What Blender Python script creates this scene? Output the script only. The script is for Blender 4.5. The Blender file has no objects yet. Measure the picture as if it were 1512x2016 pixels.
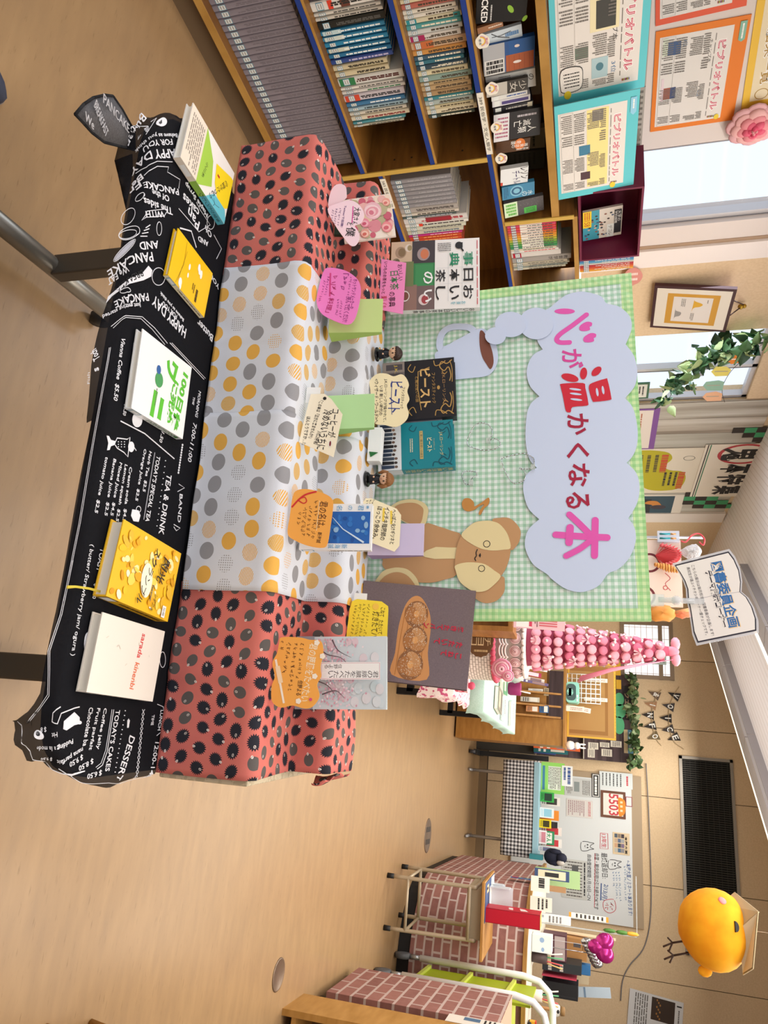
import bpy, bmesh, math, random
from mathutils import Vector as V, Matrix
R = random.Random(11)
sc = bpy.context.scene
COL = sc.collection
pi = math.pi
sin, cos = math.sin, math.cos
# ---------------------------------------------------------------- camera
FPX, PITCH, CAMH = 1456.0, math.radians(16.0), 1.5
SP, CP = sin(PITCH), cos(PITCH)
cam = bpy.data.cameras.new('camera')
cam.sensor_width = 36.0
cam.lens = FPX / 2016 * 36
cam.clip_start = 0.05
co = bpy.data.objects.new('camera', cam)
COL.objects.link(co)
NWX = -2.97
X_, Z_ = V((0, SP, CP)), V((0, -CP, SP))       # the phone was held on its side: image right is up
Y_ = Z_.cross(X_)
m3 = Matrix((X_, Y_, Z_)).transposed()
YAW = math.radians(20)                          # the room's left wall runs along world y
RZ = Matrix.Rotation(YAW, 3, 'Z')
co.matrix_world = Matrix.Translation((0, 0, CAMH)) @ (RZ @ m3).to_4x4()
sc.camera = co
# ---------------------------------------------------------------- light
sc.view_settings.view_transform = 'Standard'
sc.view_settings.look = 'None'
sc.view_settings.gamma = 1
sc.view_settings.use_curve_mapping = False
sc.view_settings.exposure = -0.08
wd = bpy.data.worlds.new('sky')
sc.world = wd
wd.use_nodes = True
bg = wd.node_tree.nodes['Background']
bg.inputs[0].default_value = (0.80, 0.89, 1.0, 1)
bg.inputs[1].default_value = 1.25
def area(name, loc, rot, sx, sy, energy, colr):
 l = bpy.data.lights.new(name, 'AREA')
 l.shape = 'RECTANGLE'
 l.size, l.size_y, l.energy, l.color = sx, sy, energy, colr
 o = bpy.data.objects.new(name, l)
 o.location = loc
 o.rotation_euler = rot
 COL.objects.link(o)
 return o
WARM = (1.0, 0.94, 0.84)
for cx, cy, ln, en in ((0.75, 2.9, 5.0, 50), (-0.35, 2.0, 4.5, 42), (2.1, 6.3, 5.0, 105), (1.6, 4.0, 4.5, 45), (3.8, 2.6, 4.5, 26), (3.6, 7.6, 4.0, 75)):
 area('ceiling_and_fill_lamp', RZ @ V((cx, cy, 2.74)), (0, 0, math.radians(-52)), ln, 0.22, en, WARM)
area('window_and_fill_light', (NWX + 0.08, 4.6, 1.9), (math.radians(90), 0, math.radians(-90)), 2.0, 1.2, 60, (0.82, 0.91, 1.0))
area('window_and_fill_light', (NWX + 0.08, -0.2, 1.9), (math.radians(90), 0, math.radians(-90)), 2.0, 1.4, 45, (0.80, 0.90, 1.0))  # added cool fill for the step fronts; the wall is solid here
area('window_and_fill_light', (0.6, -1.55, 1.9), (math.radians(-90), 0, math.radians(180)), 3.0, 1.4, 25, (0.80, 0.90, 1.0))  # added cool fill from behind the camera; no window in that wall
for cx, cy, ln in ((1.75, 6.6, 4.0), (3.0, 4.4, 4.0), (0.4, 5.0, 3.0)):      # added up-facing fill below the fixtures, only to brighten the ceiling
 area('ceiling_and_fill_lamp', RZ @ V((cx, cy, 2.4)), (math.radians(180), 0, math.radians(-52)), ln, 0.9, 7, (1.0, 0.94, 0.92))
bpy.context.view_layer.update()
# ---------------------------------------------------------------- frames and measuring
class Fr:
 def __init__(s, o, x, y, z):
  s.o, s.x, s.y, s.z = V(o), V(x), V(y), V(z)
 def __call__(s, a, b, c=0.0):
  return s.o + s.x * a + s.y * b + s.z * c
 def off(s, a, b, c=0.0):
  return Fr(s(a, b, c), s.x, s.y, s.z)
 def rot(s, ang):
  return Fr(s.o, s.x * cos(ang) + s.y * sin(ang), s.y * cos(ang) - s.x * sin(ang), s.z)
 def loc(s, p):
  d = V(p) - s.o
  return d.dot(s.x), d.dot(s.y)
 def q(s, px, py):
  return s.loc(hit(px, py, s.o, s.z))
def ray(px, py):
 xr, yd = (py - 1008) / FPX, (1512 - px - 756) / FPX
 return RZ @ V((xr, CP - SP * yd, -(SP + CP * yd)))
CAM = V((0, 0, CAMH))
UP = V((0, 0, 1))
def hit(px, py, o, n):
 r = ray(px, py)
 return CAM + r * ((V(o) - CAM).dot(n) / r.dot(n))
def onz(px, py, z):
 return hit(px, py, (0, 0, z), UP)
def plane(o, n):
 n = V(n).normalized()
 ex = UP.cross(n).normalized()
 return Fr(o, ex, n.cross(ex), n)
W0 = Fr((0, 0, 0), (1, 0, 0), (0, 1, 0), (0, 0, 1))
ta = math.radians(14.5) - YAW
TB = Fr((0, 0, 0), (cos(ta), -sin(ta), 0), (sin(ta), cos(ta), 0), (0, 0, 1))      # along / behind the display table
la = math.radians(20) - YAW
SH = Fr((0, 0, 0), (sin(la), cos(la), 0), (cos(la), -sin(la), 0), (0, 0, 1))      # along the left wall / away from it
LD, ND = SH.x, SH.y
def lwall(n):      # plane parallel to the left wall
 return plane(SH(0, n, 0), ND)
def bwall(l):      # plane parallel to the back wall
 return plane(SH(l, 0, 0), -LD)
def tplane(d, z=0.0, tilt=0.0):   # plane facing the front of the table, leaning back by tilt degrees
 t = math.radians(tilt)
 return plane(TB(0, d, z), -TB.y * cos(t) + UP * sin(t))
# ---------------------------------------------------------------- materials
def lin(c):
 return c / 12.92 if c <= 0.04045 else ((c + 0.055) / 1.055) ** 2.4
def rgb(h):
 h = h.lstrip('#')
 if len(h) == 3:
  h = h[0] * 2 + h[1] * 2 + h[2] * 2
 return tuple(lin(int(h[i:i + 2], 16) / 255) for i in (0, 2, 4)) + (1.0,)
MC = {}
def M(h, r=0.55, metal=0.0, em=0.0, al=1.0, spec=0.4):
 k = (h, r, metal, em, al, spec)
 if k in MC:
  return MC[k]
 m = bpy.data.materials.new('paint_' + h.lstrip('#'))
 m.use_nodes = True
 b = m.node_tree.nodes['Principled BSDF']
 b.inputs['Base Color'].default_value = rgb(h)
 b.inputs['Roughness'].default_value = r
 b.inputs['Metallic'].default_value = metal
 b.inputs['Specular IOR Level'].default_value = spec
 if em:
  b.inputs['Emission Color'].default_value = rgb(h)
  b.inputs['Emission Strength'].default_value = em
 if al < 1:
  b.inputs['Alpha'].default_value = al
 MC[k] = m
 return m
class NT:
 def __init__(s, name, r=0.6, spec=0.3):
  s.m = bpy.data.materials.new(name)
  s.m.use_nodes = True
  s.t = s.m.node_tree
  s.b = s.t.nodes['Principled BSDF']
  s.b.inputs['Roughness'].default_value = r
  s.b.inputs['Specular IOR Level'].default_value = spec
 def n(s, ty, **kw):
  nd = s.t.nodes.new(ty)
  for k, v in kw.items():
   setattr(nd, k, v)
  return nd
 def ln(s, a, b):
  s.t.links.new(a, b)
 def set(s, sock, v):
  if isinstance(v, (int, float, tuple)):
   sock.default_value = v
  else:
   s.ln(v, sock)
 def math(s, op, a, b=0.0, c=None):
  nd = s.n('ShaderNodeMath', operation=op)
  s.set(nd.inputs[0], a)
  s.set(nd.inputs[1], b)
  if c is not None:
   s.set(nd.inputs[2], c)
  return nd.outputs[0]
 def mix(s, f, a, b):
  nd = s.n('ShaderNodeMix', data_type='RGBA')
  s.set(nd.inputs[0], f)
  s.set(nd.inputs[6], a)
  s.set(nd.inputs[7], b)
  return nd.outputs[2]
 def col(s, sock):
  s.ln(sock, s.b.inputs['Base Color'])
  return s.m
 def obj(s, scale=(1, 1, 1), rot=(0, 0, 0), src='Object'):
  tc = s.n('ShaderNodeTexCoord')
  mp = s.n('ShaderNodeMapping')
  mp.inputs['Scale'].default_value = scale
  mp.inputs['Rotation'].default_value = rot
  s.ln(tc.outputs[src], mp.inputs[0])
  return mp.outputs[0]
 def noise(s, vec, scale, detail=3.0):
  nd = s.n('ShaderNodeTexNoise')
  nd.inputs['Scale'].default_value = scale
  nd.inputs['Detail'].default_value = detail
  s.ln(vec, nd.inputs['Vector'])
  return nd.outputs[0]
 def ramp(s, f, stops):
  nd = s.n('ShaderNodeValToRGB')
  e = nd.color_ramp.elements
  while len(e) < len(stops):
   e.new(0.5)
  for i, (p, c) in enumerate(stops):
   e[i].position = p
   e[i].color = rgb(c) if isinstance(c, str) else c
  s.ln(f, nd.inputs[0])
  return nd.outputs[0]
 def xyz(s, vec):
  nd = s.n('ShaderNodeSeparateXYZ')
  s.ln(vec, nd.inputs[0])
  return nd.outputs
 def bump(s, h, strength=0.2, dist=0.005):
  nd = s.n('ShaderNodeBump')
  nd.inputs['Strength'].default_value = strength
  nd.inputs['Distance'].default_value = dist
  s.ln(h, nd.inputs['Height'])
  s.ln(nd.outputs[0], s.b.inputs['Normal'])
def wood(name, c0, c1, scale=(1, 8, 8), rot=(0, 0, 0), r=0.45):
 t = NT(name, r, 0.35)
 v = t.obj(scale, rot)
 f = t.noise(v, 3.0, 5)
 return t.col(t.ramp(f, ((0.3, c0), (0.7, c1))))
# ---------------------------------------------------------------- mesh building
class G:
 def __init__(s):
  s.v, s.f, s.k, s.mats, s.uv, s.sm = [], [], [], [], None, set()
 def mi(s, m):
  if m not in s.mats:
   s.mats.append(m)
  return s.mats.index(m)
 def add(s, vs, fs, m, smooth=False):
  b, i = len(s.v), s.mi(m)
  s.v += [V(p) for p in vs]
  for f in fs:
   if smooth:
    s.sm.add(len(s.f))
   s.f.append([b + j for j in f])
   s.k.append(i)
 def box(s, fr, x0, x1, y0, y1, z0, z1, m):
  s.add([fr(x, y, z) for z in (z0, z1) for y in (y0, y1) for x in (x0, x1)],
    [(0, 2, 3, 1), (4, 5, 7, 6), (0, 1, 5, 4), (2, 6, 7, 3), (0, 4, 6, 2), (1, 3, 7, 5)], m)
 def prism(s, fr, pts, z0, z1, m, m2=None):
  n = len(pts)
  s.add([fr(x, y, z0) for x, y in pts] + [fr(x, y, z1) for x, y in pts],
    [list(range(n))[::-1]] + [(i, (i + 1) % n, n + (i + 1) % n, n + i) for i in range(n)], m)
  s.add([fr(x, y, z1) for x, y in pts], [list(range(n))], m2 or m)
 def tube(s, pts, r, m, n=8, closed=False, cap=True):
  pts = [V(p) for p in pts]
  k = len(pts)
  rr = r if isinstance(r, (list, tuple)) else [r] * k
  vs, fs = [], []
  ref = None
  for i, p in enumerate(pts):
   a = pts[(i - 1) % k] if (closed or i) else p
   b = pts[(i + 1) % k] if (closed or i < k - 1) else p
   t = (b - a).normalized()
   if ref is None:
    ref = t.orthogonal().normalized()
   ref = (ref - t * ref.dot(t))
   ref = ref.normalized() if ref.length > 1e-6 else t.orthogonal().normalized()
   bi = t.cross(ref)
   vs += [p + (ref * cos(2 * pi * j / n) + bi * sin(2 * pi * j / n)) * rr[i] for j in range(n)]
  for i in range(k if closed else k - 1):
   for j in range(n):
    i2, j2 = (i + 1) % k, (j + 1) % n
    fs.append((i * n + j, i * n + j2, i2 * n + j2, i2 * n + j))
  if cap and not closed:
   fs += [list(range(n))[::-1], [(k - 1) * n + j for j in range(n)]]
  s.add(vs, fs, m, True)
 def lathe(s, fr, prof, m, n=24):
  vs, fs = [], []
  for r, z in prof:
   vs += [fr(r * cos(2 * pi * j / n), r * sin(2 * pi * j / n), z) for j in range(n)]
  for i in range(len(prof) - 1):
   for j in range(n):
    j2 = (j + 1) % n
    fs.append((i * n + j, i * n + j2, (i + 1) * n + j2, (i + 1) * n + j))
  fs += [list(range(n))[::-1], [(len(prof) - 1) * n + j for j in range(n)]]
  s.add(vs, fs, m, True)
 def ball(s, c, rx, ry, rz, m, n=16, fr=None, fn=None):
  fr = fr or W0
  vs, fs = [], []
  h = n // 2
  c = V(c)
  for i in range(h + 1):
   a = pi * i / h
   for j in range(n):
    b = 2 * pi * j / n
    d = (sin(a) * cos(b), sin(a) * sin(b), cos(a))
    if fn:
     d = fn(d)
    vs.append(c + fr.x * d[0] * rx + fr.y * d[1] * ry + fr.z * d[2] * rz)
  for i in range(h):
   for j in range(n):
    j2 = (j + 1) % n
    fs.append((i * n + j, (i + 1) * n + j, (i + 1) * n + j2, i * n + j2))
  s.add(vs, fs, m, True)
 def obj(s, name, label=None, cat=None, group=None, parent=None, at=None, kind=None, bevel=0, solid=0):
  me = bpy.data.meshes.new(name)
  if at is None:
   at = V(parent['at']) if parent else sum_base(s.v)
  at = V(at)
  me.from_pydata([p - at for p in s.v], [], s.f)
  for m in s.mats:
   me.materials.append(m)
  if len(s.mats) > 1:
   me.polygons.foreach_set('material_index', s.k)
  if s.sm:
   me.polygons.foreach_set('use_smooth', [i in s.sm for i in range(len(s.f))])
  if s.uv:
   ul = me.uv_layers.new(name='UVMap')
   for lp in me.loops:
    ul.data[lp.index].uv = s.uv[lp.vertex_index]
  me.update()
  o = bpy.data.objects.new(name, me)
  COL.objects.link(o)
  if parent:
   o.parent = parent
  else:
   o.location = at
  if bevel:
   b = o.modifiers.new('bevel', 'BEVEL')
   b.width, b.segments, b.limit_method, b.angle_limit = bevel, 2, 'ANGLE', 0.9
  if solid:
   b = o.modifiers.new('solid', 'SOLIDIFY')
   b.thickness, b.offset = solid, 0
  return tag(o, label, cat, group, kind)
def sum_base(vs):
 n = len(vs)
 return V((sum(p.x for p in vs) / n, sum(p.y for p in vs) / n, min(p.z for p in vs)))
def tag(o, label=None, cat=None, group=None, kind=None):
 if label:
  o['label'] = label
 if cat:
  o['category'] = cat
 if group:
  o['group'] = group
 if kind:
  o['kind'] = kind
 return o
def thing(name, loc, label, cat, group=None):
 o = bpy.data.objects.new(name, None)
 o.empty_display_size = 0.05
 o.location = loc
 o['at'] = tuple(loc)
 COL.objects.link(o)
 return tag(o, label, cat, group)
# ---------------------------------------------------------------- lettering and print
TM = {}
def tmesh(txt, bold=0.0):
 k = (txt, bold)
 if k not in TM:
  cu = bpy.data.curves.new('t', 'FONT')
  cu.body, cu.resolution_u, cu.offset = txt, 2, bold
  o = bpy.data.objects.new('t', cu)
  me = o.to_mesh()
  vs = [(p.co.x, p.co.y) for p in me.vertices]
  fs = [tuple(p.vertices) for p in me.polygons]
  o.to_mesh_clear()
  bpy.data.objects.remove(o)
  bpy.data.curves.remove(cu)
  if not vs:
   vs, fs = [(0, 0), (1, 0), (0, 1)], []
  xs, ys = [p[0] for p in vs], [p[1] for p in vs]
  TM[k] = (vs, fs, (min(xs), max(xs), min(ys), max(ys)))
 return TM[k]
class P:
 """prints on a flat face: frame fr, coordinates 0..1 over w x h"""
 def __init__(s, g, fr, w=1.0, h=1.0, k=0.0003, dk=0.00004):
  s.g, s.fr, s.w, s.h, s.k, s.dk = g, fr, w, h, k, dk
 def q(s, px, py):
  x, y = s.fr.q(px, py)
  return x / s.w, y / s.h
 def lay(s, pts, fs, m):
  s.k += s.dk
  s.g.add([s.fr(x * s.w, y * s.h, s.k) for x, y in pts], fs, m)
 def poly(s, pts, m):
  s.lay(pts, [list(range(len(pts)))], m)
 def rect(s, x0, y0, x1, y1, m):
  s.poly([(x0, y0), (x1, y0), (x1, y1), (x0, y1)], m)
 def ell(s, cx, cy, rx, ry, m, n=20, a=0.0):
  # radii as fractions of h, in both directions
  f = s.h / s.w
  ca, sa = cos(a), sin(a)
  s.poly([(cx + (rx * cos(t) * ca - ry * sin(t) * sa) * f, cy + rx * cos(t) * sa + ry * sin(t) * ca)
    for t in (2 * pi * i / n for i in range(n))], m)
 def ring(s, cx, cy, r0, r1, m, n=28):
  f = s.h / s.w
  vs = [(cx + r * cos(2 * pi * i / n) * f, cy + r * sin(2 * pi * i / n)) for r in (r0, r1) for i in range(n)]
  s.lay(vs, [(i, (i + 1) % n, n + (i + 1) % n, n + i) for i in range(n)], m)
 def line(s, pts, wd, m):
  # wd in metres
  pts = [V((x * s.w, y * s.h)) for x, y in pts]
  L, Rr = [], []
  for i, p in enumerate(pts):
   t = (pts[min(i + 1, len(pts) - 1)] - pts[max(i - 1, 0)])
   t = t.normalized() if t.length else V((1, 0))
   nn = V((-t.y, t.x)) * (wd[i] if isinstance(wd, (list, tuple)) else wd) * 0.5
   L.append(p + nn)
   Rr.append(p - nn)
  a = L + Rr
  n = len(pts)
  s.lay([(p.x / s.w, p.y / s.h) for p in a], [(i, n + i, n + i + 1, i + 1) for i in range(n - 1)], m)
 def frame(s, x0, y0, x1, y1, wd, m):
  a, b = wd / s.w, wd / s.h
  s.rect(x0, y0, x1, y0 + b, m)
  s.k -= s.dk
  s.rect(x0, y1 - b, x1, y1, m)
  s.k -= s.dk
  s.rect(x0, y0 + b, x0 + a, y1 - b, m)
  s.k -= s.dk
  s.rect(x1 - a, y0 + b, x1, y1 - b, m)
 def text(s, txt, x0, y0, x1, y1, m, bold=0.0):
  vs, fs, (a, b, c, d) = tmesh(txt, bold)
  s.lay([(x0 + (x - a) / (b - a) * (x1 - x0), y0 + (y - c) / (d - c) * (y1 - y0)) for x, y in vs], fs, m)
 def along(s, txt, p, q, hm, m, bold=0.0):
  # letters from p (left middle) to q (right middle), hm tall in metres
  vs, fs, (a, b, c, d) = tmesh(txt, bold)
  p, q = V((p[0] * s.w, p[1] * s.h)), V((q[0] * s.w, q[1] * s.h))
  ex = q - p
  ln = ex.length
  ex = ex / ln
  ey = V((-ex.y, ex.x))
  hh = hm if hm else ln * (d - c) / (b - a)
  out = []
  for x, y in vs:
   r = p + ex * ((x - a) / (b - a) * ln) + ey * (((y - c) / (d - c) - 0.5) * hh)
   out.append((r.x / s.w, r.y / s.h))
  s.lay(out, fs, m)
 def vtext(s, txt, x0, y0, x1, y1, m, bold=0.0):
  # one column, first sign at the top
  n = len(txt)
  st = (y1 - y0) / n
  for i, c in enumerate(txt):
   yt = y1 - i * st
   if c == ' ':
    continue
   if c == 'ー':
    xm = (x0 + x1) / 2
    s.rect(xm - 0.06 * (x1 - x0), yt - st * 0.9, xm + 0.06 * (x1 - x0), yt - st * 0.12, m)
   elif c in 'ょっゃゅァィぁ':
    s.text(c, x0 + 0.35 * (x1 - x0), yt - st * 0.75, x1, yt - st * 0.2, m, bold)
   else:
    s.text(c, x0, yt - st * 0.94, x1, yt - st * 0.06, m, bold)
   s.k -= s.dk
  s.k += s.dk
 def bars(s, x0, y0, x1, y1, n, m, fill=0.45, vert=False, seed=None):
  # lines of small print too small to read
  rr = random.Random(seed if seed is not None else int(abs(x0 * 991 + y0 * 613 + n * 17 + s.w * 7e3)))
  vs, fs = [], []
  for i in range(n):
   c = (i + 0.5) / n
   t, end = 0.0, rr.choice((1, 1, 0.97, 0.8))
   while t < end - 0.02:
    e = min(end, t + rr.uniform(0.04, 0.16))
    d = fill * 0.5 / n
    if vert:
     xa, xb = x0 + (c - d) * (x1 - x0), x0 + (c + d) * (x1 - x0)
     ya, yb = y1 - t * (y1 - y0), y1 - e * (y1 - y0)
    else:
     ya, yb = y1 - (c - d) * (y1 - y0), y1 - (c + d) * (y1 - y0)
     xa, xb = x0 + t * (x1 - x0), x0 + e * (x1 - x0)
    b = len(vs)
    vs += [(xa, ya), (xb, ya), (xb, yb), (xa, yb)]
    fs.append((b, b + 1, b + 2, b + 3))
    t = e + rr.uniform(0.012, 0.03)
  s.lay(vs, fs, m)
def rrect(w, h, r, n=5, x=0.0, y=0.0):
 out = []
 for cx, cy, a in ((w - r, r, -90), (w - r, h - r, 0), (r, h - r, 90), (r, r, 180)):
  for i in range(n + 1):
   t = math.radians(a + 90 * i / n)
   out.append((x + cx + r * cos(t), y + cy + r * sin(t)))
 return out
def smooth(pts, n=6, closed=True):
 """Catmull-Rom through pts"""
 out, k = [], len(pts)
 P4 = [V(p) for p in pts]
 for i in range(k if closed else k - 1):
  if closed:
   a, b, c, d = P4[i - 1], P4[i], P4[(i + 1) % k], P4[(i + 2) % k]
  else:
   a, b, c, d = P4[max(i - 1, 0)], P4[i], P4[i + 1], P4[min(i + 2, k - 1)]
  for j in range(n):
   t = j / n
   out.append(0.5 * ((2 * b) + (c - a) * t + (2 * a - 5 * b + 4 * c - d) * t * t + (3 * b - a - 3 * c + d) * t ** 3))
 if not closed:
  out.append(P4[-1])
 return [tuple(p) for p in out]
WHITE = M('#f2f2f0', 0.6)
PAPER = M('#ece6da', 0.75)
INK = M('#1c1a1c', 0.6)
GREYINK = M('#6d6a68', 0.7)
# ================================================================ the setting
NW, LB, CEIL, CEILH = -2.97, 10.42, 2.86, 3.75          # left wall, back wall, ceiling
def struct(g, name, **kw):
 return g.obj(name, kind='structure', at=(0, 0, 0), **kw)
# floor: beige sheet vinyl with fine dragged streaks
t = NT('vinyl_floor', 0.30, 0.3)
v = t.obj((2.0, 9, 1), (0, 0, math.radians(75)))
a = t.noise(v, 2.2, 6)
v2 = t.obj((9, 60, 1), (0, 0, math.radians(75)))
b_ = t.noise(v2, 2.0, 3)
v3 = t.obj()
c_ = t.noise(v3, 0.9, 2)
c0 = t.ramp(a, ((0.25, '#94785a'), (0.5, '#9e805e'), (0.75, '#a78864')))
sp = t.ramp(b_, ((0.62, (0, 0, 0, 1)), (0.74, (1, 1, 1, 1))))
c1 = t.mix(t.math('MULTIPLY', sp, 0.6), c0, rgb('#745a3e'))
c2 = t.mix(t.math('MULTIPLY', c_, 0.35), c1, rgb('#a98a62'))
FLOORM = t.col(c2)
g = G()
g.box(SH, -2.5, LB + 0.1, NW - 0.14, 7.5, -0.1, 0.0, FLOORM)
struct(g, 'floor')
BEIGE = NT('wall_beige', 0.8)
v = BEIGE.obj()
BEIGE = BEIGE.col(BEIGE.ramp(BEIGE.noise(v, 60, 2), ((0.3, '#d3ba98'), (0.7, '#dcc4a2'))))
PALE = M('#d8cfcb', 0.8)
GAP = M('#5d4b39', 0.9)
CEILM = NT('ceiling_board', 0.85)
v = CEILM.obj((1, 1, 1), (0, 0, math.radians(52)))
x, y, z = CEILM.xyz(v)
rib = CEILM.math('LESS_THAN', CEILM.math('FRACT', CEILM.math('MULTIPLY', y, 16.0)), 0.14)
CEILM = CEILM.col(CEILM.mix(rib, rgb('#e2dde0'), rgb('#d0c8c8')))
g = G()
CE0, CE1 = (-2.45, 5.98)                    # edge of the lower ceiling, along the last trough light
g.prism(SH, [(-1.7, NW - 0.1), (LB, NW - 0.1), (LB, CE0), (-1.3, 6.5), (-1.7, 6.5)], CEIL, CEIL + 0.08, CEILM)
struct(g, 'ceiling')
g = G()
g.box(SH, -1.7, LB + 0.1, NW - 0.1, 6.7, CEILH, CEILH + 0.1, M('#dcd6d2', 0.85))
g.box(Fr(SH(LB, CE0, 0), (SH(-1.3, 6.5, 0) - SH(LB, CE0, 0)).normalized(), UP, V((0, 0, 0))), 0, 14.7, CEIL + 0.08, CEILH, 0, 0, M('#dcd6d2', 0.85))
struct(g, 'ceiling')
g = G()
g.box(SH, -1.8, -1.7, NW - 0.1, 6.7, 0, CEILH, M('#cdb592', 0.8))
struct(g, 'wall_front')
g = G()
g.box(SH, -1.7, LB, 6.6, 6.7, 0, CEILH, M('#cdb592', 0.8))
struct(g, 'wall_right')
# left wall, in pieces round the two windows
def lw(name, l0, l1, z0, z1, m, th=0.14, n=NW):
 g = G()
 g.box(SH, l0, l1, n - th, n, z0, z1, m)
 return g
g = lw('wall_left', -1.7, 2.99, 0, CEIL, PALE)
g.box(SH, 5.62, LB, NW - 0.14, NW, CEIL, CEILH, BEIGE)
g.box(SH, 2.99, 3.56, NW - 0.14, NW, 0, 1.2, PALE)
g.box(SH, 2.99, 3.56, NW - 0.14, NW, 2.6, CEIL, PALE)
g.box(SH, 3.56, 3.87, NW - 0.14, NW, 0, CEIL, PALE)
g.box(SH, 3.87, 4.63, NW - 0.14, NW, 0, CEIL, BEIGE)
g.box(SH, 4.63, 5.62, NW - 0.14, NW, 0, 1.1, BEIGE)
g.box(SH, 4.63, 5.62, NW - 0.14, NW, 2.62, CEIL, BEIGE)
g.box(SH, 5.62, LB, NW - 0.14, NW, 0, CEIL, BEIGE)
struct(g, 'wall_left')
g = G()
for za in (0.0,):
 g.box(SH, 3.70, 3.725, NW, NW + 0.004, 0, CEIL, M('#a88f78', 0.7))
 g.box(SH, 3.725, 3.87, NW, NW + 0.02, 0, CEIL, M('#e6dedb', 0.6))
struct(g, 'trim_1')
ALU = M('#c9c8cc', 0.4, 0.3)
ALUD = M('#8d8d93', 0.4, 0.5)
gl = NT('window_glass', 0.05)
tr = gl.n('ShaderNodeBsdfTransparent')
gg = gl.n('ShaderNodeBsdfGlossy')
gg.inputs['Roughness'].default_value = 0.05
mx = gl.n('ShaderNodeMixShader')
mx.inputs[0].default_value = 0.002
gl.ln(tr.outputs[0], mx.inputs[1])
gl.ln(gg.outputs[0], mx.inputs[2])
gl.ln(mx.outputs[0], gl.t.nodes['Material Output'].inputs[0])
GLASS = gl.m
def window(name, l0, l1, z0, z1, bars, wd=0.035, nn=NW - 0.05):
 root = thing(name, SH((l0 + l1) / 2, nn, z0), None, None)
 root['kind'] = 'structure'
 g = G()
 for a, b in [(l0, l0 + wd), (l1 - wd, l1)] + bars:
  g.box(SH, a, b, nn - 0.03, nn + 0.02, z0, z1, ALU)
  g.box(SH, b - 0.006, b, nn + 0.02, nn + 0.024, z0, z1, ALUD)
 for za in (z0, z1 - wd):
  g.box(SH, l0, l1, nn - 0.03, nn + 0.02, za, za + wd, ALU)
 g.obj('window_frame', parent=root)
 g = G()
 g.box(SH, l0, l1, nn - 0.012, nn - 0.008, z0, z1, GLASS)
 g.obj('window_pane', parent=root)
 return root
window('window_1', 2.99, 3.56, 1.2, 2.6, [])
w2 = window('window_2', 4.63, 5.62, 1.1, 2.62, [(5.13, 5.17)])
g = G()
g.box(SH, 5.11, 5.21, NW - 0.03, NW - 0.01, 2.21, 2.24, ALU)
g.box(SH, 5.14, 5.18, NW - 0.03, NW + 0.02, 2.20, 2.26, ALUD)
g.obj('window_catch', parent=w2)
g = G()                                     # sill ledge under the first window
g.box(SH, 2.9, 3.7, NW, NW + 0.06, 1.16, 1.20, M('#dcdbe0', 0.5))
struct(g, 'trim_2')
# plank-print board on the left wall
t = NT('plank_print', 0.75)
v = t.obj((1, 1, 1), (0, 0, 0))
tc = t.n('ShaderNodeTexCoord')
x, y, z = t.xyz(tc.outputs['UV'])
row = t.math('FLOOR', t.math('MULTIPLY', x, 9.0))
wn = t.n('ShaderNodeTexWhiteNoise', noise_dimensions='1D')
t.ln(row, wn.inputs['W'])
cmb = t.n('ShaderNodeCombineXYZ')
t.ln(t.math('MULTIPLY', x, 26.0), cmb.inputs[0])
t.ln(t.math('MULTIPLY', y, 1.6), cmb.inputs[1])
t.ln(t.math('MULTIPLY', row, 3.7), cmb.inputs[2])
nz = t.noise(cmb.outputs[0], 1.0, 6)
base = t.ramp(nz, ((0.30, '#877b6e'), (0.42, '#a69a8c'), (0.55, '#bdb6ab'), (0.7, '#d0cbc4')))
tint = t.mix(t.math('MULTIPLY', wn.outputs[0], 0.45), base, rgb('#a7ada6'))
edge = t.math('LESS_THAN', t.math('FRACT', t.math('MULTIPLY', x, 9.0)), 0.025)
PLANK = t.col(t.mix(edge, tint, rgb('#5b5147')))
g = G()
l0, l1 = 5.60, 8.12
vs = [SH(l0, NW + 0.012, 0.02), SH(l1, NW + 0.012, 0.02), SH(l1, NW + 0.012, 2.82), SH(l0, NW + 0.012, 2.82)]
g.box(SH, l0, l1, NW, NW + 0.011, 0.02, 2.82, M('#a99b89', 0.8))
g.uv = [(0, 0)] * len(g.v) + [(0, 0), (1, 0), (1, 1), (0, 1)]
g.add(vs, [(0, 1, 2, 3)], PLANK)
g.obj('wall_panel', 'tall grey weathered plank-print board covering the wall right of the ivy window', 'wall panel')
g = G()
g.box(SH, 8.14, 8.42, NW, NW + 0.03, 0, 2.84, M('#e4dcd6', 0.6))
struct(g, 'trim_3')
# back wall: big boards with dark joints
BW = bwall(LB)
def bn(px, py):
 p = hit(px, py, SH(LB, 0, 0), -LD)
 return p.dot(ND), p.z
seams = [bn(1400, 1304)[0], bn(1400, 1441)[0], bn(1330, 1573)[0], bn(1330, 1750)[0], bn(1250, 1925)[0]]
dn = seams[2] - seams[1]
edges = [NW - 0.1] + [seams[0] - dn] + seams + [seams[-1] + dn, seams[-1] + 2 * dn, 6.6]
edges = sorted(e for e in edges if e <= 6.6)
g = G()
g.box(SH, LB + 0.012, LB + 0.1, NW - 0.1, 6.7, 0, CEILH, GAP)
for a, b in zip(edges, edges[1:]):
 if b - a > 0.02:
  g.box(SH, LB, LB + 0.012, a + 0.004, b - 0.004, 0.115, CEILH, BEIGE)
struct(g, 'wall_back')
g = G()
g.box(SH, LB - 0.012, LB + 0.012, NW, 7.5, 0.0, 0.105, M('#8a7458', 0.6))
g.box(SH, LB - 0.004, LB + 0.012, NW, 7.5, 0.105, 0.118, M('#3b3026', 0.7))
struct(g, 'baseboard_back')
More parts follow.
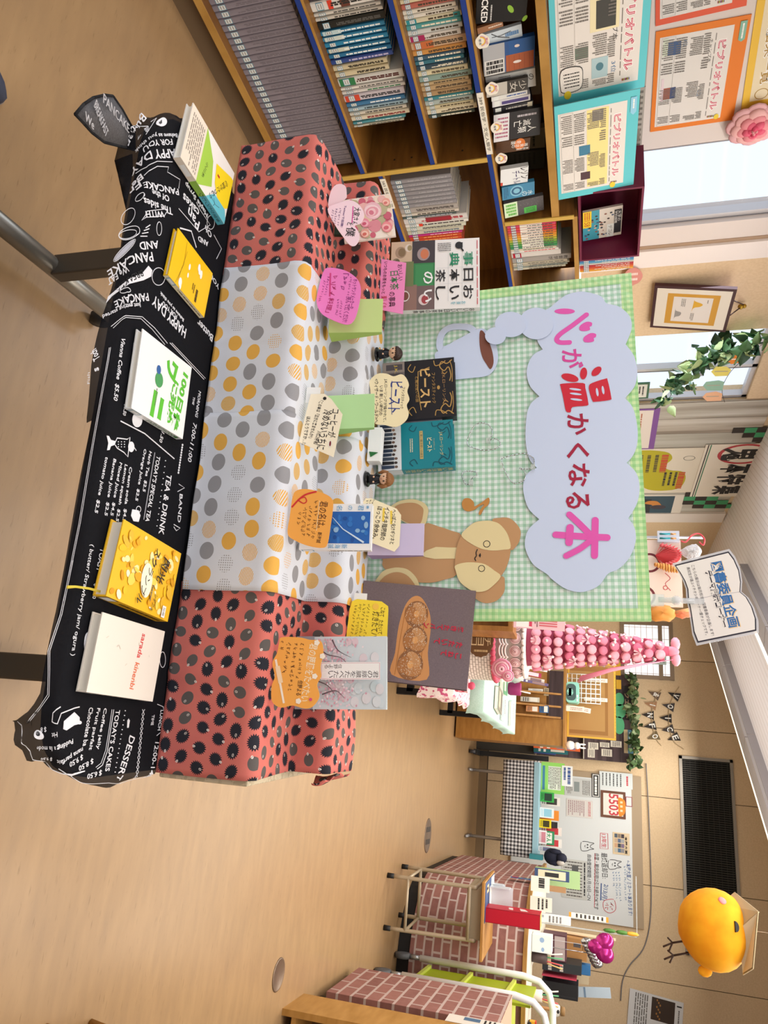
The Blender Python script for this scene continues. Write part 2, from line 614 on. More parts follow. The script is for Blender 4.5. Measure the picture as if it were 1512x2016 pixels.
# window in the back wall, beside the corner
n0, zt = bn(1326, 1291)
n1, _ = bn(1322, 1340)
nl, _ = bn(1322, 1226)
zb = bn(1222, 1340)[1]
root = thing('window_3', SH(LB, (nl + n1) / 2, zb), None, None)
root['kind'] = 'structure'
g = G()
fr = Fr(SH(LB, 0, 0), ND, UP, -LD)
BRN = M('#8d7a66', 0.5)
for a, b in ((nl, nl + 0.05), (n1 - 0.05, n1)):
 g.box(fr, a, b, zb, zt, 0, 0.03, BRN)
for a in (zb, zt - 0.05, zb + 0.72 * (zt - zb)):
 g.box(fr, nl, n1, a, a + 0.05, 0, 0.032, BRN)
g.obj('window_frame', parent=root)
g = G()
g.box(fr, nl, n1, zb, zt, 0.004, 0.008, M('#eef2f8', 0.3, em=0.75))
for i in range(5):
 a = nl + (n1 - nl) * (i + 0.5) / 5
 g.box(fr, a, a + 0.006, zb, zt, 0.009, 0.010, M('#d8c9c4', 0.6))
for i in range(9):
 a = zb + (zt - zb) * (i + 0.5) / 9
 g.box(fr, nl, n1, a, a + 0.006, 0.009, 0.0105, M('#d8c9c4', 0.6))
g.obj('window_pane', parent=root)
# air grille high on the back wall
ga, gb, gc, gd = bn(1333, 1487), bn(1440, 1494), bn(1350, 1800), bn(1462, 1800)
n0, n1 = ga[0], bn(1358, 1880)[0]
z0, z1 = (ga[1] + bn(1350, 1780)[1]) / 2, (gb[1] + bn(1459, 1757)[1]) / 2
root = thing('vent_grille', SH(LB, (n0 + n1) / 2, z0), 'long black louvred air grille high on the beige back wall', 'vent')
g = G()
wd = 0.035
for x0, x1, y0, y1 in ((n0, n1, z0, z0 + wd), (n0, n1, z1 - wd, z1), (n0, n0 + wd, z0, z1), (n1 - wd, n1, z0, z1)):
 g.box(fr, x0, x1, y0, y1, 0.0, 0.025, M('#9a948c', 0.4, 0.3))
g.obj('frame', parent=root)
g = G()
g.box(fr, n0 + wd, n1 - wd, z0 + wd, z1 - wd, 0.001, 0.003, M('#0b0b0a', 0.8))
k = int((n1 - n0) / 0.026)
for i in range(k):
 a = n0 + wd + (n1 - n0 - 2 * wd) * (i + 0.5) / k
 g.box(fr, a - 0.004, a + 0.004, z0 + wd, z1 - wd, 0.003, 0.018, M('#3b3a34', 0.6))
for i in range(9):
 a = z0 + wd + (z1 - z0 - 2 * wd) * (i + 0.5) / 9
 g.box(fr, n0 + wd, n1 - wd, a, a + 0.004, 0.003, 0.010, M('#26251f', 0.6))
g.obj('louvre', parent=root)
# trough lights hanging under the ceiling
fa = math.radians(-18) - YAW
FX = Fr((0, 0, 0), (sin(fa), cos(fa), 0), (cos(fa), -sin(fa), 0), (0, 0, 1))    # along (away), across, up
GLOW = M('#fff3dc', 0.4, em=1.6)
def trough(t0, t1, c, label):
 root = thing('ceiling_light', FX((t0 + t1) / 2, c, CEIL - 0.09), label, 'ceiling light', 'trough lights under the ceiling')
 g = G()
 for a in [t1 - i * 1.25 for i in range(int((t1 - t0) / 1.25) + 1)]:
  b = max(t0, a - 1.24)
  g.box(FX, b, a, c - 0.10, c + 0.08, CEIL - 0.085, CEIL, M('#a8a2a4', 0.5, 0.2))
  g.box(FX, b, a, c - 0.13, c - 0.122, CEIL - 0.07, CEIL, M('#8f898a', 0.5))
 g.obj('housing', parent=root)
 g = G()
 g.box(FX, t0, t1, c + 0.081, c + 0.20, CEIL - 0.06, CEIL - 0.01, GLOW)
 g.obj('tube', parent=root)
 g = G()
 g.box(FX, t0, t1, c - 0.121, c - 0.101, CEIL - 0.05, CEIL - 0.01, GLOW)
 g.obj('reflector', parent=root)
trough(3.2, 8.75, 4.24, 'long trough light crossing the ceiling in front of the beige back wall')
trough(2.0, 7.05, 2.93, 'trough light whose near end hangs just above the open-book sign')
# ================================================================ bookshelf along the left wall
NF, NB = -2.545, -2.93
WOOD = wood('shelf_wood', '#6a441c', '#855a26', (1.5, 1.5, 12))
EDGE = wood('shelf_edge', '#9c7335', '#b98f4c', (2, 2, 2))
BLUE = M('#16398a', 0.45)
YEL = M('#c7a450', 0.5)
LAB = M('#e9e6dc', 0.6)
def shelf_unit():
 root = thing('bookcase', SH(2.2, -2.74, 0), 'long wooden library bookcase with blue shelf edges along the left wall', 'bookcase')
 g = G()
 g.box(SH, 0.9, 3.75, NB, NF - 0.05, 0, 0.11, M('#6d5a44', 0.7))
 g.obj('plinth', parent=root)
 g = G()
 g.box(SH, 0.9, 3.75, NB - 0.02, NB, 0.1, 1.40, WOOD)
 g.obj('back_panel', parent=root)
 def board(l0, l1, z, blue=True, th=0.03):
  g = G()
  g.box(SH, l0, l1, NB, NF, z - th, z, WOOD)
  if blue:
   g.box(SH, l0, l1, NF, NF + 0.003, z - th, z - 0.011, BLUE)
   g.box(SH, l0, l1, NF, NF + 0.002, z - 0.010, z, EDGE)
  else:
   g.box(SH, l0, l1, NF, NF + 0.003, z - th, z, EDGE)
  o = g.obj('shelf', parent=root)
  return o
 board(0.9, 3.75, 0.135, False)
 board(0.9, 2.49, 0.50)
 board(0.9, 2.49, 0.825)
 o4 = board(0.9, 3.75, 1.075)
 board(2.51, 3.75, 0.575)
 board(0.9, 2.91, 1.333, False, 0.035)
 board(2.91, 3.75, 1.415, False, 0.022)
 for l, z0, z1 in ((2.5, 0.13, 1.045), (3.74, 0.13, 1.40), (2.91, 1.075, 1.40), (0.91, 0.1, 1.30)):
  g = G()
  g.box(SH, l - 0.012, l + 0.012, NB, NF, z0, z1, WOOD)
  g.box(SH, l - 0.012, l + 0.012, NF, NF + 0.006, z0, z1, YEL)
  if l == 2.5:
   for nz in (0.62, 0.70, 0.93):
    for nn in (-2.6, -2.85):
     g.box(SH, l - 0.0128, l - 0.012, nn - 0.004, nn + 0.004, nz, nz + 0.008, M('#2a1c0c', 0.9))
  g.obj('upright', parent=root)
 # label strips on two shelf edges
 for l0, l1, z, tx in ((2.16, 2.47, 1.047, '389 民俗学・文化人類学'), (2.53, 2.72, 0.548, '383 民俗・食物')):
  g = G()
  f = Fr(SH(l0, NF + 0.004, z), LD, UP, ND)
  g.box(f, 0, l1 - l0, 0, 0.026, 0, 0.002, LAB)
  p = P(g, f.off(0, 0, 0.002), l1 - l0, 0.026)
  p.text(tx, 0.06, 0.2, 0.94, 0.8, INK)
  g.obj('label_strip', parent=o4.parent)
 return root
shelf_unit()
STK = M('#dfe3e2', 0.5)
STB = M('#5f93ad', 0.5)
PG = M('#d9cfb8', 0.85)
def spine_book(l, z, w, h, d, c, label, group, nf=None, marks=(), bars=None, title=None, tc=None, stick=True, name='book'):
 nf = (NF - 0.045) if nf is None else nf
 z += 0.0008
 f = Fr(SH(l, nf, z), LD, ND, UP)
 g = G()
 cm = M(c, 0.5)
 a = 0.0018
 pts = [(a * .3, -d), (a * .3, -.004), (w * .14, -.0008), (w * .5, 0), (w * .86, -.0008), (w - a * .3, -.004), (w - a * .3, -d),
   (w - a, -d), (w - a, -.006), (a, -.006), (a, -d)]
 g.prism(f, pts, 0.0, h, cm)
 g.box(f, a, w - a, -d + 0.004, -0.006, 0.003, h - 0.003, PG)
 p = P(g, Fr(SH(l, nf, z), LD, UP, ND), w, h)
 for (y0, y1, cc) in marks:
  p.rect(0.06, y0, 0.94, y1, M(cc, 0.5))
 if stick:
  p.rect(0.10, 0.075, 0.90, 0.175, STB)
  p.rect(0.18, 0.083, 0.82, 0.167, STK)
  p.bars(0.25, 0.09, 0.75, 0.16, 2, M('#8a8d8e', 0.6))
 if title:
  p.vtext(title, 0.2, 0.96 - min(0.70, 0.085 * len(title)), 0.8, 0.95, M(tc or '#2b2824', 0.6))
 elif bars:
  p.bars(0.3, 0.28, 0.7, 0.93, 1 if w < 0.022 else 2, M(bars, 0.6), vert=True, fill=0.8, seed=int(l * 1e4))
 return g.obj(name, label, 'book', group, at=SH(l + w / 2, nf - d / 2, z))
ORD = ['first', 'second', 'third', 'fourth', 'fifth', 'sixth', 'seventh', 'eighth', 'ninth', 'tenth', 'eleventh', 'twelfth',
  'thirteenth', 'fourteenth', 'fifteenth', 'sixteenth', 'seventeenth', 'eighteenth', 'nineteenth', 'twentieth']
def nth(i):
 if i < 20:
  return ORD[i]
 return ('twenty-' if i < 29 else 'thirty-') + ORD[(i - 20) % 10] if i != 29 else 'thirtieth'
# bottom shelf: two cream books, then the long grey set
l = 1.52
for i in range(4):
 spine_book(l, 0.135, 0.028, 0.285, 0.2, '#c9b88c', 'cream hardback left of the grey set, %s from the left on the bottom shelf' % nth(i),
    'cream books on the bottom shelf', bars='#3c5a8a' if i % 2 else '#5a4a30', marks=((0.25, 0.33, '#3f88a8'),) if i == 3 else ())
 l += 0.0287
while l < 2.46:
 spine_book(l, 0.135, 0.0262, 0.30, 0.21, '#857f8a', 'grey hardback volume of the long matching set on the bottom shelf',
    'grey set on the bottom shelf', bars='#77717b')
 l += 0.0268
# second shelf
S2 = [(20, 25, '#cbbd9c', 'cream', '#4a4036'), (26, 25, '#cdbb98', 'cream', None, '技術と民俗'), (30, 25.5, '#cdb894', 'tan', None, '技術と民俗'),
  (22, 25, '#34344e', 'navy', '#8d8da8'), (36, 26, '#3c2f3c', 'dark purple', '#c9b8c8'), (30, 26.5, '#dedcd8', 'white', '#2a2a2a'),
  (10, 25.5, '#d4d0c8', 'thin white', '#444444'), (11, 25.8, '#ccc8bf', 'thin grey', '#444444'), (24, 26, '#20221f', 'black', '#5a5a58'),
  (15, 25, '#2f7fa8', 'blue', '#eaf2f4'), (15, 25, '#3787ae', 'blue', '#eaf2f4'), (16, 25, '#2d86b0', 'blue', '#eaf2f4'),
  (15, 25, '#31799f', 'blue', '#eaf2f4'), (15, 25, '#27709c', 'blue', '#eaf2f4'), (17, 25, '#304a8e', 'indigo', '#b9b4d8'),
  (19, 22, '#cabf9e', 'cream', '#26221c'), (19, 22, '#cfc4a4', 'cream', '#26221c'), (30, 27, '#cfd0cd', 'white picture', '#5a3030'),
  (10, 26, '#e0dcd6', 'thin white', '#3a3a3a'), (12, 26.5, '#d5d2cf', 'thin white', '#2f7a50'), (26, 25.5, '#c9c2cc', 'lilac white', '#3c3c44'),
  (15, 25, '#3f78a4', 'blue', '#e6ecee'), (14, 25.5, '#9fbccb', 'pale blue', '#2c3c44'), (13, 24.6, '#cfcabd', 'cream', '#3a3a3a'),
  (18, 25.2, '#d8cfba', 'cream', '#8a1f2a'), (9, 23, '#4f95a3', 'teal', '#dde8e8'), (8, 22, '#c4bda9', 'thin cream', '#444444')]
BG = {'#2f7fa8': ((0.03, 0.32, '#bcd6dd'),), '#3787ae': ((0.03, 0.34, '#cfdcd8'),), '#31799f': ((0.03, 0.36, '#c8d0c4'),),
  '#3c2f3c': ((0.45, 0.72, '#8d6f86'), (0.2, 0.34, '#d3b94a'), (0.8, 0.96, '#2c3250')),
  '#dedcd8': ((0.42, 0.55, '#6a3a30'), (0.24, 0.31, '#d8402c'), (0.9, 0.97, '#7a2430')),
  '#cfd0cd': ((0.02, 0.26, '#2f7d4e'),), '#c9c2cc': ((0.02, 0.26, '#cf4a34'),)}
l = 1.53
for i, s in enumerate(S2):
 c = s[2]
 spine_book(l, 0.50, s[0] * 0.00125, s[1] / 100, 0.17, c, '%s book, %s from the left on the second shelf from the floor' % (s[3], nth(i)),
    'books on the second shelf', bars=s[4], title=s[5] if len(s) > 5 else None, marks=BG.get(c, ()))
 l += s[0] * 0.00125 + 0.0009 + 0.11 / 27
# third shelf
C3 = ['#cfc3a0', '#d2c8ae', '#37553f', '#cfc7a6', '#bcae98', '#c4b592', '#b5a684', '#232220', '#cbb68c', '#c8b48a', '#d2c5a2', '#b6665a',
  '#dcd6c8', '#dad6cc', '#d0c9ae', '#4e9a9c', '#c8ccca', '#d4cfc9', '#c3a283', '#c98f4c', '#3c5a70', '#356f80', '#2f4858', '#d3caa8',
  '#88a29a', '#b7a07a', '#b89c74', '#a98c66', '#3b8792', '#a7b4b0', '#cdc29f', '#d6ccb0', '#3a4640']
N3 = ['cream', 'ivory', 'dark green', 'cream', 'beige', 'tan', 'tan', 'black', 'cream', 'tan', 'cream', 'brick red', 'white', 'white', 'cream',
  'teal', 'pale grey', 'white', 'tan', 'orange', 'slate blue', 'teal', 'dark blue', 'cream', 'grey green', 'brown', 'tan', 'brown', 'teal',
  'pale grey', 'cream', 'ivory', 'black green']
l = 1.55
for i, (c, nme) in enumerate(zip(C3, N3)):
 w = R.uniform(0.016, 0.026) * (1.25 if c in ('#d4cfc9', '#c3a283', '#232220') else 1)
 mk = ((0.02, 0.3, '#a3265a'),) if c == '#d4cfc9' else ((0.05, 0.4, '#c46a3c'),) if c == '#c3a283' else ((0.02, 0.2, '#2e8f98'), (0.86, 0.98, '#2e8f98')) if i == 14 else ()
 spine_book(l, 0.825, w, R.uniform(0.188, 0.212), 0.14, c, '%s book, %s from the left on the third shelf from the floor' % (nme, nth(i)),
    'books on the third shelf', bars='#e4ddc8' if i in (2, 7, 15, 20, 21, 22, 28, 32) else '#4b4032', marks=mk)
 l += w + 0.0008
 if l > 2.42:
  break
# second bay, low shelf
l = 2.60
for i in range(7):
 spine_book(l, 0.575, 0.026, 0.285, 0.2, '#8d8c93', 'grey volume of the short matching set on the low shelf right of the yellow post',
    'grey set right of the yellow post', bars='#a6a5ac')
 l += 0.0265
for i, (w, h, c, nme, b, mk) in enumerate([
  (44, 33, '#a9a3a0', 'large grey', '#5a5654', ()), (24, 33, '#cfc8be', 'white spined', '#3b3532', ()), (20, 31, '#4f5c5a', 'dark green', '#aab', ()),
  (46, 37, '#d3d0d0', 'white picture', '#a23', ((0.35, 0.75, '#8c2f3a'),)), (26, 37, '#e3e1dd', 'tall white', '#222222', ((0.22, 0.28, '#d8402c'),)),
  (34, 35, '#cbcdbf', 'pale green', '#555555', ()), (36, 33, '#c5c3b3', 'grey green', '#6a7a8a', ()), (16, 32, '#c02f86', 'magenta', '#f0d8e8', ()),
  (24, 31, '#c3482a', 'orange red', '#e4a060', ()), (24, 31, '#c74d2c', 'orange red', '#e4a060', ()), (24, 31, '#bb4327', 'orange red', '#e4a060', ()),
  (24, 31, '#c44a2b', 'orange red', '#e4a060', ()), (24, 31, '#bd4528', 'orange red', '#e4a060', ())]):
 spine_book(l, 0.575, w / 1000 * 0.8, h / 100 * 0.86, 0.2, c, '%s book, %s right of the grey set on the low shelf' % (nme, nth(i)),
    'books right of the yellow post', bars=b, marks=mk)
 l += w / 1000 * 0.8 + 0.001
# second bay, upper shelf: rainbow spined series
l = 2.95
for i, c in enumerate(['#b57bb0', '#c45a96', '#cf4a6a', '#d84a48', '#d0485a', '#d8703a', '#dc8a32', '#dca53a', '#b3b23e', '#7da646', '#4f9a52', '#3d8f5c']):
 nme = ['mauve', 'pink', 'rose', 'red', 'crimson', 'orange red', 'orange', 'amber', 'olive yellow', 'lime', 'green', 'deep green'][i]
 spine_book(l, 1.075, 0.017, 0.235, 0.16, c, 'white book with %s bands in the rainbow series on the upper shelf' % nme, 'rainbow series on the upper shelf',
    bars='#55504c', marks=((0.26, 0.72, '#e6e2da'),))
 l += 0.0175
for i, (w, h, c, nme, b, mk) in enumerate([
  (12, 23, '#d8d0b8', 'cream thin', '#555555', ()), (14, 24, '#e2dfda', 'white', '#c23', ()), (40, 25, '#cfccc9', 'white box', None, ((0.03, 0.2, '#b01830'),)),
  (40, 30, '#9c9894', 'grey box', None, ()), (14, 28, '#c4bda9', 'cream', '#555555', ()), (12, 29, '#b9b3a2', 'beige', '#555555', ()),
  (14, 28, '#8d968f', 'grey', '#444444', ()), (14, 27, '#c9c4b0', 'ivory', '#444444', ())]):
 spine_book(l, 1.075, w / 1000, h / 100, 0.17, c, '%s volume, %s right of the rainbow series on the upper shelf' % (nme, nth(i)),
    'books right of the rainbow series', bars=b, marks=mk, title='教育学が' if i == 3 else None)
 l += w / 1000 + 0.001
# ---------------------------------------------------------------- books with a cover, given by three measured corners
ZF = None
class Bk:
 def __init__(s, pl, bl, br, tl, t, cover, label, cat='book', name='book', group=None, spine='L', pages='#e4dfd3', w=None, h=None, rough=0.35):
  a = pl.q(*bl)
  b = pl.q(*br)
  c = pl.q(*tl)
  d = V((b[0] - a[0], b[1] - a[1]))
  s.w = w or d.length
  f = pl.off(a[0], a[1]).rot(math.atan2(d.y, d.x))
  s.h = h or f.q(*tl)[1]
  if ZF is not None:
   dz = (min(f(0, 0).z, f(s.w, 0).z, f(0, 0, -t).z, f(s.w, 0, -t).z) - ZF) / f.y.z
   f = f.off(0, -dz)
   s.h += dz
   if ZF == 1.0765:
    s.h = min(s.h, 0.195)
  s.fr, s.t = f, t
  base = f(s.w / 2, 0, -t / 2)
  s.root = thing(name, base, label, cat, group)
  g = G()
  m = M(cover, rough)
  w_, h_ = s.w, s.h
  ct = 0.0022
  g.box(f, 0, w_, 0, h_, -ct, 0, m)
  g.box(f, 0, w_, 0, h_, -t, -t + ct, m)
  if spine == 'L':
   g.box(f, 0, ct, 0, h_, -t + ct, -ct, m)
  elif spine == 'R':
   g.box(f, w_ - ct, w_, 0, h_, -t + ct, -ct, m)
  s.g = g
  s.p = P(g, f, w_, h_)
  # spine print face
  if spine == 'R':
   s.sp = P(g, Fr(f(w_, 0, 0), -f.z, f.y, f.x), t, h_)
  else:
   s.sp = P(g, Fr(f(0, 0, -t), f.z, f.y, -f.x), t, h_)
  gp = G()
  i = 0.004
  gp.box(f, (i if spine != 'L' else ct), w_ - (i if spine != 'R' else ct), i, h_ - i, -t + ct, -ct, M(pages, 0.85))
  gp.obj('page_block', parent=s.root)
  s.gp = gp
 def q(s, px, py):
  return s.p.q(px, py)
 def done(s):
  return s.g.obj('cover', parent=s.root)
def c3(x, y):      # points read off the 780..1120 x 0..560 enlargement
 return 780 + x / 3.6, y / 3.6
def shp(n, tilt=10):
 global ZF
 ZF = 1.0765
 tt = math.radians(tilt)
 return plane(SH(2, n, 1.077), ND * cos(tt) + UP * sin(tt))
GR = 'books shown cover-out on the display shelf'
b = Bk(shp(-2.58, 6), c3(575, -160), c3(560, 170), c3(950, -160), 0.028, '#191a1d', 'black novel with green pattern and white title at the far left of the display shelf', group=GR, spine='R')
b.p.text('ICKED', 0.42, 0.10, 0.98, 0.23, WHITE, 0.02)
b.p.bars(0.6, 0.27, 0.95, 0.33, 1, M('#c8c8c8'))
b.p.ell(0.72, 0.68, 0.09, 0.05, M('#8fbf3c'), a=0.6)
b.p.ell(0.95, 0.98, 0.07, 0.04, M('#8fbf3c'), a=-0.6)
b.p.rect(0.0, 0.0, 0.45, 0.12, M('#d9c9cc'))
b.sp.vtext('WICKED', 0.2, 0.62, 0.85, 0.97, WHITE)
b.sp.rect(0.1, 0.03, 0.9, 0.2, M('#cfcfcf'))
b.done()
def tagcard(bk, y, x=0.0):
 pass
def shelf_tag(n, c, label, k):
 pl = shp(n, 4)
 ctr = pl.q(*c3(*c))
 g = G()
 pts = smooth([(ctr[0] + 0.031 * cos(a) * (1 if i % 2 else 0.85), ctr[1] + 0.026 * sin(a)) for i, a in enumerate([2 * pi * j / 10 for j in range(10)])], 4)
 g.prism(pl, pts, -0.0015, 0, M('#e9e4d8'))
 p = P(g, pl.off(*ctr), 1, 1)
 for r, cc in ((0.021, '#c9a8c8'), (0.018, '#e0a040'), (0.015, '#e6d070'), (0.012, '#e9e4d8')):
  p.poly([(r * cos(a) - 0.003, r * sin(a) - 0.006) for a in [pi * j / 12 for j in range(13)]], M(cc))
 p.text(k, -0.012, 0.012, 0.014, 0.020, M('#c2285a'))
 p.text('帯本', -0.012, -0.014, 0.012, -0.004, M('#3a4a70'))
 g.obj('tag', label, 'tag', 'rainbow tags clipped to the display shelf')
b = Bk(shp(-2.60), c3(568, 205), c3(575, 245), c3(760, 190), 0.012, '#9c6c4a', 'thin brown-spined book beside the black novel on the display shelf', group=GR)
b.p.bars(0.3, 0.3, 0.7, 0.95, 1, M('#e8d8c8'), vert=True)
b.done()
b = Bk(shp(-2.595), c3(600, 255), c3(612, 338), c3(890, 195), 0.015, '#c9d6e0', 'pale blue book with branch drawing behind the leftmost rainbow tag', group=GR)
b.p.bars(0.3, 0.6, 0.75, 0.92, 1, M('#5a86b8'), vert=True, fill=0.7)
b.p.line([(0.1, 0.3), (0.5, 0.45), (0.8, 0.7)], 0.004, M('#555a60'))
b.p.line([(0.4, 0.3), (0.45, 0.5), (0.3, 0.75)], 0.003, M('#555a60'))
b.done()
b = Bk(shp(-2.585), c3(602, 335), c3(615, 545), c3(993, 205), 0.02, '#1f4f8c', 'novel with blue and orange picture cover and a grey band on the display shelf', group=GR, h=0.2)
b.p.rect(0, 0.5, 1, 1, M('#1d5596'))
b.p.rect(0.45, 0.44, 1, 0.98, M('#a8552c'))
for i in range(5):
 b.p.line([(0.5, 0.5 + i * 0.1), (1, 0.5 + i * 0.1)], 0.001, M('#7c3a1c'))
b.p.ell(0.2, 0.66, 0.03, 0.05, M('#e8d8d0'))
b.p.ell(0.72, 0.66, 0.03, 0.08, M('#e8e0dc'))
b.p.rect(0, 0, 1, 0.42, M('#a9abb0'))
b.p.rect(0.5, 0.02, 1, 0.40, M('#d9d8d6'))
b.p.bars(0.52, 0.05, 0.97, 0.38, 3, INK, vert=True, fill=0.75)
b.done()
b = Bk(shp(-2.61, 4), c3(640, 548), c3(655, 670), c3(985, 495), 0.014, '#d5d7d8', 'white paperback with yellow bottle and black title behind a rainbow tag', group=GR)
b.p.vtext('のはち', 0.25, 0.62, 0.6, 0.97, INK)
b.p.ell(0.6, 0.3, 0.1, 0.05, M('#d9b93a'))
b.p.bars(0.1, 0.25, 0.5, 0.5, 4, GREYINK, vert=True)
b.done()
b = Bk(shp(-2.572), c3(662, 600), c3(665, 688), c3(935, 560), 0.014, '#34302c', 'dark novel with grey title letters and grey band on the display shelf', group=GR)
b.p.rect(0, 0, 1, 0.5, M('#b9b4ac'))
b.p.vtext('少女', 0.15, 0.55, 0.9, 0.97, M('#c9c4bc'))
b.done()
for i, (y0, y1, c, tc, lb) in enumerate(((694, 725, '#d8d8d6', '#3a5aa0', 'white spined paperback'), (726, 768, '#cfced4', '#43307a', 'pale paperback with purple spine print'), (776, 815, '#26252e', '#b8b4b0', 'black spined paperback with cream tip'))):
 b = Bk(shp(-2.58), c3(660, y0), c3(662, y1), c3(930 + i * 20, y0 - 15), 0.1, c, lb + ' standing spine-out in the middle of the display shelf', group=GR)
 b.p.bars(0.2, 0.3, 0.8, 0.95, 1, M(tc), vert=True)
 b.p.rect(0.1, 0.05, 0.9, 0.2, STK)
 if i == 1:
  b.p.rect(0.3, 0.25, 0.8, 0.95, M('#4a3d7c'))
 if i == 2:
  b.p.rect(0.1, 0.86, 0.9, 0.98, M('#d6d0bc'))
 b.done()
b = Bk(shp(-2.565), c3(705, 815), c3(705, 1008), c3(1030, 790), 0.02, '#1c1b1f', 'black novel with white title signs and white band on the display shelf', group=GR)
b.p.rect(0, 0, 1, 0.33, M('#d9d9de'))
b.p.bars(0.1, 0.03, 0.9, 0.3, 6, M('#a04a6a'), vert=True)
b.p.vtext('人類', 0.58, 0.5, 0.80, 0.92, WHITE)
b.p.vtext('滅亡', 0.34, 0.42, 0.56, 0.80, WHITE)
b.p.bars(0.1, 0.5, 0.26, 0.9, 1, M('#b9b4bc'), vert=True)
b.done()
b = Bk(shp(-2.57), c3(715, 1010), c3(712, 1092), c3(955, 935), 0.02, '#5c3a1e', 'brown novel with lit orange house front on the display shelf', group=GR)
for i in range(8):
 b.p.rect(0.05 + i * 0.12, 0.0, 0.08 + i * 0.12, 1, M('#3a2412'))
b.p.ell(0.4, 0.7, 0.2, 0.16, M('#d8742a'))
b.p.vtext('雑貨店の', 0.4, 0.45, 0.66, 0.95, WHITE)
b.p.vtext('奇蹟', 0.1, 0.42, 0.36, 0.75, WHITE)
b.p.vtext('東野圭吾', 0.74, 0.6, 0.92, 0.97, WHITE)
b.done()
b = Bk(shp(-2.56), c3(750, 1205), c3(748, 1318), c3(945, 1060), 0.022, '#dfe3e6', 'white novel with large black sloping katakana title on the display shelf', group=GR)
b.p.along('レゾン', (0.04, 0.85), (0.75, 0.9), 0.04, INK, 0.01)
b.p.along('デートル', (0.2, 0.55), (0.98, 0.62), 0.036, M('#3a3266'), 0.01)
b.p.rect(0.8, 0.0, 1, 0.08, M('#c8402c'))
b.done()
b = Bk(shp(-2.555), c3(760, 1330), c3(765, 1420), c3(980, 1225), 0.02, '#3f86ad', 'blue novel with underwater picture on the display shelf', group=GR)
b.p.ell(0.45, 0.45, 0.22, 0.2, M('#7db8d2'))
b.p.ring(0.45, 0.45, 0.1, 0.16, M('#2a5c84'))
b.p.vtext('水の', 0.6, 0.6, 0.95, 0.95, M('#dcecf2'))
b.p.bars(0.05, 0.05, 0.9, 0.2, 3, M('#2a5c84'))
b.done()
b = Bk(shp(-2.55), c3(775, 1445), c3(786, 1545), c3(1040, 1335), 0.02, '#565458', 'dark grey patterned book with green band at the right end of the display shelf', group=GR)
rr = random.Random(3)
for i in range(50):
 x, y = rr.random() * 0.9, 0.38 + rr.random() * 0.6
 b.p.line([(x, y), (x + 0.08, y + rr.uniform(-.04, .04))], 0.0012, M('#757378'))
 b.p.k -= b.p.dk * 0.9
b.p.rect(0, 0, 1, 0.34, M('#cfe4c4'))
b.p.bars(0.08, 0.04, 0.92, 0.3, 4, M('#5fb04a'), vert=True, fill=0.7)
b.p.rect(0.55, 0.5, 0.95, 0.82, M('#54b856'))
b.p.bars(0.6, 0.54, 0.9, 0.78, 3, M('#2f6a34'), vert=True)
b.done()
shelf_tag(-2.53, (612, 295), 'rainbow tag leaning at the left of the display shelf near the black novel', '第2回')
shelf_tag(-2.53, (680, 630), 'rainbow tag in front of the white paperback with the yellow bottle', '第2回')
shelf_tag(-2.53, (715, 905), 'rainbow tag in front of the black novel with white title signs', '第3回')
shelf_tag(-2.53, (745, 1125), 'rainbow tag in front of the brown novel on the display shelf', '第4回')
# old books lying behind the covers
for i, (y0, y1, c) in enumerate(((420, 700, '#7a6a50'), (930, 1080, '#8a7a62'), (1085, 1225, '#4a4438'))):
 b = Bk(plane(SH(2, -2.80, 1.077), ND), c3(760, y0), c3(768, y1 - 12), c3(1035, y0 - 30), 0.03, c,
   ['brown old volume', 'tan old volume', 'dark old volume'][i] + ' standing behind the display books', group='old volumes behind the display books', h=0.19)
 b.p.bars(0.1, 0.2, 0.9, 0.8, 5, M('#3a342a'))
 b.done()
# ================================================================ posters, pictures and hangings on the left
def rpx(pl_, p, q):
 """axis-aligned rectangle on a plane from two opposite pixel corners"""
 a, b = pl_.q(*p), pl_.q(*q)
 return min(a[0], b[0]), min(a[1], b[1]), max(a[0], b[0]), max(a[1], b[1])
class It:
 """a slab with its front on a plane: rectangle by pixels, optional quad"""
 def __init__(s, name, label, cat, pl_, p, q, depth, m, group=None, side=None, rot=None, z=None):
  x0, y0, x1, y1 = rpx(pl_, p, q)
  if z is not None:                       # stand it on this height
   y0 = (z - pl_.o.z) / pl_.y.z
  s.w, s.h = x1 - x0, y1 - y0
  s.fr = pl_.off(x0, y0)
  if rot:
   s.fr = pl_.off((x0 + x1) / 2, (y0 + y1) / 2).rot(rot).off(-s.w / 2, -s.h / 2)
  s.g = G()
  if isinstance(m, str):
   m = M(m)
  s.g.box(s.fr, 0, s.w, 0, s.h, -depth, 0, side or m)
  s.g.add([s.fr(0, 0, 0.0001), s.fr(s.w, 0, 0.0001), s.fr(s.w, s.h, 0.0001), s.fr(0, s.h, 0.0001)], [(0, 1, 2, 3)], m)
  s.p = P(s.g, s.fr, s.w, s.h, k=0.0005, dk=0.0002 if (s.fr.o - CAM).length > 4 else 0.00006)
  s.meta = (name, label, cat, group)
  s.depth = depth
 def done(s, **kw):
  n, l, c, gr = s.meta
  return s.g.obj(n, l, c, gr, at=s.fr(s.w / 2, 0, -s.depth / 2), **kw)
def c4(x, y):
 return 1070 + x / 3.42, y / 3.42
CY = M('#5cc3ce', 0.6)
SHEET = M('#dedad6', 0.6)
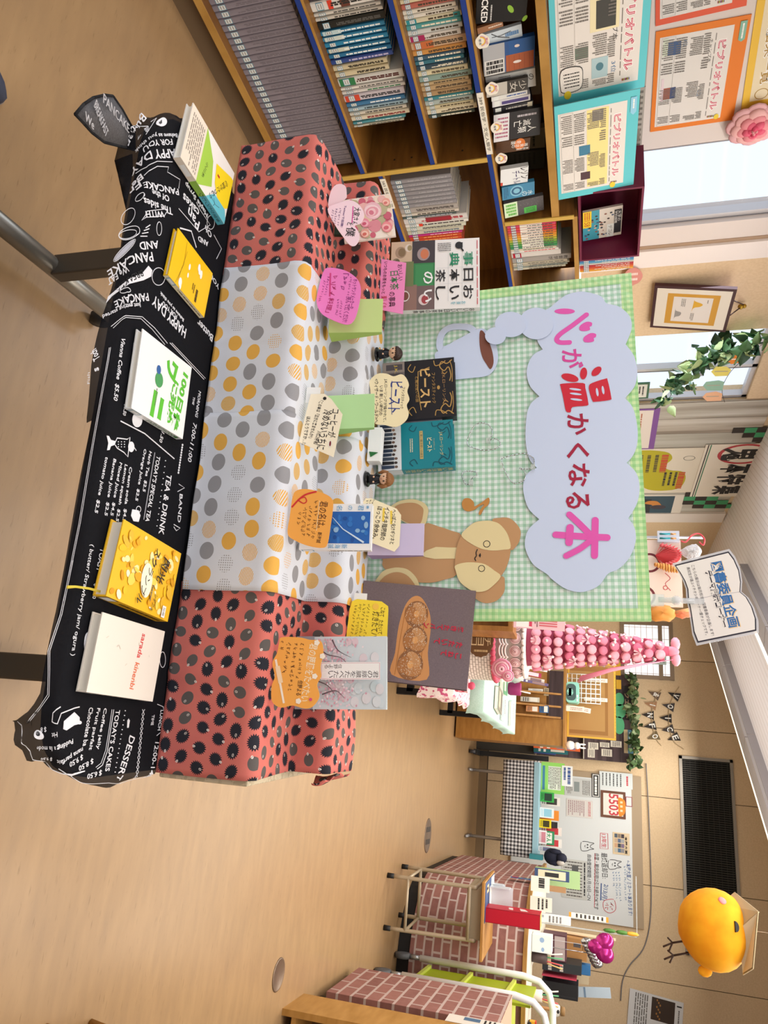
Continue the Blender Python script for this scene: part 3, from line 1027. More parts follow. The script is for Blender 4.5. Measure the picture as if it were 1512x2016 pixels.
def poster(label, pl_, bl, br, tl, colr, cat='poster', group=None, th=0.003, zf=0):
 a, b_, t_ = pl_.q(*bl), pl_.q(*br), pl_.q(*tl)
 d = V((b_[0] - a[0], b_[1] - a[1]))
 f = pl_.off(a[0], a[1]).rot(math.atan2(d.y, d.x))
 if zf:
  dz = (min(f(0, 0, -th).z, f(d.length, 0, -th).z) - zf) / f.y.z
  f = f.off(0, max(0, -dz))
 w, h = d.length, f.q(*tl)[1]
 g = G()
 g.box(f, 0, w, 0, h, -th, 0, M(colr, 0.6))
 p = P(g, f, w, h, dk=0.00006)
 return g, p, f, (lambda: g.obj('poster', label, cat, group, at=f(w / 2, 0, -th / 2)))
def battle(p, x0, y0, x1, y1, var):
 """news sheet with a title, columns of small print and little pictures"""
 W_, H_ = x1 - x0, y1 - y0
 p.rect(x0, y0, x1, y1, SHEET)
 def X(x): return x0 + x * W_
 def Y(y): return y0 + y * H_
 ink = M('#77726e', 0.7)
 t = M('#bf2450', 0.6)
 p.text('ビブリオバトル', X(0.12), Y(0.80), X(0.90), Y(0.94), WHITE, 0.075)
 p.text('ビブリオバトル', X(0.13), Y(0.81), X(0.89), Y(0.93), t, 0.045)
 p.text('ビブリオバトル', X(0.137), Y(0.817), X(0.883), Y(0.923), M('#f0dfe2'), -0.018)
 p.bars(X(0.05), Y(0.76), X(0.95), Y(0.785), 1, ink)
 if var == 'a':
  p.text('チャンプ本', X(0.30), Y(0.66), X(0.60), Y(0.73), INK)
  p.text('3位', X(0.78), Y(0.66), X(0.88), Y(0.72), M('#3a6a9a'))
  p.rect(X(0.02), Y(0.4), X(0.50), Y(0.74), M('#e6dcb4'))
  p.rect(X(0.26), Y(0.47), X(0.48), Y(0.70), M('#3a3a36'))
  p.rect(X(0.60), Y(0.22), X(0.70), Y(0.38), M('#6a7a6c'))
  p.rect(X(0.72), Y(0.42), X(0.90), Y(0.62), M('#a8c4cc'))
  p.ell(X(0.8), Y(0.52), 0.05, 0.04, M('#4a7a8a'))
 elif var == 'b':
  p.rect(X(0.02), Y(0.42), X(0.97), Y(0.74), M('#ecdc92'))
  p.text('レゾンデートル', X(0.03), Y(0.37), X(0.20), Y(0.41), INK)
  p.rect(X(0.42), Y(0.30), X(0.54), Y(0.47), M('#3a7a9a'))
  p.rect(X(0.76), Y(0.32), X(0.86), Y(0.47), M('#4a3038'))
  p.rect(X(0.03), Y(0.50), X(0.16), Y(0.66), M('#8a8478'))
 else:
  p.text('チャンプ本', X(0.10), Y(0.69), X(0.34), Y(0.74), INK)
  p.text('2位', X(0.63), Y(0.60), X(0.70), Y(0.66), M('#3a6a9a'))
  p.text('3位', X(0.06), Y(0.33), X(0.13), Y(0.39), M('#3a6a9a'))
  p.rect(X(0.06), Y(0.12), X(0.20), Y(0.30), M('#3f5a86'))
  p.rect(X(0.55), Y(0.10), X(0.68), Y(0.28), M('#a04a34'))
  p.rect(X(0.55), Y(0.20), X(0.68), Y(0.28), M('#3a4a72'))
  p.rect(X(0.02), Y(0.05), X(0.20), Y(0.12), M('#cfd8c4'))
  p.rect(X(0.44), Y(0.06), X(0.70), Y(0.10), M('#e2cfd6'))
 for r_, (ya, yb) in enumerate(((0.04, 0.20), (0.23, 0.38), (0.43, 0.60), (0.61, 0.70))):
  for (xa, xb) in ((0.03, 0.25), (0.27, 0.40), (0.56, 0.74), (0.88, 0.97)) if r_ != 2 else ((0.52, 0.70), (0.05, 0.24), (0.91, 0.97)):
   p.bars(X(xa), Y(ya), X(xb), Y(yb), 10 if xb - xa > 0.15 else 5, ink, vert=True, fill=0.5, seed=int(xa * 100 + ya * 1000))
 p.frame(X(0.01), Y(0.03), X(0.99), Y(0.22), 0.0006, ink)
 for i in range(8):
  p.rect(X(0.955 - i * 0.0), Y(0.8 + i * 0.012), X(0.975), Y(0.81 + i * 0.012), M(['#c03040', '#3a8a4a', '#d8a020', '#3a5aa0'][i % 4]))
  p.k -= p.dk * 0.8
cyp = plane(SH(2.3, -2.61, 1.337), ND * cos(0.10) + UP * sin(0.10))
cyp2 = plane(SH(2.3, -2.56, 1.337), ND * cos(0.10) + UP * sin(0.10))
g, p, f, done = poster('cyan-mounted news poster with a speech bubble, upper left of two on top of the bookcase', cyp, (1066, -62), (1081.5, 211), (1290, -95), '#5cc3ce', group='cyan posters on the bookcase', zf=1.334)
battle(p, 0.06, 0.06, 0.93, 0.92, 'a')
q1 = smooth([(0.72, 0.10), (0.72, 0.30), (0.80, 0.33), (0.90, 0.30), (0.91, 0.12), (0.86, 0.08)], 4)
p.poly(q1, INK)
p.poly([(0.815 + (x - 0.815) * 0.94, 0.2 + (y - 0.2) * 0.95) for x, y in q1], SHEET)
p.bars(0.75, 0.12, 0.88, 0.29, 5, INK, vert=True, fill=0.35)
p.ell(0.93, 0.16, 0.055, 0.04, M('#e2c832'))
done()
g, p, f, done = poster('smaller cyan-mounted news poster, next to the maroon display box', cyp2, c4(38, 728), c4(75, 1352), c4(650, 628), '#5cc3ce', group='cyan posters on the bookcase', zf=1.334)
battle(p, 0.08, 0.04, 0.93, 0.86, 'b')
p.poly([(0.06, 0.90), (0.2, 0.90), (0.225, 0.935), (0.2, 0.97), (0.06, 0.97)], M('#8cc8e4'))
p.bars(0.08, 0.915, 0.19, 0.955, 1, WHITE)
p.ell(0.93, 0.72, 0.05, 0.036, M('#e2c832'))
done()
# newspapers standing behind the cyan posters
g = G()
nwp = plane(SH(2.3, -2.86, 1.337), ND)
for (p0, p1, dz) in (((1180, -40), (1268, 215), 0), ((1180, 180), (1262, 296), 0.01)):
 x0, y0, x1, y1 = rpx(nwp, p0, p1)
 g.box(nwp, x0, x1, 0.0, y1, dz, dz + 0.004, M('#a7a099', 0.8))
 pp = P(g, nwp.off(x0, 0, dz + 0.004), x1 - x0, y1)
 pp.bars(0.02, 0.3, 0.98, 0.98, 12, M('#6d6762'), vert=True)
 pp.rect(0.1, 0.75, 0.35, 0.95, M('#5a5650'))
 pp.rect(0.6, 0.80, 0.8, 0.97, M('#8b857c'))
g.obj('newspaper', 'grey newspapers standing between the cyan posters and the window', 'newspaper')
wp = plane(SH(2.3, NW + 0.004, 1.5), ND)
for lb, bl, br, tl, c_, var in (('orange-mounted news poster on the pale wall left of the window', c4(757, 215), c4(718, 890), c4(1412, 45), '#e07a1e', 'c'),
        ('red-orange mounted poster at the top edge of the wall, left of the orange news poster', (1291, -230), (1290.5, 52), (1500, -250), '#dc5a3c', 'c')):
 g, p, f, done = poster(lb, wp, bl, br, tl, c_, group='posters on the pale wall')
 battle(p, 0.06, 0.05, 0.95, 0.84, var)
 if c_ == '#e07a1e':
  p.poly([(0.04, 0.90), (0.2, 0.90), (0.22, 0.935), (0.2, 0.97), (0.04, 0.97)], M('#7fb3a0'))
  p.bars(0.06, 0.915, 0.19, 0.955, 1, WHITE)
  p.ell(0.93, 0.79, 0.04, 0.03, M('#e2c832'))
 done()
g, p, f, done = poster('yellow-edged result list poster high on the pale wall', wp, (1500, -60), (1458, 222), (1640, -60), '#e6bb3c', group='posters on the pale wall')
p.rect(0.0, 0.12, 0.92, 1, M('#e2d6b8'))
BRN_ = M('#a8863a', 0.6)
p.along('行 結果一覧', (0.25, 0.30), (0.80, 0.33), 0.05, WHITE, 0.06)
p.along('行 結果一覧', (0.26, 0.30), (0.79, 0.33), 0.045, BRN_, 0.01)
p.ring(0.87, 0.3, 0.10, 0.115, BRN_)
done()
# paper rose
rp = plane(SH(2.3, NW + 0.03, 1.5), ND)
g = G()
ctr = rp.q(1484, 246)
f = rp.off(*ctr)
for k, (r, n, c_, z) in enumerate(((0.115, 8, '#e6b4bb', 0.0), (0.095, 7, '#eab5b6', 0.012), (0.072, 6, '#e5909a', 0.022), (0.050, 5, '#dd5f7c', 0.030), (0.032, 4, '#d64a6c', 0.036), (0.016, 3, '#e8a0a8', 0.042))):
 for i in range(n):
  a = 2 * pi * i / n + k * 0.4
  g.ball(f(r * 0.55 * cos(a), r * 0.55 * sin(a), z), r * 0.5, r * 0.46, 0.012 + 0.004 * (i % 2), M(c_, 0.7), 12, fr=f.rot(a))
g.obj('paper_rose', 'pink paper rose stuck to the pale wall below the yellow result poster', 'paper flower')
# maroon display box with a guide book
mb = plane(SH(3.0, -2.575, 1.417), ND)
root = thing('display_box', SH(3.12, -2.68, 1.416), 'maroon open-fronted display box holding a student guide book on the bookcase top', 'display box')
MAR = M('#6d1d3c', 0.45)
a = mb.q(1141, 400)
b_ = mb.q(1141, 520)
x0, x1 = a[0] - 0.06, b_[0] - 0.02
h_ = mb.q(1261, 470)[1]
g = G()
g.box(mb, x0, x1, 0.002, 0.012, -0.24, 0, MAR)
g.box(mb, x0, x1, h_ - 0.01, h_, -0.24, 0, MAR)
g.box(mb, x0, x0 + 0.01, 0.012, h_ - 0.01, -0.24, 0, MAR)
g.box(mb, x1 - 0.01, x1, 0.012, h_ - 0.01, -0.24, 0, MAR)
g.box(mb, x0 + 0.01, x1 - 0.01, 0.012, h_ - 0.01, -0.24, -0.23, MAR)
g.obj('case', parent=root)
ZF = 1.433
gb = plane(mb(0, 0.014, -0.10), ND * cos(0.12) + UP * sin(0.12))
b = Bk(gb, (1152, 418), (1152, 474), (1226, 410), 0.012, '#d9d2c8', 'student guide book with group photographs and a yellow band inside the maroon box', 'book')
p = b.p
p.rect(0, 0, 1, 0.42, M('#3f9bb0'))
rr = random.Random(8)
for i in range(60):
 x, y = rr.uniform(0.05, 0.95), rr.uniform(0.05, 0.92)
 p.ell(x, y, 0.03, 0.035, M(rr.choice(['#1f2a3a', '#8a5a4a', '#c9a898', '#3a2a2a', '#a03a4a', '#d8cfc8', '#4a5a7a']), 0.5), 8)
 p.k -= p.dk * 0.8
p.rect(0.0, 0.0, 0.55, 0.22, M('#e8c81c'))
p.text('158', 0.30, 0.04, 0.50, 0.18, M('#c02a20'))
p.bars(0.03, 0.03, 0.28, 0.19, 3, M('#c02a20'))
p.rect(0.10, 0.80, 0.9, 0.98, M('#22242a'))
p.text('大学の', 0.14, 0.88, 0.50, 0.97, WHITE)
p.text('学科図鑑', 0.14, 0.81, 0.56, 0.875, WHITE)
p.rect(0.55, 0.62, 1, 0.80, M('#dfe4e4'))
p.text('デコレ', 0.6, 0.66, 0.95, 0.76, INK)
b.done()
l = SH(0, 0, 0)
lx = (mb(x1, 0, 0)).dot(LD) + 0.004
for i, c_ in enumerate(['#3a2a48', '#2f4a8a', '#3f7ab0', '#5aa0c4', '#c2bdb6', '#b0303a', '#c24a30', '#d8702c', '#d8a03a']):
 spine_book(lx, 1.416, 0.013, 0.27, 0.19, c_, '%s spined book, %s right of the maroon display box' % (['purple', 'navy', 'blue', 'sky blue', 'grey', 'crimson', 'brick red', 'orange', 'amber'][i], nth(i)),
    'books beside the maroon box', nf=-2.60, bars='#e0dcd8')
 lx += 0.0134
# pink heart sign
wp2 = plane(SH(3.9, NW + 0.035, 1.5), ND)
g = G()
hp = smooth([wp2.q(*v) for v in ((1228, 545), (1238, 530), (1252, 528), (1262, 535), (1265, 545), (1258, 556), (1246, 562), (1232, 572))], 4)
g.prism(wp2, hp, -0.003, 0, M('#cf8a80', 0.6))
p = P(g, wp2)
a = wp2.q(1245, 545)
p.bars(a[0] - 0.05, a[1] - 0.02, a[0] + 0.05, a[1] + 0.03, 2, M('#efd9d2'), vert=True)
g.obj('heart_sign', 'dusty pink heart sign on the wall beside the top left corner of the gingham board', 'sign')
# framed picture leaning out from the beige wall
fp_ = plane(SH(4.3, NW + 0.05, 1.9), (ND * cos(0.16) - UP * sin(0.16)))
it = It('framed_picture', 'dark-framed picture with a gold mat hanging from a cord on the beige wall', 'picture', fp_, (1289, 562), (1428, 654), 0.02, M('#3c1c22', 0.4))
x0, y0, x1, y1 = 0, 0, 1, 1
at_ = it.fr(it.w / 2, 0, -0.01)
root = thing('framed_picture', at_, 'dark-framed picture with a gold mat hanging from a cord on the beige wall', 'picture')
it.g.obj('frame', parent=root)
g = G()
p = P(g, it.fr, it.w, it.h, k=0.001, dk=0.0001)
p.rect(0.05, 0.04, 0.95, 0.96, M('#d9d3c6'))
p.rect(0.15, 0.18, 0.86, 0.83, M('#c2902e'))
p.rect(0.22, 0.26, 0.80, 0.75, M('#d6d1cc'))
p.poly(smooth([(0.24, 0.52), (0.30, 0.53), (0.36, 0.63), (0.42, 0.61), (0.46, 0.53), (0.56, 0.51)], 4, False), M('#cfa02a'))
p.poly(smooth([(0.46, 0.30), (0.54, 0.31), (0.58, 0.38), (0.66, 0.37), (0.70, 0.31), (0.78, 0.30)], 4, False), M('#8f8d8c'))
p.bars(0.26, 0.36, 0.44, 0.42, 3, GREYINK)
p.bars(0.58, 0.50, 0.76, 0.55, 3, GREYINK)
p.bars(0.26, 0.68, 0.34, 0.70, 1, GREYINK)
g.obj('picture', 'white sheet with small hill drawings in a gold mat', parent=root)
g = G()
k1, k2 = it.fr(it.w * 0.28, it.h, -0.01), it.fr(it.w * 0.62, it.h, -0.01)
hk = hit(1465, 600, SH(0, NW + 0.02, 0), ND)
g.tube([k1, hk, k2], 0.004, M('#3a2018', 0.6), 6)
g.ball(hk + ND * 0.01, 0.014, 0.014, 0.014, M('#a8862e', 0.3, 0.7), 10)
g.ball(hk + ND * 0.012 - UP * 0.02, 0.018, 0.018, 0.018, M('#a8862e', 0.3, 0.7), 10)
g.obj('cord', parent=root)
# ivy garland and hanging paper flags in front of the second window
gi = plane(SH(4.9, NW + 0.12, 1.9), ND)
def leaf(g, c, d, n, L, m, m2=None):
 d = d.normalized()
 s = d.cross(n).normalized()
 n = s.cross(d)
 pts = []
 for t, w in ((0, 0.02), (0.12, 0.42), (0.35, 0.50), (0.65, 0.30), (0.88, 0.1), (1, 0)):
  pts.append((t, w))
 vs = [c + d * L * t + n * L * 0.10 * sin(t * 3) for t, w in pts]
 vs += [c + d * L * t + s * L * w * 0.75 - n * L * 0.06 for t, w in pts] + [c + d * L * t - s * L * w * 0.75 - n * L * 0.06 for t, w in pts]
 k = len(pts)
 fs = [(i, i + 1, k + i + 1, k + i) for i in range(k - 1)] + [(i, 2 * k + i, 2 * k + i + 1, i + 1) for i in range(k - 1)]
 g.add(vs, fs, m, True)
def garland(name, label, pts, n_leaf, size, seed, nrm, colors, hang=0.5):
 root = thing(name, pts[0], label, 'garland')
 rr = random.Random(seed)
 path = smooth([tuple(p) for p in pts], 10, False)
 g = G()
 g.tube([V(p) for p in path], 0.0025, M('#3f5a30', 0.7), 5)
 g.obj('stem', parent=root)
 ms = [M(c, 0.55) for c in colors]
 g = G()
 for i in range(n_leaf):
  c = V(path[rr.randrange(len(path))]) + V((rr.gauss(0, .02), rr.gauss(0, .02), rr.gauss(0, .02))) * (size / 0.06)
  d = V((rr.gauss(0, 1), rr.gauss(0, 1), rr.gauss(-hang, 0.8)))
  nn = (V(nrm) + V((rr.gauss(0, .5), rr.gauss(0, .5), rr.gauss(0, .5)))).normalized()
  leaf(g, c, d, nn, size * rr.uniform(0.7, 1.3), rr.choice(ms))
 o = g.obj('leaves', parent=root)
 o['kind'] = 'stuff'
 return root
def gp(px, py, n=NW + 0.14):
 return hit(px, py, SH(0, n, 0), ND)
gpts = [gp(1512, 674), gp(1480, 678), gp(1450, 684), gp(1425, 690), gp(1405, 700), gp(1380, 712), gp(1360, 730), gp(1340, 752), gp(1325, 770), gp(1315, 790)]
garland('ivy_garland', 'artificial ivy garland with variegated leaves hanging across the window', gpts, 150, 0.085, 4, ND, ['#1f4226', '#2c5230', '#1a3620', '#3c6238', '#5f7a4a', '#8b9a66'])
root = thing('flag_string', gp(1512, 672, NW + 0.03), 'string of orange, yellow, green and peach paper flags hanging by the ivy window', 'bunting')
g = G()
sp_ = [gp(1512, 672, NW + 0.03), gp(1490, 685, NW + 0.03), gp(1466, 705, NW + 0.03), gp(1440, 730, NW + 0.03), gp(1425, 755, NW + 0.03), gp(1422, 775, NW + 0.03), gp(1427, 792, NW + 0.03)]
g.tube([V(q) for q in smooth([tuple(q) for q in sp_], 6, False)], 0.002, M('#4a3a30', 0.7), 5)
g.obj('string', parent=root)
fl_ = plane(SH(4.9, NW + 0.035, 1.9), ND)
for c_, q in (('#e07f24', [(1467, 704), (1455, 697), (1440, 698), (1425, 711), (1440, 717), (1457, 714)]), ('#e3d36a', [(1440, 728), (1430, 722), (1410, 722), (1400, 732), (1408, 741), (1432, 740)]),
    ('#8fb8a4', [(1426, 752), (1415, 749), (1390, 752), (1384, 760), (1392, 769), (1422, 769)]), ('#e9b48e', [(1422, 775), (1410, 771), (1390, 774), (1383, 782), (1392, 790), (1420, 789)]),
    ('#e8e4e2', [(1500, 676), (1482, 668), (1474, 672), (1478, 688), (1490, 684)])):
 g = G()
 g.prism(fl_, [fl_.q(*v) for v in q], -0.0015, 0, M(c_, 0.7))
 pp = P(g, fl_)
 cx, cy = fl_.q(sum(v[0] for v in q) / len(q), sum(v[1] for v in q) / len(q))
 pp.line([(cx, cy - 0.045), (cx + 0.004, cy + 0.045)], 0.012, M('#f2eee6' if c_ == '#e07f24' else '#a8a090'))
 g.obj('flag', parent=root)
# small boxed plant card peeping over the gingham board
pc = plane(SH(5.2, NW - 0.027, 1.5), ND)
it = It('sign_card', 'small white card with green edge standing by the window above the gingham board', 'card', pc, (1235, 756), (1276, 784), 0.01, M('#3f6a50'), rot=0.0)
it.p.rect(0.08, 0.02, 0.92, 0.90, M('#e2e0d8'))
it.p.bars(0.2, 0.5, 0.8, 0.8, 2, INK)
it.p.ell(0.5, 0.3, 0.16, 0.12, M('#c04a5a'))
it.done()
# papers on the plank board
pk = plane(SH(6.5, NW + 0.0168, 1.6), ND)
it = It('notice', 'purple-edged notice on the plank board, just above the gingham board', 'notice', pk, (1200, 808), (1287, 884), 0.004, M('#7a4a94', 0.6))
it.p.rect(0.03, 0.0, 0.97, 0.88, M('#e0d6cc'))
it.p.bars(0.1, 0.62, 0.9, 0.68, 1, M('#b06a50'))
it.p.bars(0.06, 0.44, 0.94, 0.54, 1, M('#a85a5a'), fill=0.9)
it.done()
it = It('notice', 'cream notice with two yellow-green speech clouds on the plank board', 'notice', pk, (1190, 886), (1372, 970), 0.003, M('#dfd6c6', 0.7))
it.p.poly(smooth([(0.04, 0.3), (0.06, 0.58), (0.2, 0.66), (0.36, 0.6), (0.45, 0.66), (0.5, 0.8), (0.7, 0.84), (0.9, 0.78), (0.94, 0.56), (0.84, 0.42), (0.6, 0.4), (0.56, 0.2), (0.3, 0.16)], 4), M('#b5ab1e', 0.7))
it.p.bars(0.5, 0.60, 0.9, 0.76, 3, INK)
it.p.bars(0.5, 0.75, 0.9, 0.83, 1, M('#c04a20'), fill=0.8)
it.p.bars(0.12, 0.25, 0.5, 0.55, 4, M('#5a5220'))
it.p.bars(0.12, 0.55, 0.5, 0.63, 1, M('#c04a20'), fill=0.8)
it.p.ring(0.2, 0.82, 0.05, 0.055, INK)
it.done()
it = It('notice', 'dark picture notice with an orange guitar shape at the lower right of the plank board', 'notice', pk, (1190, 975), (1338, 1013), 0.003, M('#ddd6cc', 0.7))
it.p.rect(0.06, 0.0, 0.92, 0.88, M('#2c4a5a'))
it.p.rect(0.2, 0.0, 0.92, 0.6, M('#22262e'))
it.p.poly(smooth([(0.3, 0.56), (0.42, 0.52), (0.5, 0.62), (0.62, 0.60), (0.6, 0.74), (0.44, 0.72), (0.3, 0.66)], 4), M('#c8823c'))
it.p.ell(0.6, 0.7, 0.08, 0.1, M('#3a3440'))
it.done()
it = It('sign_board', 'cream sign with bold black brush title and red ring on the plank board', 'sign', pk.off(0, 0, 0.006), (1390, 876), (1500, 977), 0.004, M('#e6ddd0', 0.7))
for x in (0.03, 0.965):
 pass
for y, c_ in ((0.03, INK), (0.06, M('#2f7a5a')), (0.955, INK), (0.93, M('#2f7a5a'))):
 it.p.rect(0.0, y, 1, y + 0.014, c_)
it.p.ring(0.17, 0.5, 0.27, 0.32, M('#b8333e'))
it.p.text('鬼', 0.06, 0.22, 0.28, 0.80, INK, 0.03)
it.p.text('本', 0.34, 0.28, 0.52, 0.76, INK, 0.03)
it.p.text('特', 0.54, 0.28, 0.74, 0.76, INK, 0.03)
it.p.text('集', 0.76, 0.28, 0.95, 0.76, INK, 0.03)
it.done()
for lb, cells in (('green and black checked paper strip above the brush-title sign', [(1450, 846, 1, 4), (1470, 848, 2, 4)]), ('green and black checked paper strip right of the brush-title sign', None)):
 g = G()
 if cells:
  base, rows, sh = (1445, 843), 4, 1
 ch = [(0, 0), (1, 0), (2, 0), (3, 0), (1, 1), (2, 1), (3, 1), (2, 2), (3, 2), (3, 3), (4, 1), (4, 2)] if cells else [(0, 0), (1, 0), (0, 1), (1, 1), (2, 1), (0, 2), (1, 2), (2, 2), (3, 2), (1, 3), (2, 3), (3, 3), (4, 3)]
 px0, py0 = (1444, 843) if cells else (1350, 969)
 a, b_ = pk.q(px0, py0), pk.q(px0 + 20, py0 + (9 if cells else 8))
 sx, sy = b_[0] - a[0], b_[1] - a[1]
 f2 = pk.off(a[0], a[1], 0.004 if not cells else 0.002)
 for i, j in ch:
  m_ = M('#3f9a68', 0.7) if (i + j) % 2 else M('#2f2622', 0.7)
  g.box(f2, j * sx, (j + 1) * sx, i * sy, (i + 1) * sy, -0.0015, 0, m_)
 g.obj('checked_strip', lb, 'paper strip')
# ---------------------------------------------------------------- things rising behind the gingham board
DP = 4.35
dpl = bwall(DP)
root = thing('poster_stand', SH(DP, -1.4, 0), 'white sheet with red drawings on a thin silver stand behind the gingham board', 'poster stand')
x0, y0, x1, y1 = rpx(dpl, (1180, 1062), (1345, 1196))
g = G()
g.box(dpl, x0, x1, y0, y1, -0.004, 0, M('#e6d4ca', 0.7))
p = P(g, dpl.off(x0, y0), x1 - x0, y1 - y0, dk=0.0001)
DRD = M('#6d2a34')
for x, y in ((0.35, 0.62), (0.85, 0.55)):
 p.ring(x, y, 0.10, 0.13, DRD)
p.line(smooth([(0.5, 0.80), (0.58, 0.86), (0.66, 0.80), (0.76, 0.86)], 4, False), 0.004, M('#b8505a'))
p.ring(0.72, 0.80, 0.02, 0.03, M('#c05a5a'))
g.obj('sheet', parent=root)
g = G()
a = dpl.q(1300, 1058)
tp = dpl.q(1386, 1055)
g.tube([dpl(a[0], -0.0 - dpl.o.z + 0.0, 0.0), dpl(a[0], tp[1], 0.0)], 0.008, M('#b9bcc4', 0.3, 0.7), 8)
g.obj('rod', parent=root)
hpl = bwall(DP - 0.034)
g = G()
f = hpl.off(*hpl.q(1290, 1093))
R1_ = abs(hpl.q(1340, 1090)[1] - hpl.q(1290, 1090)[1])
for k in range(15):
 a = -1.25 + 2.5 * k / 14
 d = (cos(a), sin(a))
 tip = R1_ * 1.0
 g.add([f(0, 0, 0), f(d[1] * tip * 0.5 - 0.012 * cos(a), d[0] * tip - 0.01, 0.0), f(d[1] * tip * 0.56, d[0] * tip * 1.05, 0.03), f(d[1] * tip * 0.5 + 0.014 * cos(a), d[0] * tip - 0.01, 0.0)], [(0, 1, 2), (0, 2, 3)], M('#d85a62', 0.7))
 g.ball(f(d[1] * tip * 0.45, d[0] * tip * 0.88, 0.004), 0.012, 0.018, 0.014, M('#e0727a', 0.7), 8)
g.obj('paper_fan', 'coral red honeycomb paper fan hanging above the gingham board', 'paper fan')
g = G()
f = hpl.off(*hpl.q(1316, 1118), 0.022)
for k in range(10):
 g.ball(f(0.004 * k - 0.012, (k - 5) * 0.014, 0.0), 0.028 - abs(k - 4.5) * 0.0035, 0.009, 0.016, M('#dfa35c' if k % 2 else '#c98a48', 0.7), 10, fr=hpl)
g.obj('paper_ornament', 'tan pleated paper ornament hanging below the coral red fan', 'paper ornament')
it = It('battery_case', 'clear battery case with teal cells hanging on the silver rod', 'battery case', hpl, (1294, 1045), (1338, 1067), 0.02, M('#cfd8ea', 0.1, al=0.45))
for x in (0.28, 0.68):
 it.g.tube([it.fr(it.w * x, it.h * 0.1, -0.008), it.fr(it.w * x, it.h * 0.6, -0.008)], it.w * 0.15, M('#2f8f9c', 0.3, 0.3), 10)
 it.g.tube([it.fr(it.w * x, it.h * 0.6, -0.008), it.fr(it.w * x, it.h * 0.85, -0.008)], it.w * 0.15, M('#c99a6a', 0.3, 0.5), 10)
it.done()
g = G()
g.tube([V(q) for q in smooth([tuple(hpl(*hpl.q(*v), 0.01)) for v in ((1340, 1066), (1350, 1068), (1362, 1055), (1376, 1052), (1386, 1062), (1384, 1074), (1376, 1068))], 6, False)], 0.005, M('#c94a54', 0.5), 6)
g.obj('ribbon', 'thin red ribbon curling beside the battery case', 'ribbon')
CELLO = NT('cellophane', 0.12)
CELLO.b.inputs['Base Color'].default_value = rgb('#dfe0e6')
CELLO.b.inputs['Alpha'].default_value = 0.55
CELLO.bump(CELLO.noise(CELLO.obj((60, 60, 60)), 1.0, 2), 0.9, 0.02)
CELLO = CELLO.m
def crinkle(g, c, rx, ry, rz, m, seed, fr):
 rr = random.Random(seed)
 g.ball(c, rx, ry, rz, m, 14, fr=fr, fn=lambda d: tuple(v * rr.uniform(0.72, 1.1) for v in d))
g = G()
c_ = hpl(*hpl.q(1363, 1087), 0.0)
crinkle(g, c_, 0.05, 0.06, 0.03, CELLO, 2, hpl)
g.obj('cellophane_bow', 'clear iridescent cellophane bow above the tan paper ornament', 'bow')
g = G()
c_ = hpl(*hpl.q(1305, 1208), 0.0)
crinkle(g, c_, 0.05, 0.085, 0.03, M('#e39a4a', 0.5), 3, hpl)
crinkle(g, c_ + UP * 0.10, 0.025, 0.05, 0.02, M('#dd7a52', 0.5), 4, hpl)
g.tube([hpl(*hpl.q(1330, 1208)), hpl(*hpl.q(1362, 1200))], [0.016, 0.012], M('#e2a06a', 0.5), 8)
g.obj('gift_bag', 'orange cellophane gift bag tied at the neck behind the gingham board corner', 'gift bag')
def c7b(x, y):
 return 1220 + x / 4.2, 800 + y / 4.2
# open-book sign on a clear clip stand
spn = tplane(1.71)
root = thing('book_sign', spn(*spn.q(1292, 1180)), 'white open-book shaped sign held by a clear clip stand on the gingham board', 'sign')
sp2 = spn
outl = [(455, 1312), (900, 1200), (945, 1260), (985, 1350), (1002, 1450), (996, 1534), (1050, 1580), (1095, 1660), (1128, 1760), (1130, 1856), (645, 1955), (612, 1870), (596, 1760), (580, 1660), (566, 1600), (560, 1510), (535, 1440), (495, 1370)]
g = G()
op = [sp2.q(*c7b(*v)) for v in outl]
cx, cy = sum(v[0] for v in op) / len(op), sum(v[1] for v in op) / len(op)
g.prism(sp2, [(cx + (x - cx) * 1.06, cy + (y - cy) * 1.06) for x, y in op], -0.0012, -0.0004, M('#d6d6dc', 0.2, al=0.6))
g.prism(sp2, op, -0.0004, 0.0006, M('#2a2634', 0.6))
g.prism(sp2, [(cx + (x - cx) * 0.965, cy + (y - cy) * 0.965) for x, y in op], 0.0006, 0.0009, M('#e6e0dc', 0.6))
p = P(g, sp2, 1, 1, k=0.0011)
def sq(x, y):
 return sp2.q(*c7b(x, y))
p.along('図書委員企画', sq(800, 1290), sq(958, 1830), 0.026, M('#e8c48a'), 0.03)
p.along('図書委員企画', sq(796, 1286), sq(952, 1824), 0.025, M('#2f6aa8'), 0.03)
p.along('テーマ展示コーナー', sq(722, 1362), sq(862, 1826), 0.018, M('#2a2634'), 0.06)
p.along('テーマ展示コーナー', sq(722, 1366), sq(862, 1822), 0.016, M('#efe9e4'), 0.0)
p.along('こちらの展示は毎月担当の図書委員が企画します!', sq(604, 1312), sq(772, 1895), 0.0068, M('#4a444c'))
p.along('高校生が選ぶイチオシ本コーナー!要チェックです。', sq(565, 1330), sq(722, 1890), 0.0066, M('#4a444c'))
p.line([sq(566, 1610), sq(800, 1560), sq(1000, 1534)], 0.0006, M('#8a8490'))
g.obj('sheet', parent=root)
g = G()
CLEAR = M('#dfe3e8', 0.08, al=0.45)
a = sp2.q(1296, 1181)
b_ = sp2.q(1366, 1184)
g.box(sp2, a[0] - 0.012, a[0] + 0.012, a[1] - 0.02, a[1] + 0.012, -0.014, 0.004, CLEAR)
g.tube([sp2(a[0], a[1], 0.003), sp2((a[0] + b_[0]) / 2, (a[1] + b_[1]) / 2, 0.003), sp2(b_[0], b_[1], 0.003)], 0.006, CLEAR, 10)
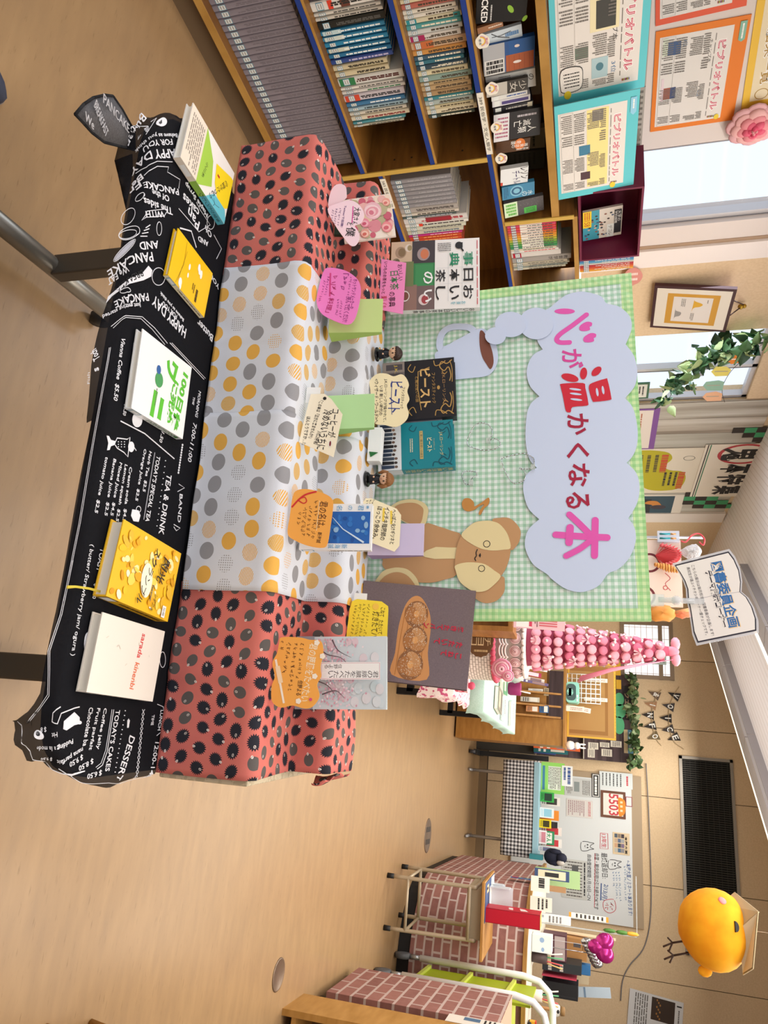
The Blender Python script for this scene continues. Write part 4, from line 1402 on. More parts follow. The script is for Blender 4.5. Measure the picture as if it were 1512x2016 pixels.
g.ball(sp2((a[0] + b_[0]) / 2, (a[1] + b_[1]) / 2, 0.003), 0.011, 0.011, 0.011, CLEAR, 10)
g.box(sp2, b_[0] - 0.006, b_[0] + 0.006, b_[1] - 0.012, b_[1] + 0.02, -0.006, 0.006, CLEAR)
g.obj('clip_stand', parent=root)
# ================================================================ display table
TZ, A0, A1, D0, D1 = 0.70, -1.10, 0.17, 1.0, 1.80
DARKM = M('#57534d', 0.4, 0.6)
root = thing('display_table', TB((A0 + A1) / 2, 1.4, 0), 'folding table with grey metal T legs under the black menu cloth and step display', 'table')
g = G()
g.prism(TB.off(A0 + 0.005, D0 + 0.005), rrect(A1 - A0 - 0.01, D1 - D0 - 0.005, 0.115), TZ - 0.03, TZ - 0.002, M('#4a4540', 0.5))
g.obj('table_top', parent=root)
for px, py in ((75, 520), (40, 1313)):
 p = onz(px, py, 0.03)
 a = max(TB.loc(p)[0], A0 + 0.036)
 d = 1.47
 g = G()
 g.box(TB, a - 0.03, a + 0.03, d - 0.022, d + 0.022, 0.09, TZ - 0.03, DARKM)
 g.box(TB, a - 0.03, a + 0.03, d - 0.22, d + 0.22, TZ - 0.05, TZ - 0.028, DARKM)
 o = g.obj('leg', parent=root, bevel=0.004)
 g = G()
 g.tube([TB(a, d - 0.30, 0.085), TB(a, d + 0.30, 0.085)], 0.026, M('#8b8880', 0.35, 0.6), n=12)
 g.obj('foot_bar', parent=root)
 for dd in (-0.27, 0.27):
  g = G()
  f = Fr(TB(a - 0.014, d + dd, 0.03), TB.y, UP, TB.x)
  g.lathe(f, [(0.0, 0), (0.03, 0.0), (0.03, 0.028), (0.0, 0.028)], M('#222222', 0.5), 14)
  g.box(TB, a - 0.018, a + 0.018, d + dd - 0.012, d + dd + 0.012, 0.045, 0.07, M('#3a3a3a', 0.4))
  g.obj('caster', parent=root)
# ---------------------------------------------------------------- black menu cloth
CL = NT('menu_cloth', 0.85, 0.1)
v = CL.obj((1, 1, 1), (0, 0, 0.25))
f = CL.noise(v, 400, 1)
CL.col(CL.ramp(f, ((0.3, '#15151a'), (0.7, '#1f2025'))))
CL.b.inputs['Alpha'].default_value = 0.72
CL = CL.m
CHALK = M('#e4e4ea', 0.8)
CHALK2 = M('#8f8f96', 0.8)
def table_near(a, d):
 r = 0.12
 qx, qy = min(max(a, A0 + r), A1 - r), min(max(d, D0 + r), D1 - r)
 ox, oy = a - qx, d - qy
 L = math.hypot(ox, oy)
 if L <= r or (A0 + r <= a <= A1 - r and D0 <= d) or (D0 + r <= d and A0 <= a <= A1):
  return None
 nx, ny = ox / L, oy / L
 return qx + nx * r, qy + ny * r, nx, ny, L - r
def drape(a, d, k=0.0):
 t = table_near(a, d)
 if t is None:
  return TB(a, d, TZ + 0.0025 + k)
 x, y, nx, ny, E = t
 s = a * ny - d * nx                # position along the edge
 w = sin(s * 26) * 0.5 + sin(s * 11 + 1) * 0.5
 out = E * (0.34 + 0.22 * w * min(1, E / 0.05))
 dn = E * 0.50 - 0.10 * E * w
 dn = dn * min(1, E / 0.015 * 0.5 + 0.5)
 return TB(x + nx * (out + k), y + ny * (out + k), TZ + 0.0025 - dn + k * 0.6)
def c6(x, y):
 return 140 + x / 4.033, 180 + y / 4.033
def c7(x, y):
 return 100 + x / 4.03, 680 + y / 4.03
def c8(x, y):
 return x / 3.878, 1100 + y / 3.878
def ad(p):
 return TB.loc(onz(p[0], p[1], TZ + 0.0025))
def sliced(vs, fs, step=0.02, force=False):
 """cut a flat patch along a grid where it leaves the table top"""
 if not force and all(table_near(*p) is None for p in vs):
  return vs, fs
 bm = bmesh.new()
 bv = [bm.verts.new((x, y, 0)) for x, y in vs]
 for f in fs:
  try:
   bm.faces.new([bv[i] for i in f])
  except ValueError:
   pass
 bmesh.ops.triangulate(bm, faces=bm.faces[:])
 for ax in (0, 1):
  lo, hi = min(p[ax] for p in vs), max(p[ax] for p in vs)
  c = math.ceil(lo / step) * step
  while c < hi:
   geom = bm.verts[:] + bm.edges[:] + bm.faces[:]
   co_, no = [0, 0, 0], [0, 0, 0]
   co_[ax], no[ax] = c, 1
   bmesh.ops.bisect_plane(bm, geom=geom, plane_co=co_, plane_no=no, dist=1e-6)
   c += step
 bm.verts.index_update()
 r = [(v.co.x, v.co.y) for v in bm.verts], [[v.index for v in f.verts] for f in bm.faces]
 bm.free()
 return r
class ClothP(P):
 def lay(s, pts, fs, m):
  vs, fs = sliced([tuple(p) for p in pts], fs)
  s.k += s.dk
  s.g.add([drape(x, y, s.k) for x, y in vs], fs, m)
outline = [(455, 302), (410, 250), (372, 212), (330, 208), (270, 204), (235, 210), (224, 232), (262, 262), (262, 300), (250, 390), (235, 500), (205, 600),
   (182, 700), (168, 800), (168, 812), (180, 814), (163, 900), (135, 1050), (110, 1200), (85, 1320), (76, 1366), (48, 1410), (14, 1445), (2, 1452), (22, 1485),
   (36, 1520), (60, 1541), (86, 1546), (124, 1532), (160, 1545), (200, 1566), (232, 1585), (252, 1593), (272, 1582), (290, 1562), (306, 1528),
   (313, 1500), (330, 1400), (352, 1150), (398, 800), (430, 540)]
pts = [ad(p) for p in outline]
# run a little way under the steps at the back
n_back = 5
pts = pts[:-4] + [(x, y + 0.03) for x, y in pts[-4:]]
pts[0] = (pts[0][0], pts[0][1] + 0.02)
vs, fs = sliced(pts, [list(range(len(pts)))], 0.016, True)
root = thing('menu_cloth', TB(-0.5, 1.15, TZ + 0.001), 'thin black cloth printed with white cafe menu lettering, spread over the table front', 'tablecloth')
g = G()
g.add([drape(x, y) for x, y in vs], fs, CL, True)
gc = g
# turned-over corner at the far left: grey underside
g = G()
UND = NT('cloth_underside', 0.9, 0.1)
UND.col(UND.ramp(UND.noise(UND.obj(), 300, 1), ((0.3, '#565456'), (0.7, '#666466'))))
fl = [(148, 225), (165, 205), (184, 192), (205, 187), (222, 189), (240, 215), (264, 258), (265, 295), (236, 288), (205, 280), (182, 262), (165, 243)]
fp = []
for i, p in enumerate(fl):
 w = hit(p[0], p[1], TB(-1.08, 1.0, 0.655), (UP + TB.y * 0.25).normalized())
 fp.append(w)
ctr = sum((Vv for Vv in fp), V()) / len(fp) + UP * 0.012
g.add(fp + [ctr], [(i, (i + 1) % len(fp), len(fp)) for i in range(len(fp))], UND.m, True)
for i in range(len(fp)):
 a, b = fp[i], fp[(i + 1) % len(fp)]
 g.tube([a, b], 0.0022, M('#121216', 0.9), 5, cap=False)
pf = P(g, Fr(ctr, (fp[8] - fp[2]).normalized(), UP.cross((fp[8] - fp[2]).normalized()), UP), 1, 1)
gf = g
def inflap(tx, p, q, h):
 n_ = (UP + TB.y * 0.25).normalized()
 f = plane(TB(-1.08, 1.0, 0.664), n_)
 pp = P(gf, f)
 pp.along(tx, f.q(*c6(*p)), f.q(*c6(*q)), h, M('#b9b7ba', 0.9))
inflap('BREAKFAST', (190, 90), (285, 340), 0.018)
inflap('PANCAKE', (255, 50), (460, 300), 0.016)
inflap('We', (110, 190), (180, 275), 0.014)
gf.obj('folded_corner', 'grey underside of the folded corner', parent=root, solid=0.0008)
g = gc
cp = ClothP(g, TB)
cp.k = 0.0010
cp.dk = 0.000005
def cw(tx, p, q, h, c=c6, m=None, bold=0.0, z=4.03):
 cp.along(tx, ad(c(*p)), ad(c(*q)), None if h is None else h * 0.00022 * 1.0 * 4.03 / z * 1.25, m or CHALK, bold)
def cl(pts_, w, c=c6, m=None):
 cp.line([ad(c(*p)) for p in pts_], w, m or CHALK)
def cpoly(pts_, c=c6, m=None):
 cp.poly([ad(c(*p)) for p in pts_], m or CHALK)
def cring(x, y, rx, ry, c=c6, w=0.0012, a=0.0):
 cl([(x + rx * cos(t) * cos(a) - ry * sin(t) * sin(a), y + rx * cos(t) * sin(a) + ry * sin(t) * cos(a)) for t in [2 * pi * i / 20 for i in range(21)]], w, c)
def cell(x, y, rx, ry, c=c6, m=None, a=0.0):
 cpoly([(x + rx * cos(t) * cos(a) - ry * sin(t) * sin(a), y + rx * cos(t) * sin(a) + ry * sin(t) * cos(a)) for t in [2 * pi * i / 20 for i in range(20)]], c, m)
for a in [('Butter', (600, 95), (455, 225), 62), ('Behave as you think', (840, 345), (515, 345), 34), ('FOR YOU', (800, 400), (580, 412), 38),
   ('HAPPY DAY', (870, 490), (480, 505), 58), ('Be', (570, 640), (495, 655), 48), ('Fr', (555, 690), (470, 700), 60), ('PANCAKE', (850, 800), (575, 735), 44),
   ('Of the', (775, 855), (640, 800), 42), ('The sides', (800, 955), (575, 870), 48), ('WITH', (735, 975), (590, 975), 40), ('AND', (690, 1215), (540, 1228), 50),
   ('PANCAKE', (645, 1312), (300, 1345), 62), ('We EAT', (455, 1390), (300, 1412), 48), ('PANCAKE', (610, 1632), (350, 1652), 52),
   ('Just getting started', (550, 1690), (260, 1712), 36), ('HAPPY DAY', (905, 1925), (645, 1650), 78), ('FOR YOU', (835, 1795), (722, 1680), 38),
   ('Behave as you think', (890, 1815), (705, 1595), 34), ('Maple Syrup', (1080, 985), (905, 725), 52), ('AND', (1085, 1215), (1005, 1165), 40),
   ('Pan', (1010, 1075), (925, 950), 80), ('cakes', (1010, 975), (885, 835), 70), ('Butter', (1120, 1965), (1000, 1830), 60), ('YOU', (1170, 1560), (1100, 1450), 40),
   ('PEACE', (1330, 560), (1260, 470), 30), ('Oh', (1110, 1150), (1060, 1080), 50)]:
 cw(*a, bold=0.012)
cpoly([(610, 1385), (560, 1445), (300, 1545), (285, 1600), (330, 1560), (570, 1500), (630, 1470), (640, 1420)])
cw('BREAKFAST', (565, 1440), (305, 1560), 42, m=M('#17171b', 0.8), bold=0.02)
cl([(765, 940), (735, 990), (590, 1000), (555, 1025), (585, 985), (600, 950), (735, 935), (765, 940)], 0.0012)
cell(715, 240, 42, 38)
cl([(640, 190), (690, 165), (640, 240), (600, 290)], 0.0012)
cl([(620, 215), (560, 150), (540, 270), (600, 225)], 0.002)
cring(465, 1085, 82, 52, a=0.5)
cring(455, 1090, 70, 34, a=0.5)
cell(428, 1215, 85, 24, a=-0.5, m=M('#b9b9c4', 0.8))
cring(428, 1215, 92, 32, a=-0.5)
cring(695, 1090, 20, 54)
cring(548, 818, 32, 30)
cring(460, 930, 52, 70)
cring(690, 1470, 52, 70)
cring(1105, 1040, 30, 55)
for s_ in (0, 1, 2, 3):
 cl([(545 + s_ * 14, 1150 - s_ * 22), (600 + s_ * 8, 1150 - s_ * 30)], 0.0016)
 cl([(590 + s_ * 3, 215 + s_ * 16), (625, 225 + s_ * 14)], 0.0012)
cl([(520, 560), (600, 590), (680, 555), (800, 560)], 0.0012)
cl([(580, 650), (680, 595), (770, 600), (760, 640), (860, 700), (850, 770)], 0.0012)
cl([(990, 880), (1020, 940), (1100, 1060), (1010, 1115), (850, 930)], 0.0014)
cl([(1130, 1140), (1190, 1250), (1150, 1330)], 0.0014)
cring(430, 1570, 40, 20, a=0.4)
cl([(860, 1085), (950, 1110), (990, 1240)], 0.003)
cl([(320, 1830), (380, 1800), (430, 1780), (560, 1790), (660, 1880), (760, 2000)], 0.0012)
cl([(335, 1850), (390, 1815), (430, 1795), (550, 1805), (640, 1890), (740, 2010)], 0.0010)
cw('s', (372, 150), (368, 120), 40, c7, bold=0.03)
cw('Toch', (375, 60), (350, -30), 60, c7, bold=0.02)
cw('Fish', (300, 220), (305, 130), 24, c7)
cl([(475, -10), (460, 90), (378, 560), (330, 830), (290, 1060), (235, 1400), (190, 1620), (110, 2016)], 0.0012, c7)
cl([(465, -10), (450, 90), (366, 560), (318, 830), (278, 1060), (223, 1400), (178, 1620), (98, 2016)], 0.0012, c7)
for a in [('Vienna Coffee  $5.50', (570, -60), (505, 438), 44), ("TEA & DRINK", (935, 1025), (870, 1500), 62), ("TODAY'S SPECIAL TEA", (850, 880), (760, 1400), 44),
   ('Herb Tea  $2.5', (785, 842), (732, 1160), 34), ('Orange Juice  $2.5', (742, 822), (672, 1232), 36), ('Cream soda  $4.5', (628, 965), (572, 1400), 34),
   ('Lemon squash  $2.5', (590, 945), (518, 1395), 36), ('Mixed Juice  $4.5', (548, 930), (475, 1350), 36), ('Banana Juice  $2.5', (500, 900), (428, 1350), 36),
   ('tomato juice  $2.5', (437, 885), (350, 1328), 38), ('MORNING', (1178, 365), (1150, 570), 36), ('TIME', (1132, 410), (1124, 470), 24),
   ('7:00-11:00', (1140, 620), (1095, 925), 50), ('BAND', (1030, 1180), (1012, 1405), 40), ('TOAST', (405, 1610), (372, 1795), 42),
   ('$5.50', (590, 470), (575, 555), 34), ('1.50', (885, 690), (865, 770), 34), ('$ 6.50', (350, 1890), (335, 2010), 34)]:
 cw(*a, c=c7, bold=0.008)
cl([(820, 850), (732, 1382)], 0.0026, c7, CHALK2)
cl([(548, 600), (740, 700), (975, 900)], 0.0022, c7)
cl([(940, -20), (1210, 270)], 0.0014, c7)
cl([(955, -20), (1222, 262)], 0.0010, c7)
for i in range(12):
 cell(905 - i * 6.2, 915 + i * 47, 4, 4, c7)
 cell(1040 - i * 3, 790 + i * 20, 6, 9, c7)
cpoly([(437, 715), (455, 720), (470, 750), (510, 760), (500, 790), (470, 800), (460, 830), (440, 832), (450, 775)], c7)
cl([(510, 760), (520, 735), (600, 745), (622, 728), (605, 885), (575, 850), (520, 815), (505, 790)], 0.0018, c7)
cell(632, 805, 24, 42, c7)
cl([(655, 810), (672, 835)], 0.0016, c7)
for i in range(9):
 cell(530 + (i % 3) * 24, 765 + (i // 3) * 20, 4, 4, c7)
cpoly([(640, 1300), (690, 1310), (705, 1350), (690, 1400), (650, 1395), (630, 1350)], c7)
cring(690, 1300, 18, 24, c7)
cell(680, 590, 40, 60, c7)
cl([(1010, 1100), (1055, 1130), (1000, 1160)], 0.0014, c7)
cl([(970, 1420), (1020, 1450), (990, 1470), (970, 1440)], 0.0016, c7)
cl([(655, -20), (648, 40)], 0.002, c7)
cw('( butter/ Strawberry jam/ ogura )', (320 / 4.03 * 3.878 + 100 * 3.878, (680 + 1580 / 4.03 - 1100) * 3.878), (545, 740), 42, c8, z=3.878)
for a in [('LUNCH', (1232, 1155), (1208, 1310), 34), ('TIME', (1165, 1192), (1155, 1270), 28), ('12:00-14:00', (1195, 1400), (1135, 1740), 48),
   ('DESSERT', (1005, 1355), (900, 1702), 62), ("TODAY'S CAKES", (895, 1155), (812, 1622), 44), ('Coffee jelly', (795, 1140), (738, 1455), 38),
   ('Fruit parfait', (745, 1140), (680, 1460), 38), ('Chocolate ba', (690, 1135), (640, 1430), 38), ('nana parfait', (625, 1450), (435, 1570), 36),
   ('$ 9.50', (400, 1580), (308, 1625), 36), ('Pudding a la mode', (550, 1385), (270, 1530), 36), ('$ 6.50', (770, 1630), (660, 1660), 34), ('$ 8.50', (705, 1540), (595, 1600), 34),
   ('$ 9.50', (625, 1510), (525, 1570), 34), ('Hot', (430, 1340), (390, 1360), 28), ('$ 8', (350, 1325), (300, 1345), 30)]:
 cw(*a, c=c8, bold=0.008, z=3.878)
cl([(862, 1150), (838, 1300), (812, 1470), (775, 1575), (735, 1605)], 0.0014, c8)
cl([(848, 1150), (826, 1300), (800, 1460), (765, 1560), (725, 1592)], 0.0010, c8)
cl([(1090 - i * 3.7 + (9 if i % 2 else -9), 1150 + i * 36.7) for i in range(16)], 0.0012, c8)
cl([(1090 - i * 3.7 - (9 if i % 2 else -9), 1150 + i * 36.7) for i in range(16)], 0.0012, c8)
for i in range(14):
 cell(950 - i * 6, 1160 + i * 36, 4, 4, c8)
cl([(1195, 1110), (1240, 1130), (1250, 1200), (1250, 1300), (1190, 1350)], 0.0012, c8)
cell(290, 1390, 40, 34, c8)
cell(282, 1382, 18, 16, c8, m=M('#2a2a2e', 0.8))
cell(665, 650, 30, 90, c8)
cl([(690, 510), (670, 540), (690, 560)], 0.0014, c8)
cring(1235, 770, 22, 60, c8)
cpoly([(480, 1240), (560, 1170), (600, 1210), (600, 1260), (560, 1270), (500, 1310), (475, 1300)], c8)
cl([(455, 1130), (400, 1180), (395, 1250), (430, 1260), (460, 1180), (560, 1140), (600, 1130)], 0.0018, c8)
cell(600, 1250, 16, 14, c8)
for i in range(5):
 cl([(965 + i * 2, 1290), (975 + i * 4 - 8, 1220 + abs(i - 2) * 6)], 0.0012, c8)
cl([(560, 0), (470, 420), (380, 700), (372, 1050), (160, 1350)], 0.0012, c8)
cl([(548, 0), (458, 420), (368, 700), (360, 1040), (150, 1345)], 0.0012, c8)
cl([(60, 1352), (135, 1425), (180, 1540), (250, 1640), (400, 1695), (470, 1680)], 0.0012, c8)
cl([(540, 1660), (620, 1715), (840, 1742), (960, 1812), (1050, 1808), (1175, 1688)], 0.0012, c8)
for i in range(7):
 cl([(1005, 1880), (970 + i * 12, 1820 + abs(i - 3) * 6)], 0.0014, c8)
cl([(450, 1640), (520, 1660), (640, 1620), (560, 1640), (470, 1680)], 0.0016, c8)
g.obj('cloth', parent=root, solid=0.0006)
# ---------------------------------------------------------------- stepped boxes and their cloths
R1, Z1, R2, Z2, R3 = 1.305, 0.893, 1.487, 0.975, 1.650
NEWS = NT('newsprint_wrap', 0.8)
nx_ = NEWS.obj((60, 60, 60))
NEWS.col(NEWS.ramp(NEWS.noise(nx_, 1.5, 2), ((0.45, '#b9ab90'), (0.5, '#cdbfa4'))))
NEWS = NEWS.m
g = G()
g.box(TB, -1.215, 0.178, R1 + 0.006, R3 - 0.004, TZ + 0.006, Z1 - 0.004, NEWS)
pp = P(g, Fr(TB(0.178, R1 + 0.006, TZ), TB.y, UP, TB.x), R3 - R1 - 0.01, Z1 - TZ)
pp.text('In Ukraine', 0.35, 0.62, 0.75, 0.74, INK)
pp.bars(0.3, 0.2, 0.9, 0.55, 6, M('#6b6250'))
g.obj('box', 'long low box wrapped in newsprint under the lower cloth step', 'box', bevel=0.003)
g = G()
g.box(TB, -1.20, 0.15, R2 + 0.006, R3 - 0.004, Z1 - 0.003, Z2 - 0.004, NEWS)
pp = P(g, Fr(TB(0.15, R2 + 0.006, Z1), TB.y, UP, TB.x), R3 - R2 - 0.01, Z2 - Z1)
pp.bars(0.1, 0.1, 0.9, 0.9, 5, M('#6b6250'))
g.obj('box', 'narrow box wrapped in newsprint under the upper cloth step', 'box', bevel=0.003)
def weave(t, col):
 tc = t.n('ShaderNodeTexCoord')
 return tc.outputs['UV']
def pattern_base(t, freq, jitter=0.0):
 """hex-shifted cells: returns local x, y (cell units), and three random numbers"""
 tc = t.n('ShaderNodeTexCoord')
 x, y, z = t.xyz(tc.outputs['UV'])
 X = t.math('MULTIPLY', x, freq)
 Y = t.math('MULTIPLY', y, freq)
 row = t.math('FLOOR', Y)
 X2 = t.math('ADD', X, t.math('MULTIPLY', t.math('FLOORED_MODULO', row, 2.0), 0.5))
 colm = t.math('FLOOR', X2)
 lx = t.math('SUBTRACT', t.math('FRACT', X2), 0.5)
 ly = t.math('SUBTRACT', t.math('FRACT', Y), 0.5)
 cmb = t.n('ShaderNodeCombineXYZ')
 t.ln(colm, cmb.inputs[0])
 t.ln(row, cmb.inputs[1])
 wn = t.n('ShaderNodeTexWhiteNoise', noise_dimensions='2D')
 t.ln(cmb.outputs[0], wn.inputs['Vector'])
 r1, r2, r3 = t.xyz(wn.outputs['Color'])
 return lx, ly, r1, r2, r3, tc.outputs['UV']
def AND(t, a, b):
 return t.math('MULTIPLY', a, b)
def hedgehog_mat():
 t = NT('hedgehog_cotton', 0.9, 0.1)
 lx, ly, r1, r2, r3, uv = pattern_base(t, 28.0)
 an = t.math('MULTIPLY', t.math('FLOOR', t.math('MULTIPLY', r1, 6.0)), 1.1)
 ca, sa = t.math('COSINE', an), t.math('SINE', an)
 lx = t.math('ADD', lx, t.math('MULTIPLY_ADD', r2, 0.10, -0.05))
 ly = t.math('ADD', ly, t.math('MULTIPLY_ADD', r3, 0.10, -0.05))
 x = t.math('ADD', t.math('MULTIPLY', lx, ca), t.math('MULTIPLY', ly, sa))
 y = t.math('SUBTRACT', t.math('MULTIPLY', ly, ca), t.math('MULTIPLY', lx, sa))
 spiky = t.math('GREATER_THAN', r2, 0.42)
 th = t.math('ARCTAN2', y, x)
 saw = t.math('PINGPONG', t.math('MULTIPLY', th, 20.0 / (2 * pi)), 0.5)
 rad = t.math('SQRT', t.math('ADD', t.math('MULTIPLY', x, x), t.math('MULTIPLY', t.math('MULTIPLY', y, y), 1.45)))
 lim = t.math('ADD', t.math('SUBTRACT', 0.35, t.math('MULTIPLY', spiky, 0.04)), t.math('MULTIPLY', t.math('MULTIPLY', saw, 0.24), spiky))
 lim = t.math('ADD', lim, t.math('MULTIPLY_ADD', r3, 0.05, -0.02))
 body = t.math('LESS_THAN', rad, lim)
 def ell(cx, cy, a, b):
  dx = t.math('DIVIDE', t.math('SUBTRACT', x, cx), a)
  dy = t.math('DIVIDE', t.math('SUBTRACT', y, cy), b)
  return t.math('LESS_THAN', t.math('ADD', t.math('MULTIPLY', dx, dx), t.math('MULTIPLY', dy, dy)), 1.0)
 front = t.math('GREATER_THAN', r3, 0.5)
 face = ell(t.math('MULTIPLY_ADD', front, -0.12, 0.33), 0.04, 0.085, 0.06)
 ring = ell(t.math('MULTIPLY_ADD', front, -0.12, 0.33), 0.04, 0.065, 0.042)
 eye = t.math('MAXIMUM', ell(t.math('MULTIPLY_ADD', front, -0.12, 0.31), 0.05, 0.018, 0.022), ell(t.math('MULTIPLY_ADD', front, -0.12, 0.36), 0.025, 0.015, 0.018))
 nz = t.noise(uv, 900, 1)
 nz2 = t.noise(uv, 14, 2)
 pink = t.mix(nz2, rgb('#c25f60'), rgb('#d27668'))
 pink = t.mix(t.math('MULTIPLY', nz, 0.25), pink, rgb('#e39a8a'))
 bc = t.mix(spiky, rgb('#5f5a58'), rgb('#2d2e36'))
 c = t.mix(body, pink, bc)
 c = t.mix(face, c, rgb('#e2d8d2'))
 c = t.mix(t.math('MULTIPLY', ring, front), c, bc)
 c = t.mix(eye, c, t.mix(front, rgb('#1f1f24'), rgb('#e2d8d2')))
 return t.col(c)
def dots_mat():
 t = NT('dotted_cotton', 0.9, 0.1)
 lx, ly, r1, r2, r3, uv = pattern_base(t, 21.5)
 k = t.math('FLOOR', t.math('MULTIPLY', r1, 7.0))
 def isk(n):
  return t.math('COMPARE', k, float(n), 0.1)
 lx = t.math('ADD', lx, t.math('MULTIPLY_ADD', r2, 0.10, -0.05))
 ly = t.math('ADD', ly, t.math('MULTIPLY_ADD', r3, 0.10, -0.05))
 an = t.math('MULTIPLY', r2, 6.28)
 yy = t.math('MULTIPLY', ly, t.math('MULTIPLY_ADD', r3, 0.25, 1.0))
 rad = t.math('SQRT', t.math('ADD', t.math('MULTIPLY', lx, lx), t.math('MULTIPLY', yy, yy)))
 disc = t.math('LESS_THAN', rad, t.math('MULTIPLY_ADD', r3, 0.05, 0.355))
 x, y, z = t.xyz(uv)
 sx = t.math('FRACT', t.math('MULTIPLY', x, 330.0))
 sy = t.math('FRACT', t.math('MULTIPLY', t.math('ADD', y, t.math('MULTIPLY', x, 0.3)), 300.0))
 px, py = t.math('SUBTRACT', sx, 0.5), t.math('SUBTRACT', sy, 0.5)
 stripe = t.math('GREATER_THAN', sy, 0.45)
 mesh = t.math('MAXIMUM', t.math('GREATER_THAN', sy, 0.28), t.math('GREATER_THAN', sx, 0.28))
 X2 = t.math('SUBTRACT', t.math('FRACT', t.math('MULTIPLY', x, 210.0)), 0.5)
 Y2 = t.math('SUBTRACT', t.math('FRACT', t.math('MULTIPLY', y, 210.0)), 0.5)
 dot = t.math('LESS_THAN', t.math('ADD', t.math('MULTIPLY', X2, X2), t.math('MULTIPLY', Y2, Y2)), 0.07)
 tri = t.math('LESS_THAN', t.math('ADD', t.math('ABSOLUTE', X2), t.math('MULTIPLY', Y2, 0.7)), 0.05)
 fill = t.math('ADD', t.math('ADD', isk(0), isk(1)), t.math('ADD', t.math('ADD', isk(2), isk(6)), t.math('ADD', t.math('MULTIPLY', isk(3), mesh), t.math('MULTIPLY', isk(4), stripe))))
 fill = t.math('ADD', fill, t.math('MULTIPLY', isk(5), t.math('MAXIMUM', t.math('MULTIPLY', dot, t.math('GREATER_THAN', r3, 0.5)), t.math('MULTIPLY', tri, t.math('LESS_THAN', r3, 0.5)))))
 m = t.math('MULTIPLY', disc, fill)
 grey = t.math('ADD', isk(2), t.math('ADD', isk(6), t.math('MULTIPLY', isk(5), t.math('GREATER_THAN', r2, 0.4))))
 nz = t.noise(uv, 1200, 1)
 yel = t.mix(isk(3), rgb('#dda21f'), rgb('#d0a040'))
 ink = t.mix(grey, yel, rgb('#86858a'))
 ground = t.mix(nz, rgb('#c6cad6'), rgb('#d9dce4'))
 c = t.mix(m, ground, ink)
 c = t.mix(t.math('MULTIPLY', nz, 0.15), c, rgb('#ffffff'))
 return t.col(c)
HEDGE, DOTS = hedgehog_mat(), dots_mat()
PROF = [(R1 - 0.002, TZ + 0.004), (R1, TZ + 0.03), (R1, Z1 - 0.012), (R1 + 0.010, Z1), (R2 - 0.006, Z1), (R2 - 0.001, Z1 + 0.006), (R2, Z2 - 0.010), (R2 + 0.009, Z2), (R3 - 0.006, Z2)]
def profile(t):
 # t in metres along the step profile
 for (a, b), (c, d) in zip(PROF, PROF[1:]):
  L = math.hypot(c - a, d - b)
  if t <= L:
   return a + (c - a) * t / L, b + (d - b) * t / L, (c - a) / L, (d - b) / L
  t -= L
 (a, b), (c, d) = PROF[-2:]
 return d and c, d, 1.0, 0.0
PLEN = sum(math.hypot(c - a, d - b) for (a, b), (c, d) in zip(PROF, PROF[1:]))
def step_cloth(a0, a1, mat_, label, seed, lift=0.0015, end=None, uvo=(0, 0), endz=0.0):
 rr = random.Random(seed)
 ph = [1.0, 2.3, 4.1, 0.7]
 NU, NVV = max(24, int((a1 - a0) / 0.011)), 66
 g = G()
 vs, uv, fs = [], [], []
 for i in range(NU + 1):
  for j in range(NVV + 1):
   s, t_ = i / NU, j / NVV * PLEN
   d, z, td, tz = profile(t_)
   a = a0 + (a1 - a0) * s + 0.004 * sin(t_ * 9 + ph[0]) * (1 if s < 0.05 or s > 0.95 else 0)
   nn = (-tz, td)                          # outwards: towards the viewer and up
   w = 0.0016 * sin(a * 23 + ph[1] + t_ * 5) + 0.0013 * sin(a * 41 + ph[2] - t_ * 11) + 0.0012 * sin(t_ * 31 + a * 7 + ph[3])
   fold = 0.0022 * math.exp(-((s - 0.5) / 0.012) ** 2) + 0.0016 * math.exp(-((t_ / PLEN - 0.33) / 0.01) ** 2)
   e = lift + 0.0036 + w + fold
   vs.append(TB(a, d + nn[0] * e, max(z + nn[1] * e, TZ + 0.005 + lift)))
   uv.append(((a - a0) + uvo[0], t_ + uvo[1]))
 for i in range(NU):
  for j in range(NVV):
   q = i * (NVV + 1) + j
   fs.append((q, q + NVV + 1, q + NVV + 2, q + 1))
 g.uv = uv
 g.add(vs, fs, mat_, True)
 if end is not None:                                # hem hanging past the end of the upper step
  b = len(g.v)
  pts_, uu = [], []
  for i in range(9):
   for j in range(12):
    t_ = j / 11
    d = R2 - 0.01 + (R3 - R2) * t_
    dz = 0.055 * i / 8
    pts_.append(TB(a1 + 0.004 + 0.012 * sin(i / 8 * 2) + 0.006 * sin(t_ * 9), d, Z2 + 0.004 - dz * (0.5 + 0.8 * t_)))
    uu.append((a1 - a0 + dz, 0.2 + t_ * 0.17))
  g.uv += uu
  g.add(pts_, [(i * 12 + j, i * 12 + j + 1, i * 12 + 13 + j, i * 12 + 12 + j) for i in range(8) for j in range(11)], mat_, True)
 return g.obj('cloth', label, 'cloth', 'printed cotton cloths on the steps', solid=0.0012)
def abase(px, py):
 return ad((px, py))[0]
b1, b2, b3 = abase(432, 522), abase(392, 808), abase(352, 1146)
step_cloth(-1.222, b1 + 0.012, HEDGE, 'pink cloth with black and grey hedgehogs at the left end of the steps', 1, 0.0006)
step_cloth(b1 - 0.004, b2 + 0.006, DOTS, 'white cloth with yellow and grey dots next to the left hedgehog cloth', 2, 0.0033, uvo=(0.37, 0.11))
step_cloth(b2 - 0.002, b3 + 0.01, DOTS, 'white cloth with yellow and grey dots next to the right hedgehog cloth', 3, 0.0066, uvo=(1.91, 0.53))
